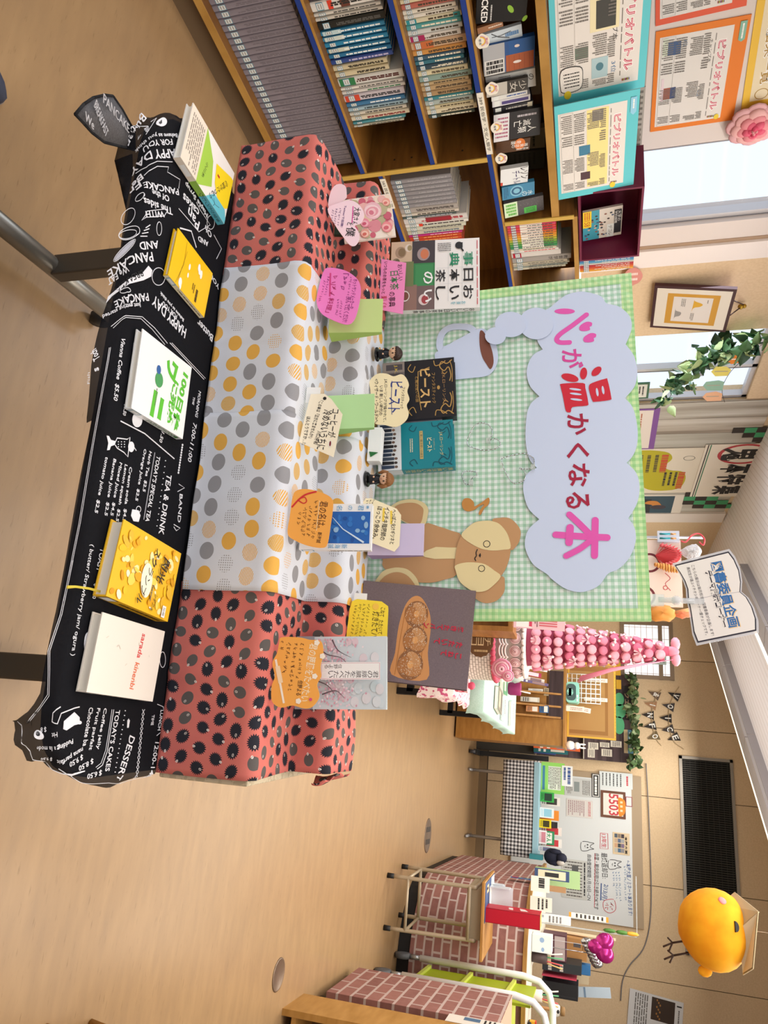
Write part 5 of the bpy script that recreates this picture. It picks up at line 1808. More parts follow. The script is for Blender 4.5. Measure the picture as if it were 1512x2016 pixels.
step_cloth(b3 - 0.006, 0.165, HEDGE, 'pink cloth with black and grey hedgehogs at the right end of the steps', 4, 0.0010, end=True, uvo=(2.31, 0.29))
# ================================================================ gingham board behind the steps
PD = 1.668
pl = tplane(PD)
tl, tr = pl.q(1243, 537), pl.q(1283, 1222)
dv = V((tr[0] - tl[0], tr[1] - tl[1]))
roll = math.atan2(dv.y, dv.x)
BRD = pl.off(tl[0], tl[1]).rot(roll)            # origin at the top left corner
BW_ = dv.length
low = (BRD.o.z - (TZ + 0.004)) / cos(roll)
def gingham(name, w, s, d, sp=0.0144):
 t = NT(name, 0.35, 0.5)
 tc = t.n('ShaderNodeTexCoord')
 x, y, z = t.xyz(tc.outputs['UV'])
 fx = t.math('GREATER_THAN', t.math('FRACT', t.math('MULTIPLY', x, 1 / sp)), 0.5)
 fy = t.math('GREATER_THAN', t.math('FRACT', t.math('MULTIPLY', y, 1 / sp)), 0.5)
 sm = t.math('MULTIPLY', t.math('ADD', fx, fy), 0.5)
 nz = t.noise(tc.outputs['UV'], 9, 3)
 t.bump(t.math('ADD', nz, t.math('MULTIPLY', t.noise(tc.outputs['UV'], 45, 2), 0.3)), 0.35, 0.02)
 return t.col(t.ramp(sm, ((0.0, w), (0.5, s), (1.0, d))))
GING = gingham('gingham_vinyl', '#e6f2ee', '#bfdcca', '#9fcbb0')
GBAND = gingham('gingham_green_tape', '#d3edb2', '#b2dd9e', '#9ad38a')
for m_ in (GING, GBAND):
 r_ = [n for n in m_.node_tree.nodes if n.type == 'VALTORGB'][0]
 r_.color_ramp.interpolation = 'CONSTANT'
 r_.color_ramp.elements[1].position = 0.25
 r_.color_ramp.elements[2].position = 0.75
root = thing('display_board', BRD(BW_ / 2, -low, -0.01), 'upright board wrapped in green gingham vinyl behind the steps', 'display board')
g = G()
g.box(BRD, 0, BW_, -low + 0.02, 0, -0.022, -0.0005, M('#a9d794', 0.5))
n0 = len(g.v)
g.uv = [(0, 0)] * n0
def gface(x0, x1, y0, y1, m, z):
 g.uv += [(x0, y0), (x1, y0), (x1, y1), (x0, y1)]
 g.add([BRD(x0, y0, z), BRD(x1, y0, z), BRD(x1, y1, z), BRD(x0, y1, z)], [(0, 1, 2, 3)], m)
bd = 0.026
gface(bd, BW_ - bd, -low + 0.02, -bd, GING, 0.0)
for x0, x1, y0, y1 in ((0, bd, -low + 0.02, 0), (BW_ - bd, BW_, -low + 0.02, 0), (bd, BW_ - bd, -bd, 0)):
 gface(x0, x1, y0, y1, GBAND, 0.0004)
g.obj('panel', parent=root)
def BP(pts, c=None):
 return [BRD.q(*(c(*p) if c else p)) for p in pts]
def cb(x, y):
 return 860 + x / 6.3, 880 + y / 6.3
def cc(x, y):
 return 940 + x / 2.88, 540 + y / 2.88
def c1(x, y):
 return 560 + x / 3.78, 680 + y / 3.78
def cutout(name, label, cat, pts, z0, th, m, parent=None, side=None, group=None, fin=True):
 g = G()
 g.prism(BRD, pts, z0, z0 + th, side or m, m)
 if fin:
  return g.obj(name, label, cat, group, parent=parent)
 return g
BLUEW = M('#ccd9f2', 0.7)
cloud = [(610, 105), (700, 130), (732, 170), (800, 188), (860, 240), (874, 310), (840, 402), (888, 470), (906, 560), (890, 640), (835, 706), (880, 760), (905, 860), (906, 960), (882, 1030), (845, 1072),
   (900, 1130), (919, 1210), (905, 1300), (855, 1386), (890, 1440), (896, 1520), (860, 1610), (800, 1672), (740, 1700), (690, 1765), (620, 1798), (560, 1802), (490, 1780), (420, 1728), (395, 1702),
   (320, 1650), (280, 1580), (270, 1520), (290, 1450), (351, 1392), (290, 1330), (262, 1240), (265, 1170), (296, 1122), (338, 1101), (295, 1050), (275, 960), (275, 860), (285, 780), (310, 730),
   (352, 697), (300, 640), (280, 570), (290, 510), (320, 460), (371, 431), (340, 380), (330, 300), (370, 225), (420, 188), (452, 160), (500, 125), (555, 108)]
cusp = {6, 10, 15, 19, 35, 40, 46, 51}
poly = []
K = len(cloud)
segs, cur = [], []
order = list(range(6, K)) + list(range(0, 7))
run = []
for i in order:
 run.append(cloud[i])
 if i in cusp and len(run) > 1:
  poly += smooth(run, 5, False)[:-1]
  run = [cloud[i]]
root = thing('paper_cloud', BRD(*BRD.q(1145, 870), 0.003), 'large pale blue paper cloud with pink and red title signs on the gingham board', 'paper banner')
g = G()
g.prism(BRD, BP(poly, cc), 0.003, 0.0048, M('#b4c2dc', 0.7), BLUEW)
g.obj('cloud', parent=root)
g = G()
p = P(g, BRD, 1, 1, k=0.0052)
PNK, RED, CRIM, MAG = M('#e45bb4', 0.6), M('#cf2238', 0.55), M('#a51a3e', 0.6), M('#d9479c', 0.6)
def stroke(pts, w, m, c=cc):
 q = smooth(BP(pts, c), 6, False)
 p.line(q, w, m)
 for e in (q[0], q[-1]):
  p.ell(e[0], e[1], w / 2, w / 2, m, 14)
def blob(x, y, rx, ry, m, c=cc, a=0.0):
 p.poly(BP([(x + rx * cos(t) * cos(a) - ry * sin(t) * sin(a), y + rx * cos(t) * sin(a) + ry * sin(t) * cos(a)) for t in [2 * pi * i / 20 for i in range(20)]], c), m)
px2m = 1.66 / 1456 / 2.88
blob(495, 216, 58, 16, PNK)
stroke([(618, 235), (540, 295), (470, 345), (450, 375), (470, 392), (522, 392)], 30 * px2m, PNK)
for x, y in ((612, 302), (635, 366)):
 p.poly(BP(smooth([(x - 30, y + 22), (x - 32, y - 2), (x + 5, y - 26), (x + 36, y - 22), (x + 36, y - 4), (x + 24, y + 2), (x + 26, y + 18), (x, y + 26)], 3), cc), PNK)
for tx, x0, x1, y0, y1, m_ in (('が', 478, 602, 436, 535, MAG), ('か', 508, 634, 800, 912, CRIM), ('く', 504, 636, 964, 1042, CRIM), ('な', 514, 640, 1080, 1206, CRIM), ('る', 500, 638, 1240, 1330, CRIM)):
 a, b = BRD.q(*cc(x0, y0)), BRD.q(*cc(x1, y1))
 p.text(tx, a[0], a[1], b[0], b[1], m_, 0.02)
blob(525, 592, 50, 22, RED, a=0.25)
blob(602, 568, 34, 20, RED, a=1.7)
blob(675, 556, 34, 20, RED, a=2.4)
for q in ([(632, 640), (650, 622), (725, 598), (738, 606), (758, 700), (750, 718), (668, 728), (652, 722), (635, 670)],
   [(472, 640), (480, 626), (598, 622), (612, 650), (628, 730), (620, 750), (540, 758), (530, 786), (508, 786), (498, 766), (484, 690)]):
 p.poly(BP(smooth(q, 3), cc), RED)
for x0, x1, y in ((662, 684, 650), (662, 686, 676), (698, 720, 642)):
 pass
for (xa, ya, xb, yb) in ((668, 660, 690, 688), (702, 645, 722, 680)):
 blob((xa + xb) / 2, (ya + yb) / 2, 7, 24, BLUEW, a=-0.15)
for y in (650, 676, 708):
 blob(555 + (y - 650) * 0.1, y + 8, 34, 6, BLUEW, a=0.12)
stroke([(668, 1398), (664, 1598)], 38 * px2m, PNK)
stroke([(735, 1496), (600, 1490), (445, 1480)], 38 * px2m, PNK)
stroke([(640, 1480), (580, 1420), (522, 1366)], 36 * px2m, PNK)
stroke([(640, 1515), (580, 1560), (504, 1600)], 34 * px2m, PNK)
stroke([(526, 1440), (520, 1524)], 42 * px2m, PNK)
g.obj('title_lettering', 'pink and red hand-cut title signs', parent=root)
def ellp(x, y, rx, ry, c=cc, n=28):
 return BP([(x + rx * cos(t), y + ry * sin(t)) for t in [2 * pi * i / n for i in range(n)]], c)
cutout('paper_puff', 'largest round steam puff, overlapping the end of the big cloud', 'paper cutout', ellp(335, 287, 98, 90), 0.0060, 0.0012, BLUEW, side=M('#aab8d2'), group='paper steam puffs')
cutout('paper_puff', 'middle steam puff on the gingham board', 'paper cutout', ellp(190, 294, 89, 72), 0.0075, 0.0012, BLUEW, side=M('#aab8d2'), group='paper steam puffs')
cutout('paper_puff', 'smallest steam puff, touching the coffee in the paper mug', 'paper cutout', ellp(105, 360, 59, 49), 0.0090, 0.0012, BLUEW, side=M('#aab8d2'), group='paper steam puffs')
root = thing('paper_mug', BRD(*BRD.q(920, 700), 0.002), 'pale blue paper mug with brown coffee on the gingham board', 'paper cutout')
mugp = [(857, 697), (872, 688), (891, 675), (915, 662), (938, 650), (950, 648), (962, 654), (972, 666), (978, 682), (981, 705), (977, 722), (968, 735), (955, 742), (930, 745), (900, 748), (880, 749), (862, 747), (856, 742), (860, 725), (858, 712)]
cutout('cup', None, None, BP(smooth(mugp, 4)), 0.0022, 0.0012, BLUEW, parent=root, side=M('#aab8d2'))
cutout('coffee', 'brown paper coffee', None, BP(smooth([(945, 655), (952, 654), (962, 672), (970, 695), (972, 716), (966, 728), (958, 718), (950, 704), (945, 682)], 4)), 0.0036, 0.0006, M('#7d4d3f', 0.8), parent=root)
g = G()
arc = [(886, 684), (872, 690), (866, 682), (868, 664), (876, 652), (890, 645), (908, 644), (924, 646), (934, 653)]
q = smooth(BP(arc), 5, False)
L_, R_ = [], []
p = P(g, BRD, 1, 1, k=0.0032)
p.line(q, 0.017, BLUEW)
p2 = P(g, BRD, 1, 1, k=0.0020)
p2.line(q, 0.017, M('#aab8d2'))
g.obj('handle', parent=root)
# paper bear
TAN, CREAMP = M('#c2966a', 0.8), M('#e6d5a2', 0.8)
TANS = M('#9a744e', 0.8)
root = thing('paper_bear', BRD(*BRD.q(880, 1080), 0.002), 'brown and cream paper bear sitting on the gingham board', 'paper cutout')
cutout('body', None, None, BP([c1(*q) for q in smooth([(1040, 1335), (1150, 1350), (1240, 1380), (1325, 1420), (1320, 1560), (1285, 1705), (1190, 1745), (1090, 1768), (960, 1762), (860, 1752), (740, 1655), (735, 1600), (730, 1560), (1000, 1555), (1030, 1545)], 3)]), 0.0020, 0.0010, TAN, parent=root, side=TANS)
cutout('belly', None, None, BP([c1(*q) for q in [(1020, 1560), (1060, 1528), (1130, 1502), (1220, 1506), (1320, 1508), (1320, 1590), (1220, 1590), (1120, 1592), (1050, 1578)]]), 0.0031, 0.0008, CREAMP, parent=root, side=TANS)
cutout('leg', None, None, BP([c1(*q) for q in smooth([(790, 1215), (825, 1180), (870, 1158), (930, 1148), (985, 1152), (1045, 1178), (1072, 1220), (1070, 1262), (1045, 1340), (960, 1345), (850, 1290)], 4)]), 0.0032, 0.0008, CREAMP, parent=root, side=TANS)
cutout('foot_pad', None, None, BP([c1(*q) for q in smooth([(820, 1225), (850, 1190), (920, 1175), (985, 1180), (1030, 1210), (1036, 1250), (1012, 1330), (940, 1330), (860, 1285)], 4)]), 0.0041, 0.0006, TAN, parent=root, side=TANS)
cutout('leg', None, None, BP([c1(*q) for q in smooth([(675, 1775), (700, 1725), (740, 1680), (790, 1662), (850, 1655), (920, 1670), (980, 1725), (1008, 1790), (1020, 1860), (850, 1900), (700, 1860)], 4)]), 0.0032, 0.0008, CREAMP, parent=root, side=TANS)
cutout('foot_pad', None, None, BP([c1(*q) for q in smooth([(690, 1800), (735, 1735), (790, 1700), (850, 1690), (910, 1710), (955, 1755), (985, 1810), (985, 1860), (850, 1890), (720, 1860)], 4)]), 0.0041, 0.0006, TAN, parent=root, side=TANS)
for e in ([(690, 925), (780, 885), (900, 888), (990, 958), (1042, 1050), (1030, 1160), (990, 1232), (922, 1284), (860, 1150)], [(415, 1795), (480, 1882), (600, 1940), (740, 1912), (832, 1812), (846, 1700), (822, 1610), (650, 1650)]):
 cutout('ear', None, None, BP(smooth(e, 4), cb), 0.0040, 0.0008, TAN, parent=root, side=TANS)
head = [(620, 920), (480, 940), (370, 1020), (310, 1105), (255, 1240), (230, 1440), (235, 1530), (280, 1660), (360, 1740), (470, 1800), (600, 1795), (700, 1730), (790, 1620), (860, 1510), (905, 1380), (920, 1250), (905, 1150), (860, 1050), (780, 960), (695, 927)]
cutout('head', None, None, BP(smooth(head, 4), cb), 0.0050, 0.0008, TAN, parent=root, side=TANS)
g = G()
for q in ([(310, 1107), (420, 1200), (560, 1270), (700, 1292), (830, 1282), (917, 1262), (903, 1150), (860, 1052), (780, 962), (695, 929), (620, 922), (480, 942), (371, 1022)],
   [(233, 1478), (340, 1442), (470, 1438), (600, 1460), (720, 1540), (798, 1612), (700, 1728), (600, 1793), (470, 1798), (360, 1738), (280, 1658), (240, 1540)]):
 g.prism(BRD, BP(smooth(q, 3), cb), 0.0058, 0.0064, TANS, CREAMP)
p = P(g, BRD, 1, 1, k=0.0066)
for x, y, r in ((624, 1210, 44), (560, 1513, 42)):
 c = BRD.q(*cb(x, y))
 rr_ = r / 6.3 * 1.62 / 1456
 p.ring(c[0], c[1], rr_ * 0.86, rr_ * 1.06, INK)
p.line(smooth(BP([(510, 1275), (492, 1318), (497, 1355), (477, 1388), (490, 1420)], cb), 4, False), 0.0022, INK)
p.poly(BP([(545, 1322), (525, 1352), (543, 1380), (553, 1350)], cb), INK)
g.obj('face', 'cream cheeks with round black-ringed eyes', parent=root)
cutout('paper_note', 'orange-brown paper music note beside the paper bear', 'paper cutout', BP([(x, y) for x, y in smooth([(312, 700), (345, 645), (410, 642), (462, 690), (468, 740), (510, 720), (580, 675), (640, 632), (657, 665), (640, 720), (590, 765), (545, 845), (520, 828), (545, 775), (588, 715), (520, 745), (465, 785), (385, 803), (330, 770)], 3)], cb), 0.0020, 0.0012, M('#c58a48', 0.8), side=TANS)
SILV = M('#c9ced0', 0.25, 0.9)
for lb, pts in (('silver tinsel wire heart on the gingham board, nearest the paper mug', [(921, 876), (928, 852), (940, 837), (957, 836), (969, 846), (969, 860), (962, 869), (978, 866), (986, 876), (978, 885), (954, 889), (935, 884)]),
    ('silver tinsel wire heart overlapping the edge of the big paper cloud', [cb(*q) for q in [(810, 185), (830, 150), (950, 115), (1090, 95), (1190, 140), (1212, 200), (1195, 260), (1120, 290), (1035, 275), (1085, 310), (1105, 360), (1080, 430), (990, 465), (930, 440), (860, 340)]]),
    ('smallest silver tinsel wire heart on the gingham board', [cb(*q) for q in [(318, 360), (350, 320), (430, 312), (490, 325), (502, 360), (440, 405), (430, 450), (380, 480), (345, 440)]])):
 g = G()
 q = smooth(BP(pts), 8)
 ph = [BRD(x, y, 0.008 + 0.0012 * sin(i * 2.2)) + BRD.x * 0.0009 * cos(i * 2.6) for i, (x, y) in enumerate(q)]
 g.tube(ph, [0.0016 if i % 2 else 0.0009 for i in range(len(ph))], SILV, 5, closed=True)
 c = BRD.q(*pts[6])
 g.box(BRD.off(c[0], c[1]), -0.006, 0.006, -0.005, 0.005, 0.0005, 0.0098, M('#dfe9e4', 0.3, al=0.5))
 g.obj('wire_heart', lb, 'wire heart', 'tinsel wire hearts')
# ================================================================ standing books and cards on the steps
def stand_plane(d, z, tilt=10, yaw=0.0):
 global ZF
 z = (Z2 if z > 0.94 else Z1) + 0.0165
 ZF = z
 n = -TB.y * cos(math.radians(yaw)) + TB.x * sin(math.radians(yaw))
 t = math.radians(tilt)
 return plane(TB(0, d, z) if not yaw else TB(0, d, z), n * cos(t) + UP * sin(t))
def card(name, label, cat, pl_, pts, m, th=0.0012, group=None, c=None, sm=0):
 q = [pl_.q(*(c(*p) if c else p)) for p in pts]
 if sm:
  q = smooth(q, sm)
 cx, cy = sum(p[0] for p in q) / len(q), min(p[1] for p in q)
 g = G()
 side = m
 g.prism(pl_, q, -th, 0, side, m)
 pr = P(g, pl_, 1, 1, k=0.0002)
 g.root_at = pl_(cx, cy)
 g.meta = (name, label, cat, group)
 return g, pr
def fin(g, **kw):
 n, l, c, gr = g.meta
 return g.obj(n, l, c, gr, at=g.root_at, **kw)
def lines_px(pr, c, items, m):
 """items: (text, p, q, height in m) with p, q in pixels of enlargement c"""
 for it in items:
  tx, a, b, h = it[:4]
  pr.along(tx, pr.q(*c(*a)), pr.q(*c(*b)), h, it[4] if len(it) > 4 else m, 0.012)
def scrib(pr, c, p, q, h, m, seed=1):
 """a line of small handwriting too small to read: pen squiggles"""
 a, b = V(pr.q(*c(*p))), V(pr.q(*c(*q)))
 d = b - a
 L = d.length
 ex = d / L
 ey = V((-ex.y, ex.x))
 rr = random.Random(seed)
 t = 0.0
 while t < L - h * 0.6:
  for k in range(2):
   pts = [a + ex * (t + rr.uniform(0, h * .75)) + ey * rr.uniform(-h / 2, h / 2) for _ in range(3)]
   pr.line([(v.x, v.y) for v in pts], h * 0.11, m)
   pr.k -= pr.dk
  t += h * rr.uniform(0.85, 1.15)
 pr.k += pr.dk
def c2(x, y):
 return 400 + x / 3.78, y / 3.78
def c5(x, y):
 return 600 + x / 3.78, 240 + y / 3.78
def c9(x, y):
 return 500 + x / 3.024, 1100 + y / 3.024
PINKP, LPINK = M('#ee7fc6', 0.7), M('#f4cfdc', 0.7)
MAGINK, PURP, BLK = M('#8c2a78', 0.6), M('#5a3a7a', 0.6), M('#1d1a1c', 0.6)
# heart card + rose picture
plh = stand_plane(1.388, Z1, 14)
root = thing('heart_card', plh(*plh.q(655, 420)), 'pale pink double heart card with handwriting at the left end of the lower step', 'pop card')
g, pr = card('heart', None, None, plh, [(932, 1540), (945, 1440), (975, 1385), (1020, 1368), (1060, 1388), (1068, 1440), (1062, 1475), (1000, 1520)], M('#f0d3d9', 0.7), c=c2, sm=4)
g.obj('back_heart', parent=root)
g, pr = card('heart', None, None, plh.off(0, 0, 0.006), [(926, 1556), (1010, 1510), (1090, 1490), (1150, 1515), (1192, 1570), (1196, 1620), (1170, 1662), (1128, 1680), (1158, 1730), (1160, 1785), (1130, 1828), (1090, 1822), (1040, 1760), (985, 1680)], M('#f6dae3', 0.7), c=c2, sm=4)
lines_px(pr, c2, [('大家さん', (1150, 1545), (1122, 1675), 0.017), ('と', (1092, 1655), (1088, 1678), 0.011), ('僕', (1102, 1690), (1092, 1760), 0.022), ('Twitterで話題!', (1060, 1530), (1030, 1690), 0.006, PURP)], BLK)
pr.line([pr.q(*c2(1116, 1535)), pr.q(*c2(1108, 1660))], 0.0022, M('#d8409c'))
for i in range(3):
 scrib(pr, c2, (1022 - i * 27, 1545 + i * 8), (1000 - i * 24, 1680 - i * 12), 0.006, PURP, i)
g.obj('front_heart', parent=root)
plr = stand_plane(1.43, Z1 + 0.0, 12)
b = Bk(plr, (690, 392), (700, 475), (771, 402), 0.006, '#efe2d4', 'small picture card of pink and cream roses behind the heart card', 'picture card', name='picture_card')
rr = random.Random(5)
for i in range(44):
 x, y, r = rr.random(), rr.random(), rr.uniform(0.07, 0.15)
 x, y = min(max(x, 0.08), 0.92), min(max(y, 0.07), 0.93)
 c_ = rr.choice(['#d98a94', '#e8b3ac', '#f0d9c4', '#c95f72', '#e5c9a8', '#b9b08a'])
 r = min(r, x * 0.8, (1 - x) * 0.8, y, 1 - y)
 b.p.ell(x, y, r, r * 0.9, M(c_, 0.6), 10)
for x, y, r, cs in ((0.36, 0.62, 0.2, ('#e9b9c0', '#f3d3d4', '#e39aa6', '#f0c4c6', '#d4788a')), (0.2, 0.9, 0.09, ('#e8a090', '#f2c4b4', '#d87870')), (0.78, 0.85, 0.12, ('#e88a90', '#f3b6b4', '#d0606c')),
     (0.86, 0.42, 0.1, ('#e0a08c', '#f0c8b4', '#cf6a5c')), (0.75, 0.2, 0.11, ('#d86a84', '#e99aac', '#c84a66')), (0.62, 0.44, 0.1, ('#e890a0', '#f3bcc4', '#cf5a74'))):
 for i, c_ in enumerate(cs):
  k = 1 - i / (len(cs) + 0.5)
  b.p.ell(x + 0.01 * i, y - 0.008 * i, r * k, r * k * 0.86, M(c_, 0.6), 14, a=i * 0.9)
b.done()
g = G()
fdk = plr.off(*plr.q(662, 404), -0.012)
g.box(fdk, 0.0, 0.075, 0.0, 0.05, -0.004, 0.006, M('#1e3a26', 0.6))
g.obj('stand', 'dark green little stand behind the tip of the heart card', 'stand')
# pink rounded note and green tent stand
def tent(name, label, pl_, bl, br, tl, depth, c, cdark, lean=0.35):
 a, b_, t_ = pl_.q(*bl), pl_.q(*br), pl_.q(*tl)
 d = V((b_[0] - a[0], b_[1] - a[1]))
 f = pl_.off(a[0], a[1]).rot(math.atan2(d.y, d.x))
 dz = (min(f(0, 0).z, f(d.length, 0).z, f(0, 0, -depth).z) - ZF) / f.y.z
 f = f.off(0, -dz)
 w, h = d.length, f.q(*tl)[1]
 root = thing(name, f(w / 2, 0, -depth / 2), label, 'card stand', 'folded paper stands')
 g = G()
 m, md = M(c, 0.7), M(cdark, 0.7)
 e = 0.0008
 g.box(f, 0, w, 0, h, -e, 0, m)
 g.obj('front_flap', parent=root)
 g = G()
 fs_ = Fr(f.o, f.z, f.y, f.x)            # side profile
 tri = [(-0.001, 0), (-0.001, h), (-depth * 0.25, h - 0.001), (-depth, 0)]
 for x in (0.0, w - e):
  g.prism(fs_.off(0, 0, x), tri, 0, e, md)
 g.add([f(0, 0, -depth), f(w, 0, -depth), f(w, h - 0.001, -depth * 0.25), f(0, h - 0.001, -depth * 0.25)], [(0, 1, 2, 3)], m)
 g.add([f(0, h - 0.001, -depth * 0.25), f(w, h - 0.001, -depth * 0.25), f(w, h, -0.001), f(0, h, -0.001)], [(0, 1, 2, 3)], m)
 g.obj('body', parent=root)
 return f, w, h
plg = stand_plane(1.415, Z1, 10)
tent('paper_stand', 'yellow-green folded paper stand holding the rounded pink note', plg, (645, 590), (641, 655), (754, 593), 0.045, '#c6dd8e', '#a3c266')
pln = stand_plane(1.37, Z1, 12)
g, pr = card('pop_card', 'rounded bright pink note with magenta handwriting on the lower step', 'pop card', pln, [(140, 1110), (180, 1085), (260, 1094), (330, 1120), (395, 1175), (418, 1250), (402, 1370), (370, 1470), (318, 1508), (220, 1480), (125, 1425), (88, 1340), (105, 1230)], PINKP, group='handwritten cards', c=c5, sm=4)
lines_px(pr, c5, [('ホットサンドメーカーや', (378, 1170), (345, 1390), 0.011), ('挟んで焼くだけ!', (330, 1300), (298, 1490), 0.013), ('「', (308, 1128), (306, 1146), 0.013), ('料理」', (200, 1310), (172, 1420), 0.013, M('#b02468')), ], MAGINK)
scrib(pr, c5, (300, 1150), (272, 1265), 0.013, MAGINK, 40)
scrib(pr, c5, (225, 1140), (205, 1290), 0.014, M('#b02468'), 41)
for (p_, q_), s in zip((((345, 1150), (320, 1290)), ((180, 1150), (150, 1290)), ((150, 1180), (110, 1340)), ((250, 1320), (235, 1440)), ((275, 1330), (262, 1470))), range(5)):
 scrib(pr, c5, p_, q_, 0.006, MAGINK, s)
for x in (190, 183):
 pr.line([pr.q(*c5(x + 5, 1125)), pr.q(*c5(x, 1300))], 0.0012, M('#d02070'))
fin(g)
# tea encyclopedia
plt_ = stand_plane(1.603, Z2, 8)
b = Bk(plt_, (760, 478), (756, 613), (944, 498), 0.018, '#eceae6', 'Japanese tea book with teacup photographs standing at the left on the upper step', group='display books', spine='R')
p = b.p
p.rect(0.0, 0.0, 1, 0.50, M('#3a3438'))
p.rect(0.0, 0.0, 0.52, 0.26, M('#c9b294'))
p.rect(0.0, 0.24, 0.45, 0.50, M('#3c3438'))
p.rect(0.33, 0.26, 0.68, 0.50, M('#2f7a44'))
p.rect(0.35, 0.28, 0.66, 0.48, M('#3a8a50'))
p.rect(0.64, 0.0, 1, 0.30, M('#8d6c60'))
p.rect(0.66, 0.3, 1, 0.5, M('#6e5a58'))
p.rect(0.3, 0.0, 0.66, 0.26, M('#6d7a4a'))
for x, y, r, c0, c1_ in ((0.16, 0.11, 0.075, '#a08a70', '#7f6a4a'), (0.3, 0.06, 0.05, '#8a7a62', '#5f5a3c'), (0.10, 0.20, 0.05, '#d8cdbd', '#9a8a62'), (0.2, 0.37, 0.085, '#9c8c8c', '#c9764f'), (0.8, 0.16, 0.07, '#e4dcd4', '#7a4a38'), (0.86, 0.38, 0.07, '#d8c8c4', '#a03a40'), (0.76, 0.06, 0.06, '#b8a8a0', '#5a3430')):
 p.ell(x, y, r, r * 0.85, M(c0))
 p.ell(x, y + 0.012, r * 0.75, r * 0.55, M(c1_))
for i, ch in enumerate('おいし'):
 p.text(ch, 0.68, 0.82 - i * 0.155, 0.88, 0.93 - i * 0.155, BLK, 0.012)
p.text('い', 0.72, 0.38, 0.9, 0.47, WHITE, 0.02)
for i, ch in enumerate('日本茶'):
 p.text(ch, 0.44, 0.82 - i * 0.155, 0.62, 0.93 - i * 0.155, BLK, 0.012)
p.text('の', 0.46, 0.37, 0.64, 0.48, WHITE, 0.02)
GRN = M('#1f8a62')
for i, ch in enumerate('事典'):
 p.text(ch, 0.20, 0.82 - i * 0.155, 0.40, 0.93 - i * 0.155, GRN, 0.012)
for y in (0.655, 0.81):
 p.rect(0.2, y - 0.004, 0.9, y - 0.001, M('#c4c8c8'))
for x in (0.42, 0.65):
 p.rect(x - 0.002, 0.52, x + 0.001, 0.95, M('#c4c8c8'))
p.bars(0.04, 0.965, 0.96, 0.985, 1, M('#c84a54'))
p.ell(0.10, 0.77, 0.045, 0.042, BLK)
p.rect(0.06, 0.80, 0.14, 0.812, BLK)
p.line([(0.13, 0.79), (0.19, 0.82)], 0.004, BLK)
p.vtext('お茶を', 0.91, 0.68, 0.95, 0.85, M('#3aa0b0'))
p.bars(0.05, 0.53, 0.18, 0.68, 5, GREYINK, vert=True)
b.sp.vtext('おいしい日本茶の事典', 0.15, 0.25, 0.85, 0.95, BLK)
b.done()
plq = stand_plane(1.573, Z2 - 0.002, 6)
g, pr = card('pop_card', 'rectangular pink note with green title in front of the tea book', 'pop card', plq, [(570, 1020), (755, 1048), (730, 1430), (552, 1395)], M('#f08fc4', 0.7), group='handwritten cards', c=c5)
lines_px(pr, c5, [('おいしい', (708, 1060), (715, 1180), 0.012), ('日本茶', (665, 1110), (668, 1250), 0.022, M('#3f7a4a')), ('の事典', (650, 1265), (650, 1375), 0.017), ('いつものお茶をもっと', (605, 1040), (585, 1280), 0.010), ('楽しく!!', (590, 1295), (590, 1380), 0.016, M('#c02848'))], M('#4a2038'))
fin(g)
# two big fantasy novels
plb = stand_plane(1.604, Z2, 5)
GOLD = M('#c09a5a', 0.4, 0.3)
b = Bk(plb, (742, 717), (743, 831), (894, 715), 0.03, '#191b24', 'black fantasy novel with gold ornament and lettering on the upper step', group='display books', spine='R')
p = b.p
def ornament(p, m, dy=0.0):
 for sx in (0, 1):
  X = (lambda x: 1 - x) if sx else (lambda x: x)
  p.line(smooth([(X(0.04), 0.97), (X(0.10), 0.90), (X(0.06), 0.83), (X(0.14), 0.80), (X(0.22), 0.86), (X(0.16), 0.92), (X(0.3), 0.95), (X(0.4), 0.93)], 4, False), 0.0024, m)
  p.line(smooth([(X(0.03), 0.72), (X(0.12), 0.74), (X(0.10), 0.82), (X(0.05), 0.88)], 4, False), 0.002, m)
  p.line(smooth([(X(0.05), 0.94), (X(0.2), 0.97), (X(0.42), 0.965)], 4, False), 0.0016, m)
  p.line(smooth([(X(0.06), 0.40 + dy), (X(0.14), 0.36 + dy), (X(0.2), 0.42 + dy), (X(0.1), 0.46 + dy)], 4, False), 0.002, m)
  p.line(smooth([(X(0.24), 0.9), (X(0.28), 0.86), (X(0.22), 0.83)], 4, False), 0.0016, m)
ornament(p, GOLD)
p.text('J.K.ローリング', 0.25, 0.82, 0.75, 0.875, M('#b58c58'))
p.text('ファンタスティック', 0.24, 0.685, 0.76, 0.735, GOLD)
p.text('ビースト', 0.16, 0.52, 0.82, 0.67, M('#d8b070'), 0.03)
p.text('と魔法使いの旅', 0.28, 0.455, 0.72, 0.50, GOLD)
p.line([(0.14, 0.66), (0.2, 0.5), (0.5, 0.49), (0.86, 0.53)], 0.002, GOLD)
p.ell(0.5, 0.775, 0.03, 0.02, GOLD)
p.rect(0, 0, 1, 0.31, M('#6e6462'))
p.rect(0.0, 0.0, 0.18, 0.31, M('#8d8076'))
for i in range(6):
 p.rect(0.04 + i * 0.16, 0.05, 0.14 + i * 0.16, 0.28, M('#4d4648'))
 p.k -= p.dk
p.k += p.dk
p.text('J.K.', 0.05, 0.16, 0.2, 0.21, M('#e0c040'))
p.bars(0.3, 0.02, 0.95, 0.12, 2, M('#e0c040'))
b.done()
b = Bk(stand_plane(1.602, Z2, 5), (736, 838), (737, 929), (892, 843.5), 0.034, '#12818f', 'teal fantasy novel with dark ornament and gold lettering on the upper step', group='display books', spine='R')
p = b.p
DT = M('#0a4a5c')
ornament(p, DT, 0.06)
p.text('J.K.ローリング', 0.25, 0.81, 0.75, 0.865, M('#d9c88a'))
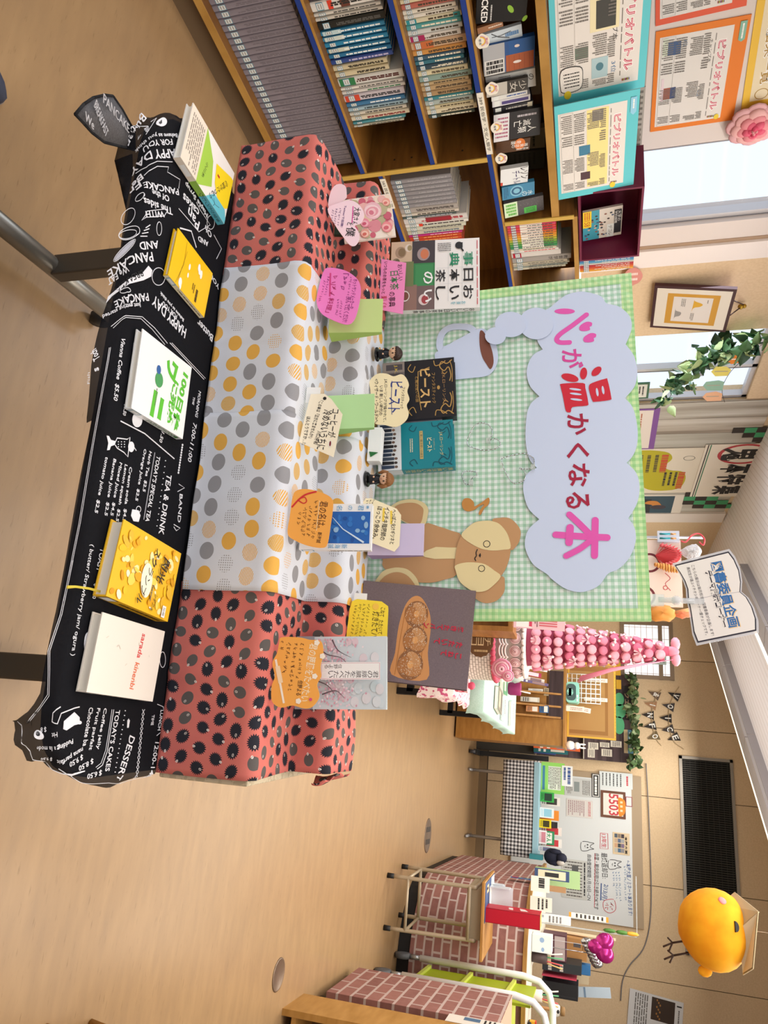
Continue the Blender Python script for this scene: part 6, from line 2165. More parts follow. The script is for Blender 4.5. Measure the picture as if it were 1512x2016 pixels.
p.text('ファンタスティック', 0.38, 0.735, 0.62, 0.755, M('#d9c88a'))
p.text('ビースト', 0.36, 0.655, 0.66, 0.72, M('#e8dcb0'), 0.02)
p.rect(0.2, 0.555, 0.8, 0.60, M('#bfa86a'))
p.text('と黒い魔法使いの誕生', 0.22, 0.562, 0.78, 0.594, M('#1a3a44'))
p.bars(0.35, 0.42, 0.65, 0.47, 2, M('#e0d8b8'))
p.rect(0, 0, 1, 0.31, M('#d9dde2'))
rr = random.Random(9)
for i in range(11):
 x, y = 0.05 + i * 0.088, 0.09 + rr.uniform(-.01, .03)
 c_ = rr.choice(['#1a2233', '#22344c', '#2a3a54', '#14161d', '#3a4656'])
 p.poly([(x - 0.04, y - 0.07), (x + 0.04, y - 0.07), (x + 0.03, y + 0.10), (x - 0.03, y + 0.10)], M(c_))
 p.ell(x, y + 0.125, 0.018, 0.022, M(rr.choice(['#6b5548', '#8a6c58', '#3a2c28'])))
p.rect(0, 0.0, 1, 0.03, M('#dfe6ea'))
p.bars(0.05, 0.005, 0.7, 0.028, 1, M('#2f6a8a'))
b.sp.vtext('黒い魔法使いの誕生', 0.2, 0.35, 0.8, 0.97, M('#d9c88a'))
b.sp.rect(0, 0, 1, 0.31, M('#d9dde2'))
b.done()
g = G()
f = stand_plane(1.61, Z2, 6)
a = f.q(870, 826)
g.box(f.off(a[0], a[1]), -0.004, 0.018, -0.11, 0.0, -0.008, -0.006, M('#a9a7b4', 0.35, 0.5))
g.box(f.off(a[0], a[1]), -0.004, 0.018, -0.116, -0.108, -0.04, -0.006, M('#a9a7b4', 0.35, 0.5))
g.obj('bookend', 'grey metal bookend between the black and teal fantasy novels', 'bookend')
# cream cloud card
plc = stand_plane(1.543, Z2 - 0.004, 6)
CRM = M('#f3e3ba', 0.75)
NAVY = M('#253a84', 0.6)
g, pr = card('pop_card', 'cream wavy-edged card with blue lettering in front of the black fantasy novel', 'pop card', plc, [(640, 335), (634, 265), (690, 212), (760, 210), (812, 230), (870, 214), (906, 242), (926, 292), (914, 340), (930, 400), (910, 445), (925, 505), (905, 558), (850, 600), (800, 605), (740, 590), (690, 588), (664, 560), (672, 500), (648, 430)], CRM, group='handwritten cards', c=c1, sm=4)
lines_px(pr, c1, [('ビースト', (838, 270), (815, 500), 0.030, NAVY), ('ファンタスティック', (888, 310), (872, 470), 0.008), ('J.K.ローリングが描かれて、', (755, 250), (745, 570), 0.009), ('いま 新しい時代の', (722, 300), (718, 520), 0.009), ('<ウィザード・ワールド>へ', (685, 250), (685, 575), 0.010)], M('#4a4440'))
pr.line([pr.q(*c1(800, 265)), pr.q(*c1(795, 400)), pr.q(*c1(800, 515))], 0.0014, NAVY)
fin(g)
# white bottle-like stand with green corner, in front of the teal novel
g = G()
f = stand_plane(1.545, Z2, 4)
a = f.q(*c1(650, 610))
a = (a[0], 0.001)
g.box(f.off(a[0], a[1]), 0, 0.082, 0, 0.030, -0.03, 0, M('#eef0f0', 0.5))
q_ = [f.q(*c1(*v)) for v in ((632, 792), (696, 798), (640, 832))]
g.prism(f, q_, -0.004, 0.002, M('#1f6a34', 0.6))
g.obj('card_holder', 'small white card holder with a green corner in front of the teal novel', 'card holder')
# two small dark-robed dolls on round black stands
def doll(px, py, hpx, label, hair, turn):
 base = onz(px, py, Z2 + 0.0145)
 f = Fr(base, TB.x, TB.y, UP)
 s = hpx
 root = thing('figurine', base, label, 'figurine', 'little dolls on round black stands')
 g = G()
 g.lathe(f, [(0.0, 0), (0.017, 0), (0.0175, 0.003), (0.016, 0.0045), (0, 0.0045)], M('#141416', 0.25), 24)
 g.obj('stand', parent=root)
 g = G()
 DK, SK = M('#1d1d22', 0.6), M('#e2b696', 0.6)
 g.lathe(f.off(0, 0, 0.0045), [(0.0, 0), (0.006, 0), (0.012, 0.004), (0.010, 0.016), (0.007, 0.026), (0.004, 0.031), (0, 0.031)], DK, 16)
 for sx in (-1, 1):
  g.tube([f(sx * 0.006, -0.002, 0.031), f(sx * 0.011, -0.005, 0.023), f(sx * 0.007 + turn * 0.004, -0.012, 0.020)], [0.0034, 0.003, 0.0026], DK, 8)
  g.ball(f(sx * 0.006 + turn * 0.004, -0.0135, 0.0205), 0.0024, 0.0024, 0.0024, SK, 8)
  g.tube([f(sx * 0.004, 0, 0.004), f(sx * 0.004, -0.003, 0.010)], 0.003, DK, 8)
 g.obj('body', parent=root)
 g = G()
 c_ = f(0, -0.001, 0.046)
 g.ball(c_, 0.0150, 0.0145, 0.0145, SK, 18)
 for sx in (-1, 1):
  g.ball(c_ + f.x * (sx * 0.0055 + turn * 0.003) - f.y * 0.0132 - UP * 0.001, 0.0022, 0.0012, 0.0028, M('#3a2820', 0.3), 8)
  g.ball(c_ + f.x * sx * 0.0148 - UP * 0.002, 0.002, 0.003, 0.003, SK, 8)
 g.ball(c_ - f.y * 0.0146 - UP * 0.004 + f.x * turn * 0.003, 0.0011, 0.0012, 0.0011, SK, 6)
 g.ball(c_ - f.y * 0.0138 - UP * 0.0075 + f.x * turn * 0.003, 0.0028, 0.0008, 0.0007, M('#8a3a34', 0.5), 6)
 g.obj('head', parent=root)
 g = G()
 HM = M(hair, 0.5)
 g.ball(c_ + f.y * 0.0030 + UP * 0.0030, 0.0172, 0.0158, 0.0160, HM, 18)
 for i in range(7):
  an = -1.3 + i * 0.43
  g.tube([c_ + UP * 0.0150 - f.y * 0.002, c_ + f.x * 0.0105 * sin(an) - f.y * 0.0135 * cos(an * 0.6) + UP * 0.0085, c_ + f.x * 0.0142 * sin(an) - f.y * 0.0142 * cos(an * 0.7) + UP * 0.0045], [0.004, 0.0035, 0.001], HM, 6)
 if turn > 0:
  for sx in (-1, 1):
   g.tube([c_ + f.x * sx * 0.015 + UP * 0.004, c_ + f.x * sx * 0.0175 - UP * 0.008, c_ + f.x * sx * 0.0150 - UP * 0.019], [0.005, 0.0055, 0.002], HM, 8)
  g.ball(c_ + f.y * 0.008 - UP * 0.006, 0.016, 0.010, 0.016, HM, 14)
 g.obj('hair', parent=root)
doll(741, 698, 65, 'small doll with short dark hair and black robe left of the black fantasy novel', '#3a2a24', 0)
doll(722, 944, 60, 'small doll with long light brown hair and black robe right of the teal novel', '#8a5c34', 1)
# coffee tag and green tent stand
plg2 = stand_plane(1.43, Z1, 8)
tent('paper_stand', 'pale green folded paper stand holding the cream coffee tag', plg2, (630, 780), (628, 846), (737, 787), 0.045, '#b5dfa0', '#94c57c')
pln = stand_plane(1.358, Z1, 10)
g, pr = card('pop_card', 'cream tag-shaped card with a black hole and bold coffee title on the lower step', 'pop card', pln, [(196, 362), (300, 360), (350, 400), (432, 512), (365, 832), (108, 720), (135, 600)], M('#f5ead0', 0.75), group='handwritten cards', c=c1)
lines_px(pr, c1, [('コーヒーが', (385, 475), (350, 685), 0.017), ('冷めないうちに', (325, 480), (268, 775), 0.020), ('川口俊和', (262, 640), (230, 735), 0.010), ('「この本は「泣きに来ませんか?」', (275, 410), (195, 690), 0.0095), ('ほんとうですか…?」', (180, 530), (145, 740), 0.009)], BLK)
q_ = pr.q(*c1(300, 395))
pr.ell(q_[0], q_[1], 0.0038, 0.0038, INK)
q_ = pr.q(*c1(340, 735))
pr.ell(q_[0], q_[1], 0.008, 0.004, M('#e9e2d4'))
pr.ell(q_[0] - 0.001, q_[1], 0.006, 0.002, M('#7a2030'))
fin(g)
g = G()
a = pln.q(*c1(165, 305))
g.box(pln.off(a[0], a[1], -0.004), 0, 0.036, 0, 0.03, -0.001, 0.0, M('#efefec', 0.6))
g.obj('card', 'small blank white card behind the hole of the coffee tag', 'card')
# lavender box, sky novel, orange note, fox tag
pll = stand_plane(1.59, Z2, 4)
tent('paper_stand', 'lavender folded paper stand behind the fox tag', pll, (730, 1031), (727, 1093), (835, 1034), 0.05, '#cfc3e2', '#a794c4')
pln = stand_plane(1.382, Z1, 8)
b = Bk(pln, (578, 992), (572, 1082), (733, 1007), 0.016, '#eef0f2', 'paperback with deep blue sky picture and pale blue title on the lower step', group='display books', spine='R')
p = b.p
p.rect(0.17, 0.14, 0.86, 0.975, M('#1f62b4'))
rr = random.Random(21)
for i in range(26):
 x, y = rr.uniform(0.24, 0.79), rr.uniform(0.19, 0.93)
 p.ell(x, y, rr.uniform(0.02, 0.05), rr.uniform(0.015, 0.04), M(rr.choice(['#5f9ad2', '#2a74c4', '#8fb8dc', '#174f9c']), 0.5), 10)
p.line([(0.3, 0.45), (0.55, 0.6), (0.84, 0.9)], [0.001, 0.002, 0.004], M('#cfe4f6'))
p.ell(0.28, 0.42, 0.03, 0.02, M('#f6d8d8'))
for x, y in ((0.28, 0.36), (0.74, 0.34)):
 p.rect(x - 0.02, y - 0.08, x + 0.02, y + 0.03, M('#22304a'))
 p.ell(x, y + 0.05, 0.018, 0.02, M('#2a2228'))
p.text('君', 0.03, 0.80, 0.15, 0.88, M('#5fa0cc'))
p.text('の', 0.04, 0.66, 0.14, 0.72, M('#5fa0cc'))
p.text('名', 0.03, 0.50, 0.15, 0.58, M('#5fa0cc'))
p.bars(0.05, 0.90, 0.12, 0.97, 1, M('#5fa0cc'))
p.vtext('新海誠', 0.88, 0.4, 0.97, 0.68, M('#5fa0cc'))
b.sp.bars(0.3, 0.3, 0.7, 0.95, 1, INK, vert=True)
b.sp.rect(0.05, 0.03, 0.95, 0.2, STB)
b.sp.rect(0.12, 0.045, 0.88, 0.185, WHITE)
b.done()
pln = stand_plane(1.328, Z1, 10)
ORN = M('#f3a94c', 0.7)
g, pr = card('pop_card', 'rounded orange card with a red ribbon in front of the sky novel', 'pop card', pln, [(60, 1130), (95, 1078), (180, 1070), (290, 1100), (352, 1140), (362, 1200), (345, 1330), (322, 1470), (285, 1506), (180, 1492), (80, 1452), (24, 1402), (40, 1270)], ORN, group='handwritten cards', c=c1, sm=4)
lines_px(pr, c1, [('君の名は。', (295, 1160), (270, 1360), 0.018, M('#6a3a10')), ('新海誠', (265, 1390), (252, 1470), 0.009)], M('#5a3414'))
for i, (a, b_) in enumerate((((238, 1155), (212, 1450)), ((198, 1195), (172, 1440)), ((155, 1205), (135, 1420)), ((115, 1240), (100, 1350)))):
 scrib(pr, c1, a, b_, 0.009, M('#7a4c1c'), i + 3)
pr.line([pr.q(*c1(262, 1155)), pr.q(*c1(238, 1380))], 0.0012, M('#f6d9a8'))
RDR = M('#cf2a2e', 0.5)
pr.line(smooth([pr.q(*c1(*v)) for v in ((55, 1205), (105, 1150), (160, 1110), (240, 1088))], 5, False), 0.0035, RDR)
pr.line(smooth([pr.q(*c1(*v)) for v in ((100, 1150), (140, 1175), (165, 1160), (150, 1130), (110, 1145))], 5, False), 0.0022, RDR)
fin(g)
pln = stand_plane(1.558, Z2, 8)
g, pr = card('pop_card', 'cream tag-shaped card with yellow underlines in front of the lavender stand', 'pop card', pln, [(575, 1180), (605, 1138), (650, 1138), (835, 1215), (868, 1262), (855, 1492), (818, 1535), (600, 1450)], M('#f4e7c2', 0.75), group='handwritten cards', c=c1)
pr.line([pr.q(*c1(795, 1230)), pr.q(*c1(795, 1330))], 0.005, M('#eccb4a'))
pr.line([pr.q(*c1(740, 1210)), pr.q(*c1(735, 1310))], 0.005, M('#eccb4a'))
lines_px(pr, c1, [('へっぽこ化けギツネと', (820, 1222), (800, 1480), 0.011), ('インチキ陰陽師の', (768, 1205), (728, 1450), 0.013), ('ほっこり余休み。', (712, 1200), (672, 1440), 0.013)], BLK)
for i in range(3):
 scrib(pr, c1, (665 - i * 24, 1150), (655 - i * 24, 1215), 0.006, BLK, i + 8)
fin(g)
# cherry blossom novel with orange card
pln = stand_plane(1.432, Z1, 8)
b = Bk(pln, (570, 1254), (565, 1396), (761, 1262), 0.016, '#cfd9de', 'pink cherry blossom cover novel with white title strip at the right of the lower step', group='display books', spine='R')
p = b.p
rr = random.Random(33)
for i in range(36):
 x, y = rr.uniform(0.07, 0.93), rr.uniform(0.32, 0.95)
 c_ = rr.choice(['#d0dce1', '#c9d9df', '#d6dce0', '#dad8dc']) if y > 0.55 + 0.3 * (1 - x) else rr.choice(['#dccfd5', '#d9cdd3', '#dbc5cd', '#d8d3d8'])
 r = min(0.06, x * 0.6, (1 - x) * 0.6)
 p.ell(x, y, r, r * 0.8, M(c_, 0.5), 10)
for i in range(240):
 x, y = rr.uniform(0.04, 0.96), rr.gauss(0.42, 0.15)
 if 0.02 < y < 0.95:
  p.ell(x, y, 0.013, 0.010, M(rr.choice(['#dba9b8', '#e4c9d2', '#cf9aac', '#eadfe4']), 0.5), 7)
for pts in ([(0.1, 0.2), (0.25, 0.34), (0.3, 0.5), (0.42, 0.6)], [(0.05, 0.4), (0.2, 0.47), (0.3, 0.62)], [(0.6, 0.2), (0.68, 0.36), (0.82, 0.45)], [(0.5, 0.25), (0.55, 0.4)], [(0.8, 0.3), (0.75, 0.45), (0.85, 0.55)]):
 p.line(smooth(pts, 4, False), [0.003 * (1 - 0.8 * i / (4 * (len(pts) - 1))) for i in range(4 * (len(pts) - 1) + 1)], M('#5a4c54'))
p.rect(0, 0, 1, 0.2, M('#8d929c'))
p.rect(0.08, 0.0, 0.25, 0.16, M('#555c6a'))
p.rect(0.36, 0.28, 0.60, 0.94, WHITE)
p.frame(0.37, 0.287, 0.59, 0.934, 0.0008, M('#d7a0ae'))
p.vtext('君の膵臓をたべたい', 0.48, 0.36, 0.575, 0.92, M('#4a4248'))
p.vtext('住野よる', 0.39, 0.32, 0.45, 0.52, M('#4a4248'))
b.sp.bars(0.3, 0.2, 0.7, 0.95, 1, M('#7a8a90'), vert=True)
b.done()
pln = stand_plane(1.338, Z1, 10)
g, pr = card('pop_card', 'orange wavy-edged card with a pencil drawing in front of the cherry blossom novel', 'pop card', pln, [(150, 500), (165, 468), (270, 468), (330, 482), (398, 490), (413, 560), (396, 640), (400, 700), (376, 750), (390, 820), (350, 880), (300, 892), (230, 874), (160, 886), (108, 850), (105, 760), (124, 700), (110, 620), (138, 560)], ORN, group='handwritten cards', c=c9, sm=4)
lines_px(pr, c9, [('君の膵臓をたべたい', (358, 505), (300, 850), 0.017, M('#f7e2c0')), ('住野よる', (278, 725), (265, 815), 0.010)], M('#5a3414'))
for i, (a, b_) in enumerate((((290, 500), (262, 720)), ((250, 500), (212, 800)), ((210, 495), (180, 680)), ((172, 490), (166, 560)))):
 scrib(pr, c9, a, b_, 0.009, M('#6a3c14'), i + 13)
pr.line([pr.q(*c9(130, 600)), pr.q(*c9(178, 860))], 0.004, M('#f6ead8'))
pr.line([pr.q(*c9(140, 640)), pr.q(*c9(160, 740))], 0.009, M('#f6d8b0'))
for x, y in ((408, 580), (362, 700), (265, 848), (375, 500)):
 for k in range(5):
  q_ = pr.q(*c9(x + 9 * cos(k * 1.257), y + 9 * sin(k * 1.257)))
  pr.ell(q_[0], q_[1], 0.0028, 0.0028, M('#f6ead8'), 8)
q_ = pr.q(*c9(338, 838))
pr.ell(q_[0], q_[1], 0.003, 0.003, M('#d84a7a'))
fin(g)
# bread book
n_ = -TB.y * cos(0.15) - TB.x * sin(0.15)
ZF = None
plp = plane(TB(-0.26, 1.612, Z2 + 0.01), n_ * cos(0.12) + UP * sin(0.12))
b = Bk(plp, (717, 1143), (688, 1332), (935, 1185), 0.014, '#5d4f55', 'large bread book with three twisted rolls and red title on the upper step', group='display books')
t = NT('bread_cover', 0.3, 0.5)
tc = t.n('ShaderNodeTexCoord')
nz = t.noise(t.obj((500, 500, 500)), 1.0, 2)
nb = t.noise(t.obj((5, 5, 5)), 1.0, 2)
c_ = t.mix(nz, rgb('#544743'), rgb('#8a7772'))
t.col(t.mix(t.math('MULTIPLY', nb, 0.5), c_, rgb('#675b78')))
p = b.p
p.rect(0, 0, 1, 1, t.m)
def bq(x, y):
 return b.q(*c9(x, y))
WDP = M('#c98c54', 0.5)
p.poly([bq(*v) for v in smooth([(950, 225), (1000, 235), (1045, 320), (1052, 420), (1035, 560), (1028, 720), (820, 690), (840, 560), (862, 400), (900, 280)], 4)], WDP)
for k in range(5):
 p.line([bq(905 + k * 28, 260 + abs(k - 2) * 15), bq(870 + k * 34, 480), bq(838 + k * 38, 690)], 0.0016, M('#a5692f'))
for (x, y, s) in ((968, 330, 78), (960, 485, 80), (930, 632, 84)):
 o_ = bq(x, y)
 S_ = s / 3.024 * 1.72 / 1456 / b.h
 p.ell(o_[0], o_[1], S_, S_ * 0.86, M('#8a5a34'), 22)
 for k in range(3):
  a = k * 2.09 + 0.6
  p.ell(o_[0] + S_ * 0.42 * cos(a) * b.h / b.w, o_[1] + S_ * 0.42 * sin(a), S_ * 0.60, S_ * 0.40, M(('#b47a46', '#c08a58', '#a66c3a')[k]), 16, a=a + 1.2)
 p.ell(o_[0], o_[1], S_ * 0.26, S_ * 0.2, M('#d69a5c'), 12)
 rr = random.Random(int(y))
 for k in range(150):
  a, r = rr.uniform(0, 6.28), S_ * math.sqrt(rr.random()) * 0.95
  p.ell(o_[0] + r * cos(a) * b.h / b.w, o_[1] + r * 0.86 * sin(a), 0.0035, 0.0028, M(('#dcc8ae', '#e9dcc8', '#c9ad8c')[k % 3]), 5)
  p.k -= p.dk * 0.98
RT = M('#c0203e', 0.4)
for tx, a, b_ in (('焼きたてパン', (1252, 425), (1005, 395)), ('たたいて', (1245, 520), (1068, 485)), ('こねて', (1238, 585), (1108, 555))):
 A_, B_ = V(bq(*a)), V(bq(*b_))
 n2 = len(tx)
 for i, ch in enumerate(tx):
  m0 = A_ + (B_ - A_) * ((i + 0.5) / n2)
  hh = (A_ - B_).length / n2 * 0.84
  ww = hh * b.h / b.w * 0.95
  p.text(ch, m0.x - ww / 2, m0.y - hh / 2, m0.x + ww / 2, m0.y + hh / 2, RT, 0.03)
b.sp.bars(0.3, 0.05, 0.7, 0.95, 1, M('#c8c4c0'), vert=True)
b.done()
pln = stand_plane(1.522, Z2, 8)
g, pr = card('pop_card', 'bright yellow rounded card with handwriting below the bread book', 'pop card', pln, [(545, 500), (570, 300), (585, 252), (615, 240), (760, 254), (798, 282), (800, 300), (790, 520)], M('#f4d83a', 0.7), group='handwritten cards', c=c9)
lines_px(pr, c9, [('こねて', (770, 290), (762, 345), 0.010), ('たたいて', (758, 365), (750, 450), 0.010), ('焼きたてパン', (728, 315), (712, 500), 0.016)], M('#5a4a10'))
for i in range(4):
 scrib(pr, c9, (685 - i * 26, 270), (655 - i * 26, 490), 0.0075, M('#8a7420'), i + 30)
q_ = pr.q(*c9(725, 285))
pr.ell(q_[0], q_[1], 0.007, 0.007, M('#f2c24a'))
fin(g)
g = G()
a = pln.q(*c9(600, 235))
g.box(pln.off(a[0], a[1], -0.004), -0.012, 0.02, -0.002, 0.026, -0.001, 0.0, M('#efeeea', 0.6))
g.obj('card', 'small blank white card behind the yellow card', 'card')
# ================================================================ books lying on the menu cloth
def lying(bl, br, tr, tl, t_, cover, label, **kw):
 global ZF
 ZF = None
 pz = Fr((0, 0, TZ + 0.006 + t_), (1, 0, 0), (0, 1, 0), (0, 0, 1))
 A, B, C_, D = [V(pz.q(*x)) for x in (bl, br, tr, tl)]
 w = ((B - A).length + (C_ - D).length) / 2
 h = ((D - A).length + (C_ - B).length) / 2
 b = Bk(pz, bl, br, tl, t_, cover, label, w=w, h=h, group='books lying on the menu cloth', spine='R', **kw)
 return b
b = lying((380.5, 202), (354, 313), (442.5, 438), (461, 340), 0.016, '#efece6', 'book with green, yellow and blue cover patches at the left of the menu cloth')
p = b.p
p.rect(0, 0, 1, 0.33, M('#e9dccb'))
p.bars(0.1, 0.04, 0.95, 0.3, 8, M('#8a7f74'))
p.poly([(0.0, 0.33), (0.35, 0.55), (0.75, 0.62), (1.0, 0.38), (1.0, 0.33)], M('#a3cc4a'))
p.poly([(0.15, 0.95), (0.30, 0.62), (0.62, 0.66), (0.9, 0.84), (0.7, 1.0), (0.15, 1.0)], M('#f4d61a'))
p.poly([(1.0, 0.55), (0.78, 0.70), (0.78, 0.95), (0.9, 1.0), (1.0, 1.0)], M('#63bfd0'))
p.along('食堂かたつむり', (0.32, 0.9), (0.93, 0.62), 0.013, INK, 0.01)
p.along('小川糸', (0.5, 0.46), (0.82, 0.42), 0.009, INK)
p.rect(0.42, 0.68, 0.46, 0.73, M('#c02a24'))
p.line([(0.9, 0.62), (0.92, 0.76), (0.88, 0.84)], 0.001, INK)
p.line([(0.86, 0.7), (0.92, 0.74), (0.98, 0.72)], 0.001, INK)
b.sp.rect(0, 0.0, 1, 0.33, M('#e9dccb'))
b.sp.rect(0, 0.33, 1, 0.55, M('#8fb94a'))
b.sp.rect(0, 0.55, 1, 1, M('#5ab4c8'))
b.sp.rect(0.15, 0.1, 0.85, 0.26, WHITE)
b.sp.vtext('食堂かたつむり', 0.25, 0.5, 0.75, 0.96, INK)
b.done()
b = lying((351, 449), (331, 541), (400, 631), (418, 545), 0.011, '#f3c20f', 'bright yellow paperback with small white clouds lying on the menu cloth')
p = b.p
for x, y, rx, ry in ((0.42, 0.42, 0.05, 0.022), (0.6, 0.42, 0.04, 0.018), (0.88, 0.28, 0.07, 0.04), (0.3, 0.72, 0.07, 0.03), (0.22, 0.64, 0.06, 0.03), (0.28, 0.67, 0.05, 0.03), (0.95, 0.3, 0.05, 0.02)):
 p.ell(x, y, rx, ry, WHITE)
p.line([(0.05, 0.25), (0.5, 0.28), (0.98, 0.18)], 0.0006, M('#7a5a10'))
p.line([(0.2, 0.3), (0.9, 0.22)], 0.0006, M('#7a5a10'))
p.bars(0.66, 0.66, 0.92, 0.74, 1, M('#4a3410'), fill=0.6)
p.bars(0.62, 0.56, 0.8, 0.64, 2, M('#6a4a10'))
b.sp.rect(0, 0, 1, 1, M('#efe3c0'))
b.sp.rect(0.1, 0.05, 0.9, 0.22, STB)
b.sp.rect(0.18, 0.065, 0.82, 0.205, WHITE)
b.sp.bars(0.3, 0.3, 0.7, 0.95, 1, M('#5a4a20'), vert=True)
b.done()
b = lying((281, 647), (258.8, 801.6), (355.6, 872), (379, 733), 0.014, '#f3f3f1', 'white comic book with large green title lying in the middle of the menu cloth')
p = b.p
GR_ = M('#5bbf2f', 0.5)
p.along('100日後', (0.14, 0.90), (0.97, 0.80), 0.024, GR_, 0.045)
p.along('に死ぬ', (0.32, 0.72), (0.93, 0.67), 0.021, GR_, 0.045)
p.along('ワ', (0.10, 0.62), (0.34, 0.58), 0.038, GR_, 0.06)
p.along('ニ', (0.62, 0.44), (0.96, 0.42), 0.036, GR_, 0.08)
p.bars(0.58, 0.37, 0.8, 0.40, 1, GREYINK)
p.ell(0.46, 0.40, 0.085, 0.075, M('#4a9a5a'))
p.ell(0.34, 0.37, 0.05, 0.04, M('#2f5fa0'))
b.sp.rect(0.1, 0.04, 0.9, 0.2, STB)
b.sp.rect(0.18, 0.055, 0.82, 0.185, WHITE)
b.sp.vtext('100日後に死ぬワニ', 0.2, 0.35, 0.8, 0.95, M('#3f7a34'))
b.done()
b = lying((244, 1022), (208, 1178), (333, 1214), (357, 1083), 0.026, '#f0bd2a', 'thick yellow picture-cover novel with a yellow ribbon lying on the menu cloth')
p = b.p
rr = random.Random(4)
for i in range(70):
 x, y = rr.uniform(0.05, 0.95), rr.uniform(0.04, 0.96)
 r = min(rr.uniform(0.02, 0.07), x * 0.6, (1 - x) * 0.6, y * 0.9, (1 - y) * 0.9)
 p.ell(x, y, r, r * rr.uniform(0.4, 0.8), M(rr.choice(['#f6d35a', '#e9a81e', '#f9e8a8', '#f2c32a', '#e8b838', '#fbf0cc', '#d99a14']), 0.4), 9, a=rr.uniform(0, 3))
p.ell(0.6, 0.5, 0.16, 0.09, M('#fbf1d4'), a=0.2)
p.along('閃光', (0.20, 0.76), (0.56, 0.70), 0.024, INK, 0.01)
p.along('スクランブル', (0.14, 0.60), (0.94, 0.44), 0.018, INK, 0.01)
p.bars(0.62, 0.60, 0.85, 0.63, 1, GREYINK)
p.rect(0.82, 0.84, 0.98, 0.9, WHITE)
p.along('加藤', (0.84, 0.87), (0.96, 0.87), 0.007, INK)
p.along('シゲアキ', (0.72, 0.70), (0.96, 0.66), 0.010, INK, 0.01)
b.sp.rect(0.1, 0.04, 0.9, 0.2, INK)
b.sp.rect(0.16, 0.05, 0.84, 0.19, WHITE)
b.sp.bars(0.2, 0.3, 0.8, 0.95, 1, M('#6a4a10'), vert=True)
b.done()
g = G()
f = b.fr
rp = [f(b.w * 0.94, 0.004, -0.016), f(b.w * 0.95, -0.02, -0.021), f(b.w * 0.98, -0.045, -0.026), f(b.w * 1.02, -0.062, -0.0275)]
for i in (-1, 1):
 g.tube([q + f.x * 0.001 * i for q in rp], [0.0009, 0.0009, 0.001, 0.0018], M('#e6cf4a', 0.6), 6)
g.obj('ribbon', parent=b.root)
b = lying((202, 1205), (170, 1363), (301, 1388), (322, 1249), 0.020, '#e9e1d6', 'worn cream book with small red handwriting-style title at the right end of the menu cloth')
p = b.p
p.along('sarada', (0.12, 0.665), (0.46, 0.645), 0.013, M('#d84a4a'), 0.015)
p.along('kinenbi', (0.52, 0.64), (0.88, 0.62), 0.013, M('#e0704a'), 0.015)
for i in range(7):
 x, y = R.uniform(0.2, 0.9), R.uniform(0.1, 0.9)
 p.line([(x, y), (x + R.uniform(-.05, .05), y + R.uniform(-.05, .05))], 0.0014, M('#d5cdc0'))
b.sp.rect(0.1, 0.04, 0.9, 0.2, INK)
b.sp.rect(0.16, 0.05, 0.84, 0.19, WHITE)
b.sp.bars(0.3, 0.3, 0.7, 0.95, 1, INK, vert=True)
b.done()
# ================================================================ the far half of the room
def bl_(px, py, z):
 p = onz(px, py, z)
 return p.dot(LD), p.dot(ND)
# ---- low bookcase with pink magazines, whose end upright shows beside the board
LW = wood('light_wood', '#8a5a2a', '#a8743a', (2, 2, 10))
s1 = bwall(4.46)
root = thing('low_bookcase', SH(4.7, -1.35, 0), 'low wooden bookcase mostly hidden behind the gingham board', 'bookcase')
x1 = s1.q(960, 1241)[0]
x0 = x1 - 0.8
zt = s1.o.z + s1.q(1010, 1235)[1]
g = G()
g.box(s1, x0, x1, -s1.o.z, zt - 0.025, -0.25, -0.235, LW)
g.obj('back_panel', parent=root)
for a in (x0, x1 - 0.03):
 g = G()
 g.box(s1, a, a + 0.03, 0, zt, -0.25, 0, LW)
 g.obj('upright', parent=root)
for z in (0.08, 0.45, zt - 0.03):
 g = G()
 g.box(s1, x0 + 0.03, x1 - 0.03, z, z + 0.025, -0.234, -0.004, LW)
 g.obj('shelf', parent=root)
mg = plane(SH(4.50, 0, zt), -LD * cos(0.2) + UP * sin(0.2))
for i, (p_, q_, c_, lb) in enumerate((((1012, 1200), (1030, 1228), '#3f5f88', 'blue magazine standing on the low bookcase'), ((1020, 1196), (1112, 1243), '#e2b8c0', 'pink magazine with lipstick pictures standing on the low bookcase'))):
 it = It('magazine', lb, 'magazine', mg.off(0, 0, 0.03 * i), p_, q_, 0.006, c_, group='magazines on the low bookcase', z=zt + 0.002)
 if i:
  it.p.rect(0.05, 0.05, 0.95, 0.35, M('#e8e2e0'))
  it.p.rect(0.1, 0.3, 0.9, 0.36, M('#c83a5a'))
  for k in range(5):
   it.p.rect(0.3 + k * 0.12, 0.5, 0.36 + k * 0.12, 0.85, M('#c85a64'))
  it.p.bars(0.1, 0.4, 0.9, 0.48, 2, M('#7a4a54'))
 it.done()
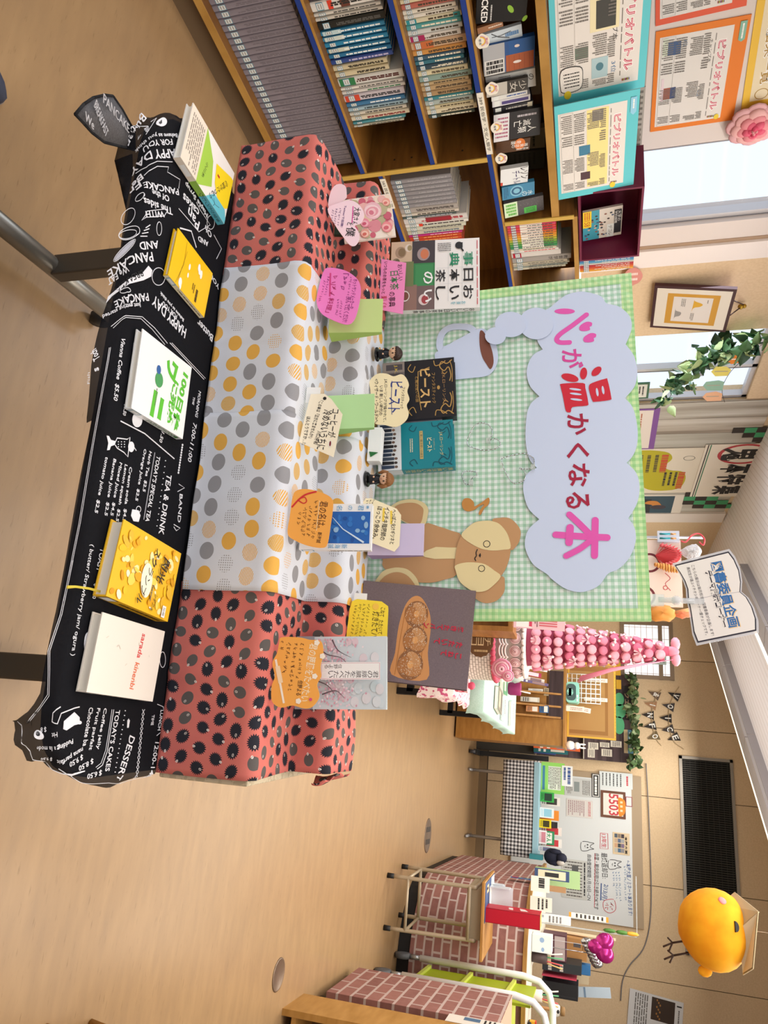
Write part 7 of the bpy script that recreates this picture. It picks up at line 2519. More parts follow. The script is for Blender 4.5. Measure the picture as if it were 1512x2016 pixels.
# ---- table with pink cloths carrying the macaron tower
PZ = 0.62
root = thing('tower_table', SH(5.1, -1.0, 0), 'low table under pink cloths carrying the macaron tower', 'table')
g = G()
g.box(SH, 4.83, 5.42, -1.5, -0.64, PZ - 0.04, PZ - 0.008, M('#5a4028', 0.6))
g.obj('table_top', parent=root)
for l, n in ((4.88, -1.44), (5.36, -1.44), (4.88, -0.70), (5.36, -0.70)):
 g = G()
 g.box(SH, l - 0.02, l + 0.02, n - 0.02, n + 0.02, 0, PZ - 0.04, M('#1d1c1e', 0.5))
 g.obj('leg', parent=root)
def drop_cloth(l0, l1, n0, n1, z, tri, m, name, label, ripple=0.012, seed=0):
 """cloth over a table top, hem hanging; tri gives the drop along the near and right edges"""
 g = G()
 ring_ = []
 N = 16
 edge = [(l0, n0 + (n1 - n0) * i / N, -1, 0) for i in range(N)] + [(l0 + (l1 - l0) * i / N, n1, 0, 1) for i in range(N + 1)]
 vs = []
 for i, (l, n, dl, dn) in enumerate(edge):
  d = tri(i / (len(edge) - 1))
  o = 0.004 + ripple * (0.5 + 0.5 * sin(i * 1.3 + seed))
  vs += [SH(l, n, z), SH(l + dl * 0.008, n + dn * 0.008, z - 0.006), SH(l + dl * o, n + dn * o, z - max(0.012, d * 0.55)), SH(l + dl * (o * 1.3), n + dn * (o * 1.3), z - max(0.018, d))]
 k = len(edge)
 fs = [(4 * i + j, 4 * i + j + 1, 4 * i + j + 5, 4 * i + j + 4) for i in range(k - 1) for j in range(3)]
 g.add(vs, fs, m, True)
 g.add([SH(l0, n0, z), SH(l0, n1, z), SH(l1, n1, z), SH(l1, n0, z)], [(0, 1, 2, 3)], m)
 return g.obj(name, label, 'cloth', 'cloths on the display tables')
PK1 = M('#e0b8ac', 0.85)
t = NT('petal_print', 0.85)
v = t.obj((40, 40, 40))
PK2 = t.col(t.ramp(t.noise(v, 1.0, 1), ((0.54, '#eee0e0'), (0.58, '#c45a80'))))
drop_cloth(4.80, 5.40, -1.5, -0.60, PZ, lambda s: 0.05 + 0.24 * max(0, 1 - abs(s - 0.44) / 0.34), PK1, 'cloth', 'plain pink cloth hanging from the macaron tower table', 0.02, 1)
drop_cloth(4.785, 5.42, -1.2, -0.50, PZ + 0.006, lambda s: 0.04 + 0.22 * max(0, 1 - abs(s - 0.52) / 0.26), PK2, 'cloth', 'white cloth with pink petal print over the plain pink cloth', 0.02, 4)
ax = hit(980, 1266, SH(5.12, 0, 0), -LD)
TW = Fr((ax.x, ax.y, 0), ND, LD, UP)
tn = plane(ax, -LD)
def tz(px):
 return hit(px, 1266, SH(5.0, 0, 0), -LD).z
zA, zB, zC, zD = PZ + 0.012, tz(975), tz(1036), tz(1336)
root = thing('macaron_tower', (ax.x, ax.y, zA), 'tall cake tower with a cone of pink macarons on white and basket-weave tiers', 'macaron tower')
r0, r1, r2 = 0.255, 0.20, 0.165
t = NT('basket_weave', 0.7)
br = t.n('ShaderNodeTexBrick')
br.inputs['Scale'].default_value = 13
br.inputs['Color1'].default_value = rgb('#e4dfd4')
br.inputs['Color2'].default_value = rgb('#d6d0c4')
br.inputs['Mortar'].default_value = rgb('#8d8678')
br.inputs['Mortar Size'].default_value = 0.03
t.ln(t.obj(src='UV'), br.inputs['Vector'])
t.bump(br.outputs[1], -0.6, 0.01)
WEAVE = t.col(br.outputs[0])
g = G()
n = 48
uv, vs = [], []
for z in (zA, zB - 0.005):
 for j in range(n + 1):
  a = 2 * pi * j / n
  vs.append(TW(r0 * cos(a), r0 * sin(a), z))
  uv.append((a * r0, z))
g.uv = uv + [(0, 0)] * (n + 1)
g.add(vs, [(j, j + 1, n + 2 + j, n + 1 + j) for j in range(n)], WEAVE, True)
g.add([TW(r0 * cos(2 * pi * j / n), r0 * sin(2 * pi * j / n), zB - 0.005) for j in range(n)] + [TW(0, 0, zB)], [(j, (j + 1) % n, n) for j in range(n)], WEAVE)
g.obj('basket_tier', parent=root)
g = G()
for j in range(44):
 a = 2 * pi * j / 44
 g.ball(TW(r0 * 0.97 * cos(a), r0 * 0.97 * sin(a), zB), 0.026, 0.022, 0.020, M('#d2566f', 0.6), 8)
g.obj('pink_piping', parent=root)
g = G()
g.lathe(TW, [(0, zB), (r1, zB), (r1, zC - 0.02), (r1 + 0.012, zC - 0.012), (r1 + 0.012, zC), (0, zC)], M('#e2dcd8', 0.6), 40)
for j in range(30):
 a = 2 * pi * j / 30
 g.ball(TW((r1 + 0.012) * cos(a), (r1 + 0.012) * sin(a), zC - 0.012), 0.02, 0.02, 0.016, M('#efeae6', 0.6), 8)
g.obj('white_tier', parent=root)
ROSE, ROSE2 = M('#ddc0c0', 0.7), M('#cfa6a8', 0.7)
def rosette(fr, r, m1, m2):
 g = G()
 for k, q in enumerate((1.0, 0.72, 0.46, 0.22)):
  pts = [fr(r * q * cos(a), r * q * sin(a), 0.004 + k * 0.006) for a in [2 * pi * i / 14 for i in range(14)]]
  g.tube(pts, r * 0.16, m1 if k % 2 == 0 else m2, 6, closed=True)
 g.box(fr, -r * .6, r * .6, -r * .6, r * .6, -0.004, 0.004, m2)
 return g
for j in range(9):
 a = -pi / 2 - 1.6 + 3.2 * j / 8
 c = TW((r1 + 0.004) * cos(a), (r1 + 0.004) * sin(a), zC - 0.065)
 nrm = TW.x * cos(a) + TW.y * sin(a)
 f = plane(c, nrm)
 rosette(f, 0.034, ROSE, ROSE2).obj('rosette', parent=root)
 g = G()
 for k in range(3):
  pts = [f.off(0, -0.045 - k * 0.02)(0.045 * cos(b), 0.02 * sin(b) - 0.0, 0.006) for b in [pi + pi * i / 8 for i in range(9)]]
  g.tube(pts, 0.006, M('#ece6e2', 0.6), 6)
 g.obj('swag', parent=root)
for px, py, r in ((988, 1316, 0.058), (1000, 1330, 0.035)):
 p_ = hit(px, py, SH(4.85, 0, 0), -LD)
 rosette(plane(p_, -LD * 0.9 + ND * 0.3), r, M('#e391ac', 0.6), M('#efb9c6', 0.6)).obj('rose', parent=root)
# oval chocolate plate
f = plane(hit(946, 1262, SH(4.845, 0, 0), -LD), -LD)
g = G()
el = [(0.105 * cos(t_) * (1 + 0.03 * sin(t_ * 16)), 0.085 * sin(t_) * (1 + 0.03 * sin(t_ * 16))) for t_ in [2 * pi * i / 60 for i in range(60)]]
g.prism(f, el, -0.004, 0.004, M('#6a4a30', 0.45))
p = P(g, f.off(0, 0, 0.004), 1, 1, dk=0.0002)
p.vtext('チョコ', 0.0 - 0.03, -0.065, 0.03, 0.07, M('#e0c49a'))
p.bars(-0.08, -0.04, -0.05, 0.05, 1, M('#c9aa7c'), vert=True)
p.bars(0.05, -0.04, 0.08, 0.05, 1, M('#c9aa7c'), vert=True)
g.obj('name_plate', 'brown oval plate', parent=root)
# cone and macarons
g = G()
ch = zD - 0.05 - zC
g.lathe(TW.off(0, 0, zC), [(0, 0), (r2 - 0.02, 0), (0.03, ch), (0, ch)], M('#b8506c', 0.7), 28)
g.obj('cone', parent=root)
rr = random.Random(12)
MACS = ['#d67f96', '#df8fa2', '#d06f89', '#e6a3b1', '#cb6280', '#e296a6']
rows = 12
cnt = 0
for i in range(rows):
 tt_ = (i + 0.5) / rows
 r = r2 * (1 - tt_) + 0.045 * tt_
 z = zC + 0.03 + (ch - 0.05) * tt_
 m_ = max(3, int(3.9 * r / 0.056))
 for j in range(m_):
  a = -pi / 2 - 1.95 + 3.9 * (j + 0.5 + (0.5 if i % 2 else 0)) / m_
  nrm = (TW.x * cos(a) + TW.y * sin(a) + UP * 0.22).normalized()
  c = TW(r * cos(a), r * sin(a), z) - nrm * 0.006
  if cnt < 100:
   g = G()
   f = plane(c, nrm)
   mc = M(MACS[rr.randrange(6)], 0.55)
   R_ = 0.031 * rr.uniform(0.93, 1.06)
   g.lathe(f, [(0, -0.012), (R_ * 0.9, -0.010), (R_, -0.003), (R_ * 0.93, 0.0), (R_ * 0.93, 0.005), (R_, 0.007), (R_ * 0.97, 0.014), (R_ * 0.90, 0.0185), (R_ * 0.84, 0.0195), (0, 0.0205)], mc, 16)
   g.obj('macaron', parent=root)
   cnt += 1
g = G()
for i in range(46):
 tt_ = rr.random() * 0.95
 r = (r2 * (1 - tt_) + 0.04 * tt_) + 0.016
 a = rr.uniform(-pi / 2 - 1.8, -pi / 2 + 1.8)
 g.ball(TW(r * cos(a), r * sin(a), zC + 0.02 + ch * tt_), 0.010, 0.010, 0.010, M('#efe6e6', 0.3), 8)
o = g.obj('pearls', parent=root)
for i in range(9):
 tt_ = 0.08 + 0.09 * i
 r = (r2 * (1 - tt_) + 0.04 * tt_) + 0.02
 a = -pi / 2 + 1.1 * sin(i * 2.4)
 f = plane(TW(r * cos(a), r * sin(a), zC + ch * tt_), TW.x * cos(a) + TW.y * sin(a))
 g = G()
 for sx in (-1, 1):
  g.prism(f, [(0, 0), (sx * 0.028, 0.016), (sx * 0.030, -0.014)], 0.004, 0.010, M('#eec3cc', 0.5))
  g.prism(f, [(0, 0), (sx * 0.006, -0.04), (sx * 0.018, -0.036)], 0.002, 0.005, M('#eec3cc', 0.5))
 g.obj('bow', parent=root)
g = G()
top = TW(0, 0, zC + ch)
g.ball(top + UP * 0.02, 0.035, 0.035, 0.045, M('#e08aa0', 0.5), 12)
for sx in (-1, 1):
 g.ball(top + ND * 0.05 * sx + UP * 0.042, 0.045, 0.025, 0.03, M('#e8a0b2', 0.5), 10)
g.obj('top_bow', parent=root)
g = G()
dp = [TW(r2 + 0.03, -0.02, zC + 0.35), TW(0.06, -0.04, zC + ch + 0.02), TW(0.05, 0.05, zC + ch), TW(r2 + 0.06, 0.06, zC + 0.33), TW(0.13, -0.03, zC + 0.55), TW(0.14, 0.06, zC + 0.55)]
g.add(dp, [(0, 4, 5, 3), (4, 1, 2, 5)], M('#e07f9a', 0.5), True)
g.obj('ribbon', parent=root, solid=0.004)
# pink cake piece by the basket
f = plane(hit(934, 1352, SH(4.88, 0, 0), -LD), -LD)
f = Fr(SH(4.84, f.o.dot(ND), PZ + 0.008), ND, LD, UP)
root = thing('cake_ornament', f(0, 0, 0), 'small pink felt cake slice on the petal cloth beside the basket-weave tier', 'ornament')
for i, (c_, w) in enumerate((('#c9526a', 0.055), ('#e79aa8', 0.057), ('#c9526a', 0.055), ('#eab4bc', 0.057))):
 g = G()
 g.prism(f, rrect(w * 1.5, w * 1.4, 0.02, 4, -0.04, -0.04), i * 0.02, i * 0.02 + 0.0195, M(c_, 0.8))
 g.obj('layer', parent=root)
g = G()
g.ball(f(0, 0, 0.10), 0.026, 0.026, 0.024, M('#d2506c', 0.5), 10)
g.obj('berry', parent=root)
# ---- mint table with lying books
MZ = 0.72
root = thing('book_table', SH(6.6, -1.0, 0), 'long table with a dark steel frame under the mint cloth', 'table')
g = G()
g.box(SH, 5.50, 7.75, -1.5, -0.52, MZ - 0.04, MZ - 0.006, M('#6a4a2c', 0.6))
g.obj('table_top', parent=root)
BK = M('#17171a', 0.5)
for l in (5.75, 7.5):
 g = G()
 for n in (-1.42, -0.60):
  g.box(SH, l - 0.025, l + 0.025, n - 0.025, n + 0.025, 0, MZ - 0.04, BK)
 g.box(SH, l - 0.025, l + 0.025, -1.42, -0.60, 0.08, 0.13, BK)
 g.obj('leg_frame', parent=root)
g = G()
g.box(SH, 5.75, 7.5, -0.63, -0.59, MZ - 0.12, MZ - 0.04, BK)
g.obj('rail', parent=root)
t = NT('mint_cloth', 0.85)
MINT = t.col(t.ramp(t.noise(t.obj((200, 200, 200)), 1, 1), ((0.3, '#a3c2b6'), (0.7, '#b6d0c6'))))
drop_cloth(5.48, 7.78, -1.5, -0.47, MZ, lambda s: 0.10 if s < 0.45 else 0.10 + 0.03 * sin(s * 40), MINT, 'cloth', 'mint green cloth over the long book table', 0.02, 7)
for i, (px, py, w, h, t_, c_, a, lb) in enumerate(((5.68, -0.98, .22, .3, .05, '#d9e0da', 0.1, 'pale box file lying nearest on the mint cloth'), (5.69, -0.97, .2, .26, .045, '#8a3a52', 0.0, 'stack-topping magenta spined book on the mint cloth'),
             (6.15, -0.86, .18, .24, .05, '#d9cdb0', 0.15, 'cream book lying on the mint cloth'), (6.16, -0.62, .18, .26, .035, '#7f7a6c', -0.1, 'grey brown book lying on the mint cloth'),
             (6.45, -0.80, .2, .26, .04, '#4a8a62', 0.05, 'green edged book lying on the mint cloth'), (7.25, -0.62, .22, .3, .02, '#e2e4e2', 0.1, 'white flat booklet at the far right corner of the mint cloth'),
             (6.62, -0.60, .2, .28, .012, '#cfd8d6', 0.05, 'clear-covered leaflet lying in the middle of the mint cloth'))):
 f = Fr(SH(px, py, MZ + 0.004 + (0.0515 if i == 1 else 0)), ND, LD, UP).rot(a)
 g = G()
 cm, pg = M(c_, 0.5), M('#e6e2d8', 0.8)
 g.box(f, -w / 2, w / 2, -h / 2, h / 2, 0, 0.003, cm)
 g.box(f, -w / 2, w / 2, -h / 2, h / 2, t_ - 0.003, t_, cm)
 g.box(f, -w / 2, -w / 2 + 0.003, -h / 2, h / 2, 0.003, t_ - 0.003, cm)
 g.box(f, -w / 2 + 0.003, w / 2 - 0.004, -h / 2 + 0.004, h / 2 - 0.004, 0.003, t_ - 0.003, pg)
 p = P(g, f.off(-w / 2, -h / 2, t_), w, h, dk=0.0002)
 p.bars(0.1, 0.6, 0.9, 0.9, 3, M('#5a5a60'))
 p.rect(0.15, 0.1, 0.85, 0.5, M(['#c9b8a0', '#d8a0b0', '#8a9aa8', '#b0a890', '#d8d2b0', '#c8ccd0', '#9ab8b0'][i]))
 g.obj('book', lb, 'book', 'books lying on the mint cloth', bevel=0.0)
it = It('table_skirt', 'dark mint fabric box at the near end of the mint cloth', 'box', bwall(5.49), (949, 1334), (930, 1392), 0.02, M('#6d9086', 0.85), z=None)
# kept as the folded front of the cloth
it.meta = ('table_skirt', 'grey-green fabric front hanging at the near end of the mint cloth', 'cloth', 'cloths on the display tables')
it.fr = it.fr
it.done()
# leaning magazines, bag and pouch
lp = plane(SH(7.3, -1.3, MZ), (-LD * cos(0.25) + UP * sin(0.25)))
for i, (p_, q_, c_, lb) in enumerate((((1010, 1318), (1066, 1332), '#a02848', 'crimson edged magazine leaning on the mint table'), ((1018, 1330), (1072, 1342), '#d8c4bc', 'pale picture magazine leaning on the mint table'),
          ((1022, 1306), (1078, 1320), '#d8d4d0', 'white folder standing on the mint table'), ((1030, 1338), (1080, 1348), '#5a4a72', 'purple spined magazine leaning on the mint table'))):
 it = It('magazine', lb, 'magazine', lp.off(0, 0, 0.02 * i), p_, q_, 0.01, c_, group='magazines on the mint table', z=MZ + 0.014, rot=-0.10)
 it.p.rect(0.1, 0.55, 0.9, 0.9, M('#8a6a6a' if i else '#e0c0c8'))
 it.p.bars(0.1, 0.1, 0.9, 0.45, 3, M('#e8e4e0' if i in (0, 3) else '#55505a'))
 it.done()
g = G()
c = hit(1004, 1328, SH(6.75, 0, 0), -LD)
crinkle(g, V((c.x, c.y, MZ + 0.10)), 0.09, 0.07, 0.085, M('#b9c2bc', 0.3), 6, SH)
g.obj('plastic_bag', 'crumpled grey-green plastic bag on the mint table beside the pink piping', 'bag')
g = G()
c = hit(1012, 1356, SH(6.92, 0, 0), -LD)
f = Fr((c.x, c.y, MZ + 0.012), ND, LD, UP)
g.lathe(f, [(0, 0), (0.05, 0), (0.06, 0.02), (0.058, 0.11), (0.052, 0.115), (0.05, 0.02), (0, 0.02)], M('#8a1f5a', 0.6), 18)
g.tube([f(0.01, 0, 0.05), f(0.03, 0.01, 0.20)], 0.006, M('#e6e2dc', 0.5), 6)
g.obj('pen_cup', 'magenta felt cup with a white pen on the mint table', 'pen cup')
# ---- wooden display bookcase behind the mint table
BL = 8.35
wb = bwall(BL)
root = thing('display_bookcase', SH(BL, -0.9, 0), 'wide honey-brown wooden bookcase behind the mint table', 'bookcase')
xr = wb.q(1050, 1464)[0]
xl = wb.q(1050, 1290)[0]
zt = wb.o.z + wb.q(1108, 1440)[1]
HW = wood('honey_wood', '#8f6128', '#a6763a', (2, 2, 8))
g = G()
xm = wb.q(1050, 1412)[0]
g.box(wb, xm, xr, 0.02, zt, -0.5, 0, HW)
g.obj('side_cabinet', parent=root)
g = G()
g.box(wb, xl, xm - 0.001, 0.02, zt - 0.18, -0.5, -0.02, HW)
g.box(wb, xl, xr + 0.02, zt + 0.001, zt + 0.025, -0.52, 0.02, HW)
g.obj('top', parent=root)
x2 = wb.q(1050, 1362)[0]
g = G()
for a in (x2, (x2 + xm) / 2, xm - 0.02):
 g.prism(Fr(wb(a, 0, 0), wb.z, wb.y, wb.x), [(-0.02, 0.3), (0.22, 0.3), (0.02, zt - 0.02), (-0.02, zt - 0.02)], 0, 0.018, HW)
for z in (0.3, 0.62):
 g.box(wb, x2, xm, z, z + 0.02, -0.02, 0.16 - (z - 0.3) * 0.15, HW)
g.obj('slanted_rack', parent=root)
for i, (p_, q_, c_, lb) in enumerate((((1025, 1371), (1062, 1383), '#c4bfb2', 'pale leaflet in the left slot of the slanted rack'), ((1062, 1388), (1080, 1404), '#2f5a8a', 'blue magazine in the right slot of the slanted rack'), ((1036, 1389), (1060, 1402), '#c98a5a', 'tan picture leaflet in the right slot of the slanted rack'))):
 it = It('leaflet', lb, 'leaflet', bwall(BL - 0.06), p_, q_, 0.006, c_, group='leaflets in the slanted rack')
 it.p.rect(0.1, 0.5, 0.9, 0.9, M('#e0dcd2'))
 it.p.bars(0.1, 0.1, 0.9, 0.45, 3, M('#3a3a40'))
 it.done()
fw = bwall(BL - 0.023)
it = It('sign_tag', 'white pen-shaped tag on the front of the wooden bookcase', 'tag', fw, (1040, 1355), (1069, 1362), 0.004, '#e6e4de')
it.p.bars(0.3, 0.3, 0.7, 0.9, 1, GREYINK, vert=True)
it.done()
it = It('label_card', 'small grey label card on the front of the wooden bookcase', 'label', fw, (1071, 1354), (1080, 1370), 0.003, '#a8987c')
it.p.bars(0.1, 0.2, 0.9, 0.8, 2, INK)
it.done()
tb_ = bwall(BL + 0.06)
root = thing('tape_machine', tb_(tb_.q(1100, 1362)[0], zt + 0.026, -0.05), 'teal and white machine with a dark arched front on the wooden bookcase', 'machine')
g = G()
x0, y0, x1, y1 = rpx(tb_, (1086, 1340), (1140, 1384))
y0 = zt + 0.027 - tb_.o.z
g.prism(tb_, rrect(x1 - x0, y1 - y0, 0.03, 4, x0, y0), -0.2, 0, M('#8fd0c2', 0.4))
g.obj('case', parent=root)
g = G()
w, h = x1 - x0, y1 - y0
g.prism(tb_, rrect(w * 0.8, h * 0.72, 0.04, 4, x0 + 0.1 * w, y0 + 0.005), 0.001, 0.008, M('#3f5658', 0.5))
g.prism(tb_, rrect(w * 0.42, h * 0.52, 0.05, 4, x0 + 0.29 * w, y0 + 0.006), 0.009, 0.014, M('#8fd0c2', 0.4))
g.obj('front_panel', parent=root)
g = G()
for k in (0.62, 0.8):
 g.box(tb_, x0 + k * w, x0 + (k + 0.13) * w, y0 + 0.8 * h, y0 + 0.92 * h, 0.001, 0.006, M('#e9eeec', 0.4))
g.obj('buttons', parent=root)
root = thing('wire_rack', tb_(tb_.q(1100, 1340)[0], zt + 0.026, -0.1), 'white wire letter rack with papers on the wooden bookcase', 'rack')
rk = bwall(BL + 0.30)
x0, y0, x1, y1 = rpx(rk, (1088, 1324), (1182, 1386))
y0 = zt + 0.028 - rk.o.z
g = G()
WW = M('#dfe2e4', 0.4)
for i in range(7):
 x = x0 + (x1 - x0) * i / 6
 g.tube([rk(x, y0, 0), rk(x, y1, 0)], 0.005, WW, 6)
for i in range(8):
 y = y0 + (y1 - y0) * i / 7
 g.tube([rk(x0, y, 0), rk(x1, y, 0)], 0.005, WW, 6)
 if i in (0, 4, 7):
  g.tube([rk(x0, y, 0), rk(x0, y, -0.1), rk(x1, y, -0.1), rk(x1, y, 0)], 0.005, WW, 6)
g.obj('wire_frame', parent=root)
for i, (p_, q_, lb) in enumerate((((1150, 1334), (1196, 1344), 'white paper bundle in the upper left of the wire rack'), ((1150, 1372), (1196, 1382), 'white paper bundle in the upper right of the wire rack'), ((1128, 1390), (1150, 1402), 'cream envelope right of the wire rack'), ((1100, 1388), (1163, 1402), 'red-edged white booklet leaning beside the teal machine'))):
 pl_ = rk.off(0, 0, -0.05) if i < 2 else bwall(BL + 0.1 + 0.05 * (i - 2))
 it = It('paper_bundle', lb, 'papers', pl_, p_, q_, 0.03, '#e6dfd2', group='papers around the wire rack', z=(zt + 0.028) if i > 1 else None, rot=-0.12 if i == 3 else None)
 it.p.bars(0.2, 0.2, 0.8, 0.9, 2, M('#a86a60'), vert=True)
 it.done()
cb_ = bwall(BL + 0.44)
it = It('board', 'brown cardboard-backed board with parcel tape standing on the wooden bookcase', 'board', cb_, (1113, 1302), (1213, 1458), 0.02, M('#9c7440', 0.7), z=zt + 0.027)
it.p.rect(0.0, 0.0, 1, 0.96, M('#a87f4a', 0.7))
it.p.rect(0.05, 0.05, 0.95, 0.84, M('#8f6430', 0.6))
it.p.rect(0.12, 0.0, 0.9, 0.78, M('#a8814c', 0.7))
it.p.frame(0, 0, 1, 1, 0.02, M('#d0a43a', 0.5))
for i in range(24):
 it.p.ell(i / 24 + 0.02, 0.985, 0.006, 0.006, M('#7a4a1a'), 6)
 it.p.k -= it.p.dk
it.done()
# little white rabbit on the bookcase end
f = Fr(V(tuple(bwall(BL + 0.08)(xr - 0.02, 0, 0))[:2] + (zt + 0.027,)), ND, LD, UP)
root = thing('rabbit', f(0, 0, 0), 'small white toy rabbit at the right end of the wooden bookcase top', 'toy')
g = G()
WR = M('#eeeae6', 0.7)
g.ball(f(0, 0, 0.05), 0.045, 0.045, 0.05, WR, 12)
g.ball(f(0, -0.01, 0.12), 0.036, 0.036, 0.034, WR, 12)
g.obj('body', parent=root)
for sx in (-1, 1):
 g = G()
 g.ball(f(sx * 0.018, 0, 0.175), 0.010, 0.008, 0.035, WR, 8)
 g.obj('ear', parent=root)
# ---- notice corner by the back wall: dark planks, cards, book row, ivy
dk = bwall(10.30)
root = thing('notice_rack', dk(dk.q(1100, 1420)[0], -dk.o.z, -0.05), 'tall notice rack with dark plank-print back by the back wall', 'rack')
x0, y0, x1, y1 = rpx(dk, (1150, 1324), (1247, 1503))
t = NT('dark_planks', 0.7)
v = t.obj((1, 1, 14))
DKP = t.col(t.ramp(t.noise(v, 1.2, 4), ((0.3, '#3e3236'), (0.7, '#5f5054'))))
g = G()
g.box(dk, x0, x1, -dk.o.z + 0.75, y1, -0.04, 0, DKP)
for k in range(1, 6):
 g.box(dk, x0, x1, y1 - 0.16 * k, y1 - 0.16 * k + 0.006, 0, 0.001, M('#2a2022'))
g.obj('back', parent=root)
g = G()
g.box(dk, x0, x1, -dk.o.z, -dk.o.z + 0.74, -0.04, 0.24, M('#3c3a36', 0.7))
g.obj('cabinet', parent=root)
g = G()
zs = dk.q(1150, 1470)[1]
g.box(dk, x0, x1, zs - 0.01, zs, 0.001, 0.1, M('#cfc8bc', 0.6))
g.obj('ledge', parent=root)
for i, (p_, q_) in enumerate((((1158, 1461), (1178, 1476)), ((1157, 1474), (1171, 1492)), ((1181, 1461), (1200, 1472)), ((1184, 1474), (1205, 1490)), ((1202, 1458), (1224, 1472)))):
 it = It('card', ['cream card at the lower left', 'small white card at the lower right', 'cream card in the middle', 'cream card at the right', 'cream card at the top'][i] + ' of the dark plank notice rack', 'card', bwall(10.296), p_, q_, 0.003, '#ddd8cc', group='cards on the dark plank rack')
 it.p.bars(0.1, 0.15, 0.9, 0.85, 4, GREYINK)
 it.done()
it = It('sign_board', 'black board with brown katakana above the green paper clouds', 'sign', bwall(10.29), (1226, 1350), (1243, 1418), 0.008, '#1c1a1a')
it.p.text('クエスト', 0.2, 0.2, 0.95, 0.8, M('#b09478'), 0.02)
it.done()
it = It('sign_board', 'pale wooden board with blue lettering under the ivy of the notice rack', 'sign', bwall(10.29), (1228, 1436), (1247, 1484), 0.008, '#4f7f98')
it.p.rect(0, 0, 1, 0.42, M('#cbb892'))
it.p.bars(0.1, 0.5, 0.9, 0.95, 1, M('#c9dfe8'), fill=0.8)
it.done()
for i, (p_, q_, c_, lb) in enumerate((((1212, 1304), (1222, 1330), '#e9b62a', 'yellow paper strip near the back window'), ((1213, 1338), (1223, 1357), '#e9b62a', 'yellow paper strip beside the black katakana board'))):
 it = It('paper_strip', lb, 'paper', bwall(10.28), p_, q_, 0.003, c_, group='yellow paper strips')
 it.done()
g = G()
gpl = bwall(10.285)
for (x, y, r, e) in ((1219, 1377, .085, .06), (1221, 1400, .09, .07), (1219, 1428, .11, .065)):
 c = gpl.q(x, y)
 g.prism(gpl, [(c[0] + r * cos(a), c[1] + e * sin(a)) for a in [2 * pi * i / 18 for i in range(18)]], 0, 0.004, M('#5fbf8c', 0.7))
g.obj('paper_cloud', 'jade green paper cloud strip along the dark plank notice rack', 'paper cutout')
iv = [hit(px, py, SH(10.14, 0, 0), -LD) for px, py in ((1246, 1332), (1250, 1360), (1247, 1400), (1250, 1440), (1252, 1470), (1250, 1503))]
garland('ivy_garland', 'ivy garland with dark star-shaped leaves along the top of the notice rack', iv, 140, 0.09, 9, -LD, ['#37502c', '#48653a', '#2d4424', '#6a7f52', '#8a9a72'], 0.2)
sh_ = bwall(10.05)
zs2 = 0.745
for i, (p_, q_, c_, lb) in enumerate((((1062, 1466), (1076, 1484), '#e0c43a', 'yellow picture book at the left of the row'), ((1070, 1468), (1094, 1486), '#3a5ab8', 'blue picture book behind the yellow one'),
          ((1092, 1462), (1102, 1484), '#d0a860', 'tan book in the middle of the row'), ((1104, 1462), (1118, 1486), '#1f6a72', 'dark teal book right of the tan one'),
          ((1124, 1464), (1142, 1480), '#d8602c', 'row of orange spined books'))):
 it = It('book', lb + ' in the notice rack', 'book', sh_.off(0, 0, 0.045 * i), p_, q_, 0.03, c_, group='books in the notice rack', z=zs2)
 it.p.bars(0.1, 0.1, 0.9, 0.4, 2, WHITE)
 it.p.rect(0.15, 0.5, 0.85, 0.9, M('#d8d4c8' if i % 2 else '#8a7a9a'))
 it.done()
g = G()
tr_ = bwall(9.75)
x = tr_.q(1000, 1487)[0]
g.box(tr_, x - 0.03, x + 0.03, 0.08 - tr_.o.z, tr_.q(1080, 1487)[1], -0.04, 0, BK)
g.box(tr_, x - 0.03, x + 0.03, 0.06 - tr_.o.z, 0.10 - tr_.o.z, -0.3, 0.3, BK)
for zz in (-0.28, 0.28):
 f = Fr(tr_(x - 0.02, 0.045 - tr_.o.z, zz), tr_.z, tr_.y, tr_.x)
 g.lathe(f, [(0, 0), (0.045, 0), (0.045, 0.04), (0, 0.04)], M('#3a3a3e', 0.5), 14)
g.obj('trolley_stand', 'black wheeled stand post left of the gingham-skirted table', 'stand')
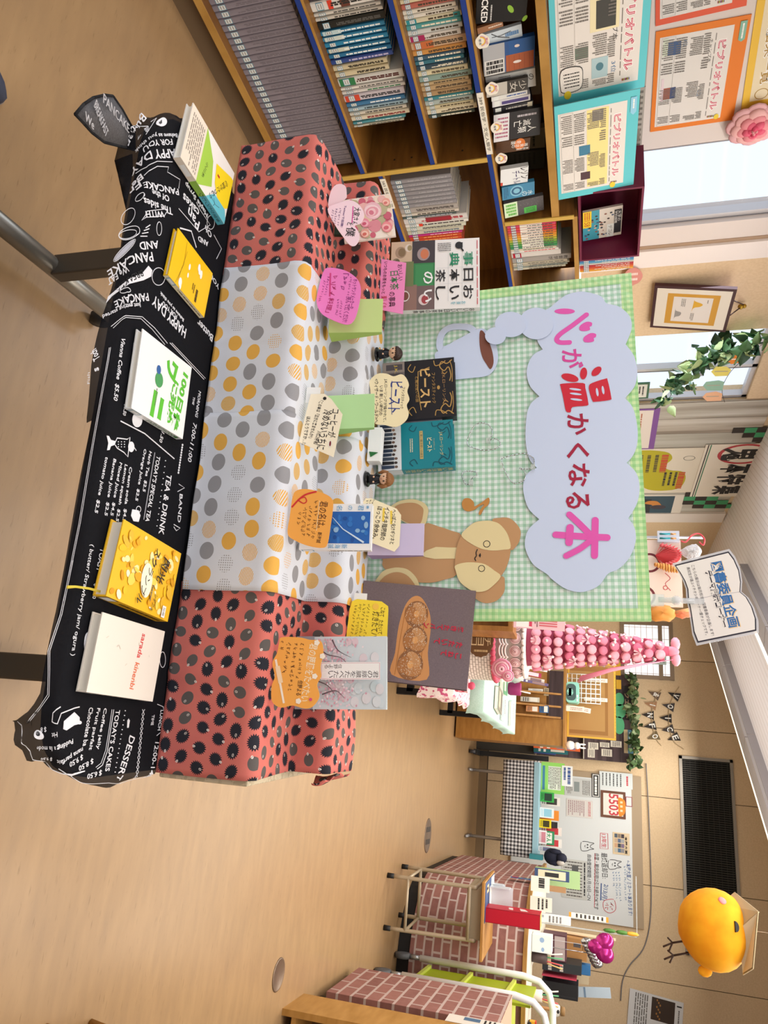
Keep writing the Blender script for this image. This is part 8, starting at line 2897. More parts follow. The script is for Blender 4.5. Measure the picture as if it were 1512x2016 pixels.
# bunting on the back wall
for rowi, (st, en, letters, pts, lb) in enumerate(((None, None, 'VOICE', [(1337, 1352), (1327, 1368), (1318, 1390), (1316, 1415), (1319, 1440), (1328, 1462), (1346, 1475)], 'upper string of dark and brown pennants lettered on the back wall'),
             (None, None, '&INFO', [(1302, 1358), (1292, 1372), (1284, 1395), (1283, 1420), (1288, 1445), (1295, 1460), (1302, 1468)], 'lower string of dark and brown pennants lettered on the back wall'))):
 w_ = bwall(LB - 0.012)
 root = thing('bunting', w_(*w_.q(1300, 1410)), lb, 'bunting', 'lettered pennant strings')
 path = smooth([tuple(w_(*w_.q(*v))) for v in pts], 6, False)
 g = G()
 g.tube([V(q) for q in path], 0.005, M('#b09a78', 0.7), 5)
 g.obj('string', parent=root)
 cen = ([(1332, 1370), (1321, 1391), (1316, 1414), (1320, 1436), (1331, 1452)], [(1293, 1368), (1286, 1388), (1281, 1408), (1285, 1429), (1291, 1450)])[rowi]
 for i, (ch_, c0) in enumerate(zip(letters, cen)):
  a = w_.q(c0[0] - 2, c0[1])
  f = w_.off(a[0], a[1]).rot((i - 2) * -0.22 if False else (2 - i) * -0.20)
  g = G()
  m_ = M(['#2a2422', '#3f3a3c', '#2a2422', '#3a3434', '#2a2422'][i] if rowi == 0 else ['#6a5648', '#a87f5e', '#2a2422', '#2a2422', '#6a5a3e'][i], 0.7)
  g.prism(f, [(-0.058, 0.05), (0.058, 0.05), (0, -0.10)], 0.0, 0.003, m_)
  p = P(g, f.off(0, 0, 0.003), 1, 1, dk=0.0003)
  p.text(ch_, -0.026 if ch_ != 'I' else -0.006, -0.03, 0.026 if ch_ != 'I' else 0.006, 0.040, WHITE, 0.02)
  g.obj('flag', parent=root)
it = It('poster', 'pale poster with teal lettering hanging beside the back window', 'poster', bwall(LB - 0.04), (1268, 1290), (1312, 1309), 0.006, '#c8dcdc')
it.p.vtext('本の', 0.3, 0.66, 0.8, 0.96, M('#1f7f8a'), 0.02)
it.p.vtext('探し', 0.3, 0.3, 0.8, 0.62, M('#1f7f8a'), 0.02)
it.done()
# ---- whiteboard
wbp = bwall(10.385)
FRM = M('#a8957c', 0.45)
x0, y0, x1, y1 = rpx(wbp, (1010, 1506), (1268, 1830))
root = thing('whiteboard', wbp((x0 + x1) / 2, -wbp.o.z, -0.02), 'large whiteboard in a beige frame covered with notes and handwriting', 'whiteboard')
g = G()
g.box(wbp, x0, x1, y0, y1, -0.03, -0.006, FRM)
g.obj('frame', parent=root)
g = G()
xa, ya, xb, yb = rpx(wbp, (1012, 1517), (1247, 1826))
g.box(wbp, xa, xb, ya, yb, -0.005, 0, M('#d8dee2', 0.25))
p = P(g, wbp, 1, 1, dk=0.0002)
def cw_(x, y):
 return 940 + x / 4.45, 1440 + y / 4.45
def wq(x, y):
 return wbp.q(*cw_(x, y))
BM, KM, RM = M('#2a4f8f', 0.5), M('#2a2a30', 0.5), M('#c23a4a', 0.5)
for tx, a, b_, h, m_ in (('←本屋大賞ノミネート本あります!', (1320, 1130), (1342, 1610), .055, BM), ('最終返却日:', (1110, 1065), (1118, 1290), .075, KM), ('2/13(月)', (1125, 1340), (1105, 1480), .07, BM),
       ('自習・館内利用は引き続きOKです', (1045, 1070), (1040, 1560), .06, KM), ('自由登校期間:1月10日~CN', (980, 1080), (978, 1480), .05, KM), ('13年生', (1108, 900), (1110, 1020), .06, RM)):
 p.along(tx, wq(*a), wq(*b_), h, m_, 0.01)
p.line([wq(1085, 1330), wq(1080, 1480)], 0.012, BM)
p.line([wq(1030, 1070), wq(1025, 1540)], 0.006, RM)
for a, b_ in (((1240, 1230), (1255, 1500)), ((1215, 1230), (1225, 1480)), ((1190, 1230), (1195, 1360)), ((1290, 1180), (1300, 1480))):
 scrib(p, cw_, a, b_, 0.028, M('#5a86b8'), 3)
p.line(smooth([wq(*v) for v in ((1200, 1480), (1210, 1560), (1160, 1590), (1110, 1560), (1105, 1490), (1160, 1470))], 5), 0.006, RM)
scrib(p, cw_, (1180, 1500), (1170, 1570), 0.045, RM, 2)
scrib(p, cw_, (1135, 1500), (1130, 1580), 0.045, RM, 5)
q = [wq(*v) for v in ((1078, 890), (1142, 895), (1145, 1030), (1075, 1025))]
p.line(q + [q[0]], 0.006, RM)
for cx_, cy_ in ((960, 1005), (1200, 1165)):
 p.line(smooth([wq(cx_ + dx, cy_ + dy) for dx, dy in ((-50, -35), (-50, 35), (0, 40), (25, 30), (60, 25), (30, 10), (35, -10), (62, -25), (25, -32), (0, -40))], 4), 0.006, KM)
 for s_ in (-12, 12):
  c = wq(cx_ + 5, cy_ + s_)
  p.ell(c[0], c[1], 0.008, 0.010, KM, 8)
 p.line([wq(cx_ - 14, cy_ - 10), wq(cx_ - 20, cy_), wq(cx_ - 14, cy_ + 10)], 0.005, KM)
g.obj('writing_surface', parent=root)
def pin(name, lb, p_, q_, c_, fn=None, n=0, cat='notice'):
 it = It(name, lb, cat, bwall(10.381 - 0.003 * n), cw_(*p_), cw_(*q_), 0.002, c_, group='papers on the whiteboard')
 if fn:
  fn(it.p)
 it.done()
def f_(p):
 p.text('5503', 0.10, 0.32, 0.90, 0.72, RM, 0.02)
 p.frame(0, 0, 1, 1, 0.03, M('#6a4230'))
 p.poly(smooth([(0.22, 0.72), (0.3, 0.95), (0.5, 1.0), (0.8, 0.95), (0.9, 0.74), (0.5, 0.70)], 4), M('#e08a2a'))
 for x in (0.35, 0.5, 0.66):
  p.rect(x, 0.78, x + 0.08, 0.88, M('#f0d8b0'))
pin('number_board', 'framed board with the red number and an orange train on the whiteboard', (1080, 512), (1300, 772), '#e4e2dc', f_, 1, 'board')
pin('notice', 'handwritten pale notice at the top left of the whiteboard', (1068, 345), (1360, 510), '#d3dce0', lambda p: [p.bars(0.1, 0.05, 0.9, 0.7, 6, KM, fill=0.3), p.bars(0.2, 0.78, 0.8, 0.9, 1, RM)])
pin('notice', 'grey printed sheet with a picture at the left of the whiteboard', (765, 400), (1000, 580), '#c4c8ca', lambda p: [p.rect(0.2, 0.35, 0.75, 0.55, M('#8a9496')), p.bars(0.1, 0.65, 0.9, 0.95, 6, GREYINK), p.bars(0.1, 0.05, 0.9, 0.3, 5, GREYINK)])
pin('notice', 'black label with white lettering right of the grey printed sheet', (1002, 368), (1072, 580), '#26282c', lambda p: [p.frame(0.03, 0.1, 0.97, 0.9, 0.008, WHITE), p.bars(0.12, 0.3, 0.88, 0.7, 1, WHITE, fill=0.7)], 1)
pin('notice', 'white notice with red heading below the number board', (780, 585), (1010, 765), '#d6d3d2', lambda p: [p.bars(0.08, 0.05, 0.92, 0.7, 9, M('#a08088')), p.bars(0.08, 0.82, 0.92, 0.92, 2, RM)])
def nf(p):
 for i in range(4):
  for j in range(3):
   p.rect(0.06 + i * 0.22, 0.1 + j * 0.2, 0.24 + i * 0.22, 0.28 + j * 0.2, M(['#4a5a6a', '#8a7a6a', '#3a3440', '#c0a890', '#5a6a8a', '#a0a4a8', '#c9a080', '#39424a', '#7a6a8a', '#b8b8b0', '#4f6f8f', '#8a8a90'][i * 3 + j]))
 p.text('本屋大賞', 0.15, 0.72, 0.95, 0.86, INK, 0.02)
pin('notice', 'sheet of small book covers under a bold black title on the whiteboard', (1185, 880), (1335, 1090), '#d8c4a4', nf)
pin('notice', 'small red-edged card near the top edge of the whiteboard', (1298, 570), (1356, 662), '#e6e0e0', lambda p: p.frame(0, 0, 1, 1, 0.008, M('#8a2a4a')))
pin('notice', 'newspaper page at the lower right of the whiteboard', (740, 1110), (960, 1480), '#c9ccca', lambda p: [p.bars(0.03, 0.05, 0.97, 0.8, 12, GREYINK, vert=True), p.rect(0.15, 0.4, 0.3, 0.65, M('#5a5c5e')), p.bars(0.05, 0.84, 0.9, 0.96, 1, KM)])
# ---- skirted table with upright books in front of the whiteboard
gt = bwall(9.45)
xa, ya, xb, yb = rpx(gt, (1046, 1505), (1058, 1686))
tz_ = gt.o.z + yb
root = thing('skirted_table', gt((xa + xb) / 2, -gt.o.z, -0.2), 'narrow table on silver legs under a black and white gingham skirt', 'table')
g = G()
g.box(gt, xa, xb, tz_ - 0.04 - gt.o.z, tz_ - 0.006 - gt.o.z, -0.40, -0.01, M('#8a8a88', 0.5))
g.obj('table_top', parent=root)
for x in (xa + 0.12, xb - 0.12):
 g = G()
 g.tube([gt(x, -gt.o.z, -0.2), gt(x, tz_ - 0.05 - gt.o.z, -0.2)], 0.02, M('#a9a9ac', 0.35, 0.6), 10)
 g.tube([gt(x, 0.02 - gt.o.z, -0.38), gt(x, 0.02 - gt.o.z, -0.02)], 0.018, M('#a9a9ac', 0.35, 0.6), 10)
 g.obj('leg', parent=root)
BWG = gingham('black_gingham', '#dcdde0', '#8a8b90', '#1c1d22', 0.040)
r_ = [n_ for n_ in BWG.node_tree.nodes if n_.type == 'VALTORGB'][0]
r_.color_ramp.interpolation = 'CONSTANT'
r_.color_ramp.elements[1].position = 0.25
r_.color_ramp.elements[2].position = 0.75
lo = gt.q(988, 1590)[1]
g = G()
vs, uv = [], []
for i in range(41):
 for j in range(7):
  x = xa - 0.05 + (xb - xa + 0.08) * i / 40
  y = yb + (lo - yb) * j / 6
  vs.append(gt(x + (0.02 * (j / 6) * (1 if i == 0 else 0)), y, 0.012 * sin(i * 0.9) * (j / 6) + 0.004))
  uv.append((x, y))
g.uv = uv
g.add(vs, [(i * 7 + j, i * 7 + j + 1, i * 7 + j + 8, i * 7 + j + 7) for i in range(40) for j in range(6)], BWG, True)
g.obj('skirt_cloth', 'black and white gingham cloth hanging down the front of the skirted table', 'cloth', solid=0.003)
g = G()
g.box(gt, xa - 0.03, xb + 0.03, yb - 0.005, yb, -0.42, 0.018, M('#8fb6c6', 0.6))
g.box(gt, xa - 0.03, xb + 0.03, yb - 0.06, yb - 0.005, 0.018, 0.022, M('#8fb6c6', 0.6))
g.obj('table_runner', 'light blue runner on top of the skirted table', 'cloth')
for i, (p_, q_, dz, c_, c2_, lb, tx) in enumerate((
  ((570, 265), (760, 555), 0.30, '#8fcf62', '#d9e0d4', 'green-edged news board', None), ((740, 298), (832, 485), 0.16, '#e4e8ea', '#e4e8ea', 'white sign with blue lettering', None),
  ((535, 525), (670, 625), 0.20, '#2fa044', '#1f3a2c', 'green and black book', None), ((590, 570), (722, 658), 0.27, '#e0dcd8', '#3a3434', 'white book with a dark round picture', None),
  ((535, 662), (668, 765), 0.16, '#dfe6e8', '#8fc4d8', 'white book with pale blue picture', None), ((640, 690), (712, 785), 0.24, '#e08a2c', '#e08a2c', 'orange book', None),
  ((532, 765), (645, 852), 0.14, '#e8cc14', '#3a3410', 'bright yellow book', None), ((640, 790), (700, 850), 0.22, '#1c1c20', '#2a2a30', 'black book', None),
  ((530, 862), (605, 990), 0.12, '#e2dcdc', '#c9808c', 'white book with pink figure', None), ((600, 870), (672, 1000), 0.18, '#2f8a5c', '#e4e8e0', 'green book with white lettering', '大人'),
  ((672, 838), (736, 920), 0.26, '#e4dcd8', '#c23a44', 'white book with red print', None), ((668, 940), (738, 1025), 0.25, '#e6e4e2', '#c83a44', 'white book with a red drawing', None),
  ((522, 1000), (660, 1060), 0.10, '#e4e4e6', '#7a80a0', 'white book with a grey picture', None))):
 it = It('book', lb + ' standing on the blue runner', 'book' if i > 1 else 'sign', bwall(9.45 + (dz if i != 1 else 0.297)), cw_(*p_), cw_(*q_), 0.02, c_, group='books standing on the blue runner', z=tz_ + 0.003 if i != 1 else None)
 if it.p.h > 0.45:
  pass
 it.p.rect(0.12, 0.3, 0.88, 0.85, M(c2_))
 if tx:
  it.p.text(tx, 0.15, 0.45, 0.8, 0.8, M('#2f8a5c'), 0.03)
 elif i == 1:
  it.p.bars(0.08, 0.5, 0.92, 0.85, 1, BM, fill=0.8)
  it.p.bars(0.08, 0.15, 0.7, 0.4, 1, BM, fill=0.8)
 elif i == 0:
  it.p.rect(0.12, 0.05, 0.9, 0.16, M('#3f7a9a'))
  it.p.bars(0.15, 0.3, 0.85, 0.85, 8, GREYINK)
 else:
  it.p.bars(0.12, 0.06, 0.88, 0.26, 2, M(c2_))
 it.done()
it = It('tray', 'teal box at the right end of the skirted table', 'box', bwall(9.3), (1042, 1681), (1068, 1694), 0.15, '#2f7f8a')
it.done()
g = G()
c = hit(1088, 1687, SH(9.38, 0, 0), -LD)
f = Fr(c, ND, LD, UP)
NV = M('#1c2034', 0.8)
g.ball(f(0, 0.03, 0.0), 0.09, 0.07, 0.10, NV, 14)
g.ball(f(0.0, -0.02, 0.10), 0.055, 0.05, 0.06, NV, 12)
for sx in (-1, 1):
 g.ball(f(sx * 0.06, -0.02, 0.03), 0.03, 0.03, 0.07, NV, 8)
g.ball(f(0.05, -0.05, 0.09), 0.03, 0.02, 0.045, M('#b9b4ae', 0.6), 8)
g.obj('plush', 'dark navy plush figure sitting on the teal box', 'plush')
# ---- curved counter with brick-print front
def brick_mat(name, sc_=1.0):
 t = NT(name, 0.75)
 br = t.n('ShaderNodeTexBrick')
 br.inputs['Scale'].default_value = 1.0
 br.inputs['Brick Width'].default_value = 0.165 * sc_
 br.inputs['Row Height'].default_value = 0.070 * sc_
 br.inputs['Mortar Size'].default_value = 0.008
 br.inputs['Mortar Smooth'].default_value = 0.15
 br.inputs['Color1'].default_value = rgb('#8f6058')
 br.inputs['Color2'].default_value = rgb('#704541')
 br.inputs['Mortar'].default_value = rgb('#bba8a2')
 uv = t.obj(src='UV')
 nz = t.noise(uv, 22, 3)
 va = t.n('ShaderNodeVectorMath', operation='SCALE')
 t.ln(br.inputs['Vector'].links[0].from_socket if br.inputs['Vector'].links else uv, br.inputs['Vector'])
 c = t.mix(t.math('MULTIPLY', nz, 0.5), br.outputs[0], rgb('#b08078'))
 return t.col(t.mix(br.outputs[1], c, rgb('#bba8a2')))
BRICK = brick_mat('brick_print')
path = [(8.75, 0.78), (7.1, 0.78)]
cx, cn, rr_ = 7.05, 1.40, 0.62
for i in range(1, 13):
 a = pi / 2 * i / 12
 path.append((cx - rr_ * sin(a), cn - rr_ * cos(a)))
path += [(6.43, 3.6)]
CT = 1.0
root = thing('counter', SH(6.8, 1.2, 0), 'curved library counter with brick-print front and wooden top edge', 'counter')
g = G()
vs, uv, L = [], [], 0
for i, (l, n) in enumerate(path):
 if i:
  L += math.hypot(l - path[i - 1][0], n - path[i - 1][1])
 for z in (0.10, CT - 0.03):
  vs.append(SH(l, n, z))
  uv.append((L, z))
g.uv = uv
g.add(vs, [(2 * i, 2 * i + 2, 2 * i + 3, 2 * i + 1) for i in range(len(path) - 1)], BRICK, True)
g.obj('brick_front', parent=root)
def offs(path, d):
 out = []
 for i, (l, n) in enumerate(path):
  a, b = path[max(0, i - 1)], path[min(len(path) - 1, i + 1)]
  tl_, tn_ = b[0] - a[0], b[1] - a[1]
  k = math.hypot(tl_, tn_)
  out.append((l + tn_ / k * d, n - tl_ / k * d))
 return out
def band(pth, d0, d1, z0, z1, m):
 A, B = offs(pth, d0), offs(pth, d1)
 g = G()
 vs = []
 for (a, b), (c, d) in zip(A, B):
  vs += [SH(a, b, z0), SH(a, b, z1), SH(c, d, z1), SH(c, d, z0)]
 k = len(A)
 g.add(vs, [(4 * i + j, 4 * i + (j + 1) % 4, 4 * i + 4 + (j + 1) % 4, 4 * i + 4 + j) for i in range(k - 1) for j in range(4)] + [(0, 1, 2, 3), tuple(4 * (k - 1) + j for j in range(4))], m)
 return g
band(path, 0.02, 0.04, 0.0, 0.099, M('#17171a', 0.6)).obj('kick_board', parent=root)
TOPM = wood('counter_top', '#8a6430', '#a97f44', (2, 2, 10))
band(path, -0.025, 0.02, CT - 0.029, CT, TOPM).obj('edge_strip', parent=root)
band(path, 0.021, 0.60, CT - 0.025, CT - 0.001, M('#ddd8cc', 0.4)).obj('counter_top', parent=root)
# acrylic screen and the things on the counter
ac = bwall(6.75)
root = thing('acrylic_screen', ac(ac.q(1150, 1780)[0], CT - ac.o.z, 0), 'clear acrylic screen standing on the counter, held by coloured clips', 'screen')
x0, y0, x1, y1 = rpx(ac, (1055, 1700), (1255, 1846))
y0 = CT + 0.002 - ac.o.z
g = G()
g.box(ac, x0, x1, y0, y1, -0.003, 0.003, GLASS)
g.box(ac, x1 - 0.008, x1, y0, y1, -0.004, 0.004, M('#c9d0d4', 0.15, al=0.6))
g.box(ac, x0, x1, y1 - 0.006, y1, -0.004, 0.004, M('#c9d0d4', 0.15, al=0.6))
g.obj('sheet', parent=root)
for px, c_ in ((1200, '#4a7a34'), (1225, '#4f8038'), (1245, '#e0a83a')):
 g = G()
 a = ac.q(px, 1836 if c_ != '#e0a83a' else 1844)
 g.ball(ac(x1 - 0.02, a[1], 0.006), 0.016, 0.05, 0.012, M(c_, 0.5), 8, fr=ac)
 g.obj('clip', parent=root)
def on_counter(name, lb, cat, l, p_, q_, depth, c_, prints=None, rot=None, flo=False):
 it = It(name, lb, cat, bwall(l), p_, q_, depth, c_, group=None, z=None if flo else CT + 0.002, rot=rot)
 if prints:
  prints(it.p)
 it.done()
def cf(x, y):
 return 950 + x / 7.56, 1640 + y / 7.56
on_counter('sign_card', 'white standing sign with black lettering on the counter', 'sign', 6.62, cf(925, 655), cf(995, 895), 0.01, '#e6e2da', lambda p: [p.bars(0.1, 0.35, 0.9, 0.8, 1, INK, fill=0.7)])
on_counter('sign_card', 'cream standing sign with small print at the counter front', 'sign', 6.60, cf(915, 960), cf(1030, 1190), 0.01, '#e2ddd2', lambda p: [p.bars(0.1, 0.3, 0.9, 0.85, 3, INK)])
on_counter('pamphlet_box', 'white pamphlet box with grey lettering on the counter', 'box', 6.58, cf(900, 1205), cf(1310, 1385), 0.06, '#e4e8ec', lambda p: [p.bars(0.1, 0.45, 0.9, 0.8, 4, GREYINK), p.rect(0.1, 0.15, 0.4, 0.35, M('#a8b0b8'))])
on_counter('notice', 'white strip of notes with orange edges stuck to the acrylic screen', 'notice', 6.74, (1120, 1795), (1198, 1817), 0.002, '#ece8e2', lambda p: [p.rect(0, 0, 1, 0.06, M('#e09a3a')), p.rect(0, 0.94, 1, 1, M('#e09a3a')), p.bars(0.15, 0.15, 0.85, 0.9, 7, INK)], flo=True)
on_counter('folder', 'pale green folder standing among the counter things', 'folder', 7.1, cf(1290, 560), cf(1450, 850), 0.006, '#a9c890', None)
on_counter('picture_card', 'dark blue framed picture standing behind the paintbrushes', 'picture', 7.0, cf(1060, 550), cf(1290, 740), 0.012, '#3a4f78', lambda p: [p.rect(0.1, 0.1, 0.9, 0.9, M('#d8d4b8')), p.rect(0.3, 0.3, 0.7, 0.7, M('#2a2a2c'))])
on_counter('board', 'brown cork board on the counter under the wooden pen', 'board', 6.9, cf(990, 780), cf(1240, 900), 0.02, '#a8825c', None)
for i, (l, n_, h, c_, lb) in enumerate(((6.95, 1.30, 0.12, '#4a3a3a', 'dark cup of paintbrushes on the counter'), (6.75, 1.52, 0.10, '#d8cfc2', 'pale cup of pens on the counter'), (6.62, 2.10, 0.10, '#9fa4a8', 'grey cup of scissors behind the red box'))):
 root = thing('pen_cup', SH(l, n_, CT), lb, 'pen cup', 'pen cups on the counter')
 f = Fr(SH(l, n_, CT + 0.002), ND, LD, UP)
 g = G()
 g.lathe(f, [(0, 0), (0.038, 0), (0.042, h), (0.038, h), (0.035, 0.006), (0, 0.006)], M(c_, 0.5), 18)
 g.obj('cup', parent=root)
 for k, pc_ in enumerate(('#c9a86a', '#4f9a6a', '#d8d4cc', '#c24a4a')):
  g = G()
  a = k * 1.7
  g.tube([f(0.012 * cos(a), 0.012 * sin(a), 0.01), f(0.055 * cos(a), 0.055 * sin(a), h + 0.12)], 0.005, M(pc_, 0.5), 6)
  g.obj('pen', parent=root)
f = Fr(SH(6.66, 1.72, CT + 0.002), ND, LD, UP)
root = thing('toy_truck', f(0, 0, 0), 'small yellow and red toy truck on the counter', 'toy')
g = G()
g.box(f, -0.05, 0.05, -0.025, 0.025, 0.015, 0.055, M('#d8a02a', 0.4))
g.box(f, 0.0, 0.05, -0.024, 0.024, 0.055, 0.085, M('#d8a02a', 0.4))
g.box(f, -0.05, -0.005, -0.026, 0.026, 0.055, 0.065, M('#c23a2a', 0.4))
g.obj('body', parent=root)
for x in (-0.032, 0.032):
 for y in (-0.028, 0.028):
  g = G()
  w_ = Fr(f(x, y - 0.005, 0.016), ND, UP, LD)
  g.lathe(w_, [(0, 0), (0.015, 0), (0.015, 0.010), (0, 0.010)], M('#202022', 0.5), 12)
  g.obj('wheel', parent=root)
f = Fr(SH(6.85, 1.62, CT + 0.002), ND, LD, UP)
root = thing('ornament', f(0, 0, 0), 'white toy head with a brown cap on a wooden post above the counter', 'ornament')
g = G()
g.tube([f(0, 0, 0), f(0, 0, 0.17)], 0.012, M('#a87a4a', 0.6), 8)
g.obj('post', parent=root)
g = G()
g.ball(f(0, 0, 0.20), 0.045, 0.04, 0.042, M('#e4e2de', 0.5), 14)
g.ball(f(0.0, -0.03, 0.215), 0.016, 0.014, 0.012, INK, 8)
g.obj('head', parent=root)
g = G()
g.lathe(f.off(0.0, 0, 0.235), [(0, 0), (0.035, 0), (0.03, 0.03), (0, 0.034)], M('#8a6a42', 0.7), 14)
g.obj('cap', parent=root)
sd_ = plane(SH(7.6, 0.786, 0.8), -ND)
it = It('poster', 'dark glossy picture sheet on the brick side of the counter', 'poster', sd_, cf(370, 405), cf(650, 500), 0.002, '#4a4e50')
it.p.rect(0.3, 0.1, 0.6, 0.6, M('#8a9090'))
it.done()
it = It('lollipop_card', 'colourful candy-patterned card with a crimson tab on the brick side of the counter', 'card', sd_.off(0, 0, 0.036), cf(430, 640), cf(790, 705), 0.004, '#3f6a9a')
for i, c_ in enumerate(('#d8c83a', '#5a9ac0', '#c03a5a', '#7ab06a', '#e4dca0', '#3a5a8a', '#d8703a')):
 it.p.ell(0.2 + 0.1 * (i % 3) * 3, 0.35 + 0.08 * i, 0.05, 0.05, M(c_), 10)
it.p.rect(0.2, 0.05, 1.0, 0.3, M('#a01f4a'))
it.done()
# ---- beige steel-legged desk beside the counter, with the red box
DZ = 0.735
fp = [onz(763, 1713, 0.0), onz(755, 1831, 0.0), onz(797, 1699.5, 0.0), onz(791, 1806, 0.0)]
cl, cn_ = sum(q.dot(LD) for q in fp) / 4, sum(q.dot(ND) for q in fp) / 4
DF = Fr(SH(cl - 0.05, cn_, 0), ND, LD, UP).rot(math.atan2((fp[1] - fp[0]).dot(LD), (fp[1] - fp[0]).dot(ND)) * 0.7)
wx, wy = 0.195, 0.225
root = thing('student_desk', DF(0, 0, 0), 'small beige steel-legged school desk in front of the curved counter', 'desk')
BS = M('#b3a48c', 0.4, 0.2)
for sx in (-1, 1):
 g = G()
 pts = [DF(sx * wx * 0.9, -wy, 0.02), DF(sx * wx * 0.88, -wy + 0.02, 0.60), DF(sx * wx * 0.88, -wy + 0.05, 0.66), DF(sx * wx * 0.88, wy - 0.05, 0.66), DF(sx * wx * 0.88, wy - 0.02, 0.60), DF(sx * wx * 0.9, wy, 0.02)]
 g.tube(smooth([tuple(q) for q in pts], 5, False), 0.0145, BS, 10)
 g.obj('leg', parent=root)
 for y in (-wy, wy):
  g = G()
  g.lathe(DF.off(sx * wx * 0.9, y, 0.001), [(0, 0), (0.019, 0), (0.018, 0.05), (0, 0.05)], M('#1a1a1c', 0.6), 10)
  g.obj('rubber_foot', parent=root)
g = G()
for y in (-wy + 0.01,):
 g.tube([DF(-wx * 0.89, y, 0.62), DF(wx * 0.89, y, 0.62)], 0.012, BS, 8)
g.tube([DF(-wx * 0.89, wy - 0.02, 0.16), DF(wx * 0.89, wy - 0.02, 0.16)], 0.012, BS, 8)
for sx in (-1, 1):
 g.tube([DF(sx * wx * 0.9, -wy, 0.16), DF(sx * wx * 0.9, wy - 0.02, 0.16)], 0.011, BS, 8)
g.tube([DF(-wx * 0.9, -wy, 0.16), DF(wx * 0.9, -wy, 0.16)], 0.011, BS, 8)
g.obj('stretcher', parent=root)
g = G()
g.box(DF, -wx * 0.85, wx * 0.85, -wy + 0.02, wy - 0.02, 0.60, 0.705, M('#a0927a', 0.5))
g.obj('drawer_tray', parent=root)
g = G()
g.box(DF, -wx - 0.03, wx + 0.09, -wy - 0.04, wy + 0.06, DZ - 0.022, DZ, wood('desk_top', '#9a6c34', '#b58548', (2, 2, 10)))
g.obj('desk_top', parent=root, bevel=0.004)
rb = plane(DF(0, -wy + 0.02, DZ), -DF.y)
root_it = It('suggestion_box', 'tall red box with white slots standing on the school desk', 'box', rb, (975, 1789), (1063, 1832), 0.15, M('#b5122c', 0.45), z=DZ + 0.002)
f, w, h = root_it.fr, root_it.w, root_it.h
root_it.p.frame(0.0, 0.0, 1, 1, 0.004, M('#8a0f24'))
pl_l = P(root_it.g, Fr(f(0, 0, -0.15), f.z, f.y, -f.x), 0.15, h, dk=0.0003)
pl_l.poly([(0.3, 0.4), (0.7, 0.42), (0.75, 0.5), (0.3, 0.48)], M('#d9c8c4'))
pl_l.poly([(0.25, 0.6), (0.75, 0.64), (0.7, 0.78), (0.3, 0.7)], M('#d9c8c4'))
pt_ = P(root_it.g, Fr(f(0, h, 0), f.x, -f.z, f.y), w, 0.15, dk=0.0003)
pt_.rect(0.03, 0.03, 0.97, 0.97, M('#e2c46a'))
pt_.bars(0.1, 0.2, 0.9, 0.8, 3, INK)
root_it.done()
tp = Fr(DF(-wx - 0.02, -wy - 0.02, DZ + 0.0015), DF.x, DF.y, UP)
g = G()
g.box(tp, 0.0, 0.26, 0.0, 0.5, 0, 0.002, M('#2f4a78', 0.5))
p = P(g, tp.off(0, 0, 0.002), 0.26, 0.5, dk=0.0003)
p.rect(0.02, 0.62, 0.5, 0.95, M('#dfe6dc'))
p.ell(0.25, 0.78, 0.05, 0.05, M('#8fb49a'))
p.rect(0.1, 0.15, 0.3, 0.35, M('#d8b890'))
p.rect(0.15, 0.12, 0.22, 0.3, INK)
g.obj('poster', 'dark blue picture sheet lying flat on the school desk', 'poster')
for i, (y0, y1, h_, lb) in enumerate(((0.30, 0.36, 0.10, 'open white paper tray on the school desk'), (0.18, 0.26, 0.17, 'frosted document holder beside the red box'))):
 g = G()
 g.box(DF, -0.16, 0.04, y0 - wy, y1 - wy, DZ + 0.006, DZ + 0.012, WHITE)
 g.box(DF, -0.16, 0.04, y1 - wy - 0.004, y1 - wy, DZ + 0.012, DZ + h_, M('#d3d8e0', 0.3))
 g.box(DF, -0.164, -0.16, y0 - wy, y1 - wy, DZ + 0.006, DZ + h_ * 0.9, M('#d3d8e0', 0.3))
 g.obj('paper_tray', lb, 'tray', 'trays on the school desk')
# ---- white and lime book cart
kl, kn = bl_(778, 1872, 0.0)
k2 = bl_(738, 1898, 0.0)
CF = Fr(SH(k2[0], (kn + k2[1]) / 2 + 0.03, 0), ND, LD, UP)
root = thing('book_cart', CF(0.3, 0.2, 0), 'white-framed lime green book cart on grey casters by the counter', 'cart')
cw0, cd0, chh = 0.80, kl - k2[0], 1.20
WF = M('#e3e6e8', 0.4)
for y in (0.0, cd0):
 g = G()
 pts = [CF(0.0, y, 0.20), CF(0.0, y, chh - 0.22), CF(0.02, y, chh - 0.10), CF(0.08, y, chh - 0.03), CF(0.18, y, chh), CF(cw0 - 0.16, y, chh), CF(cw0 - 0.04, y, chh - 0.04), CF(cw0, y, chh - 0.16), CF(cw0, y, 0.20)]
 g.tube(pts, 0.024, WF, 10)
 g.obj('side_frame', parent=root)
LIME = M('#a3b41c', 0.5)
for z in (0.24, 0.56, 0.88):
 g = G()
 g.prism(Fr(CF(0.03, 0, 0), LD, UP, ND), [(0.01, z), (cd0 - 0.01, z + 0.03), (cd0 - 0.01, z + 0.055), (0.01, z + 0.025)], 0, cw0 - 0.06, M('#c3cf5a', 0.5))
 g.obj('shelf', parent=root)
g = G()
g.box(CF, 0.05, 0.065, 0.03, cd0 - 0.03, 0.26, 1.08, LIME)
g.obj('end_panel', parent=root)
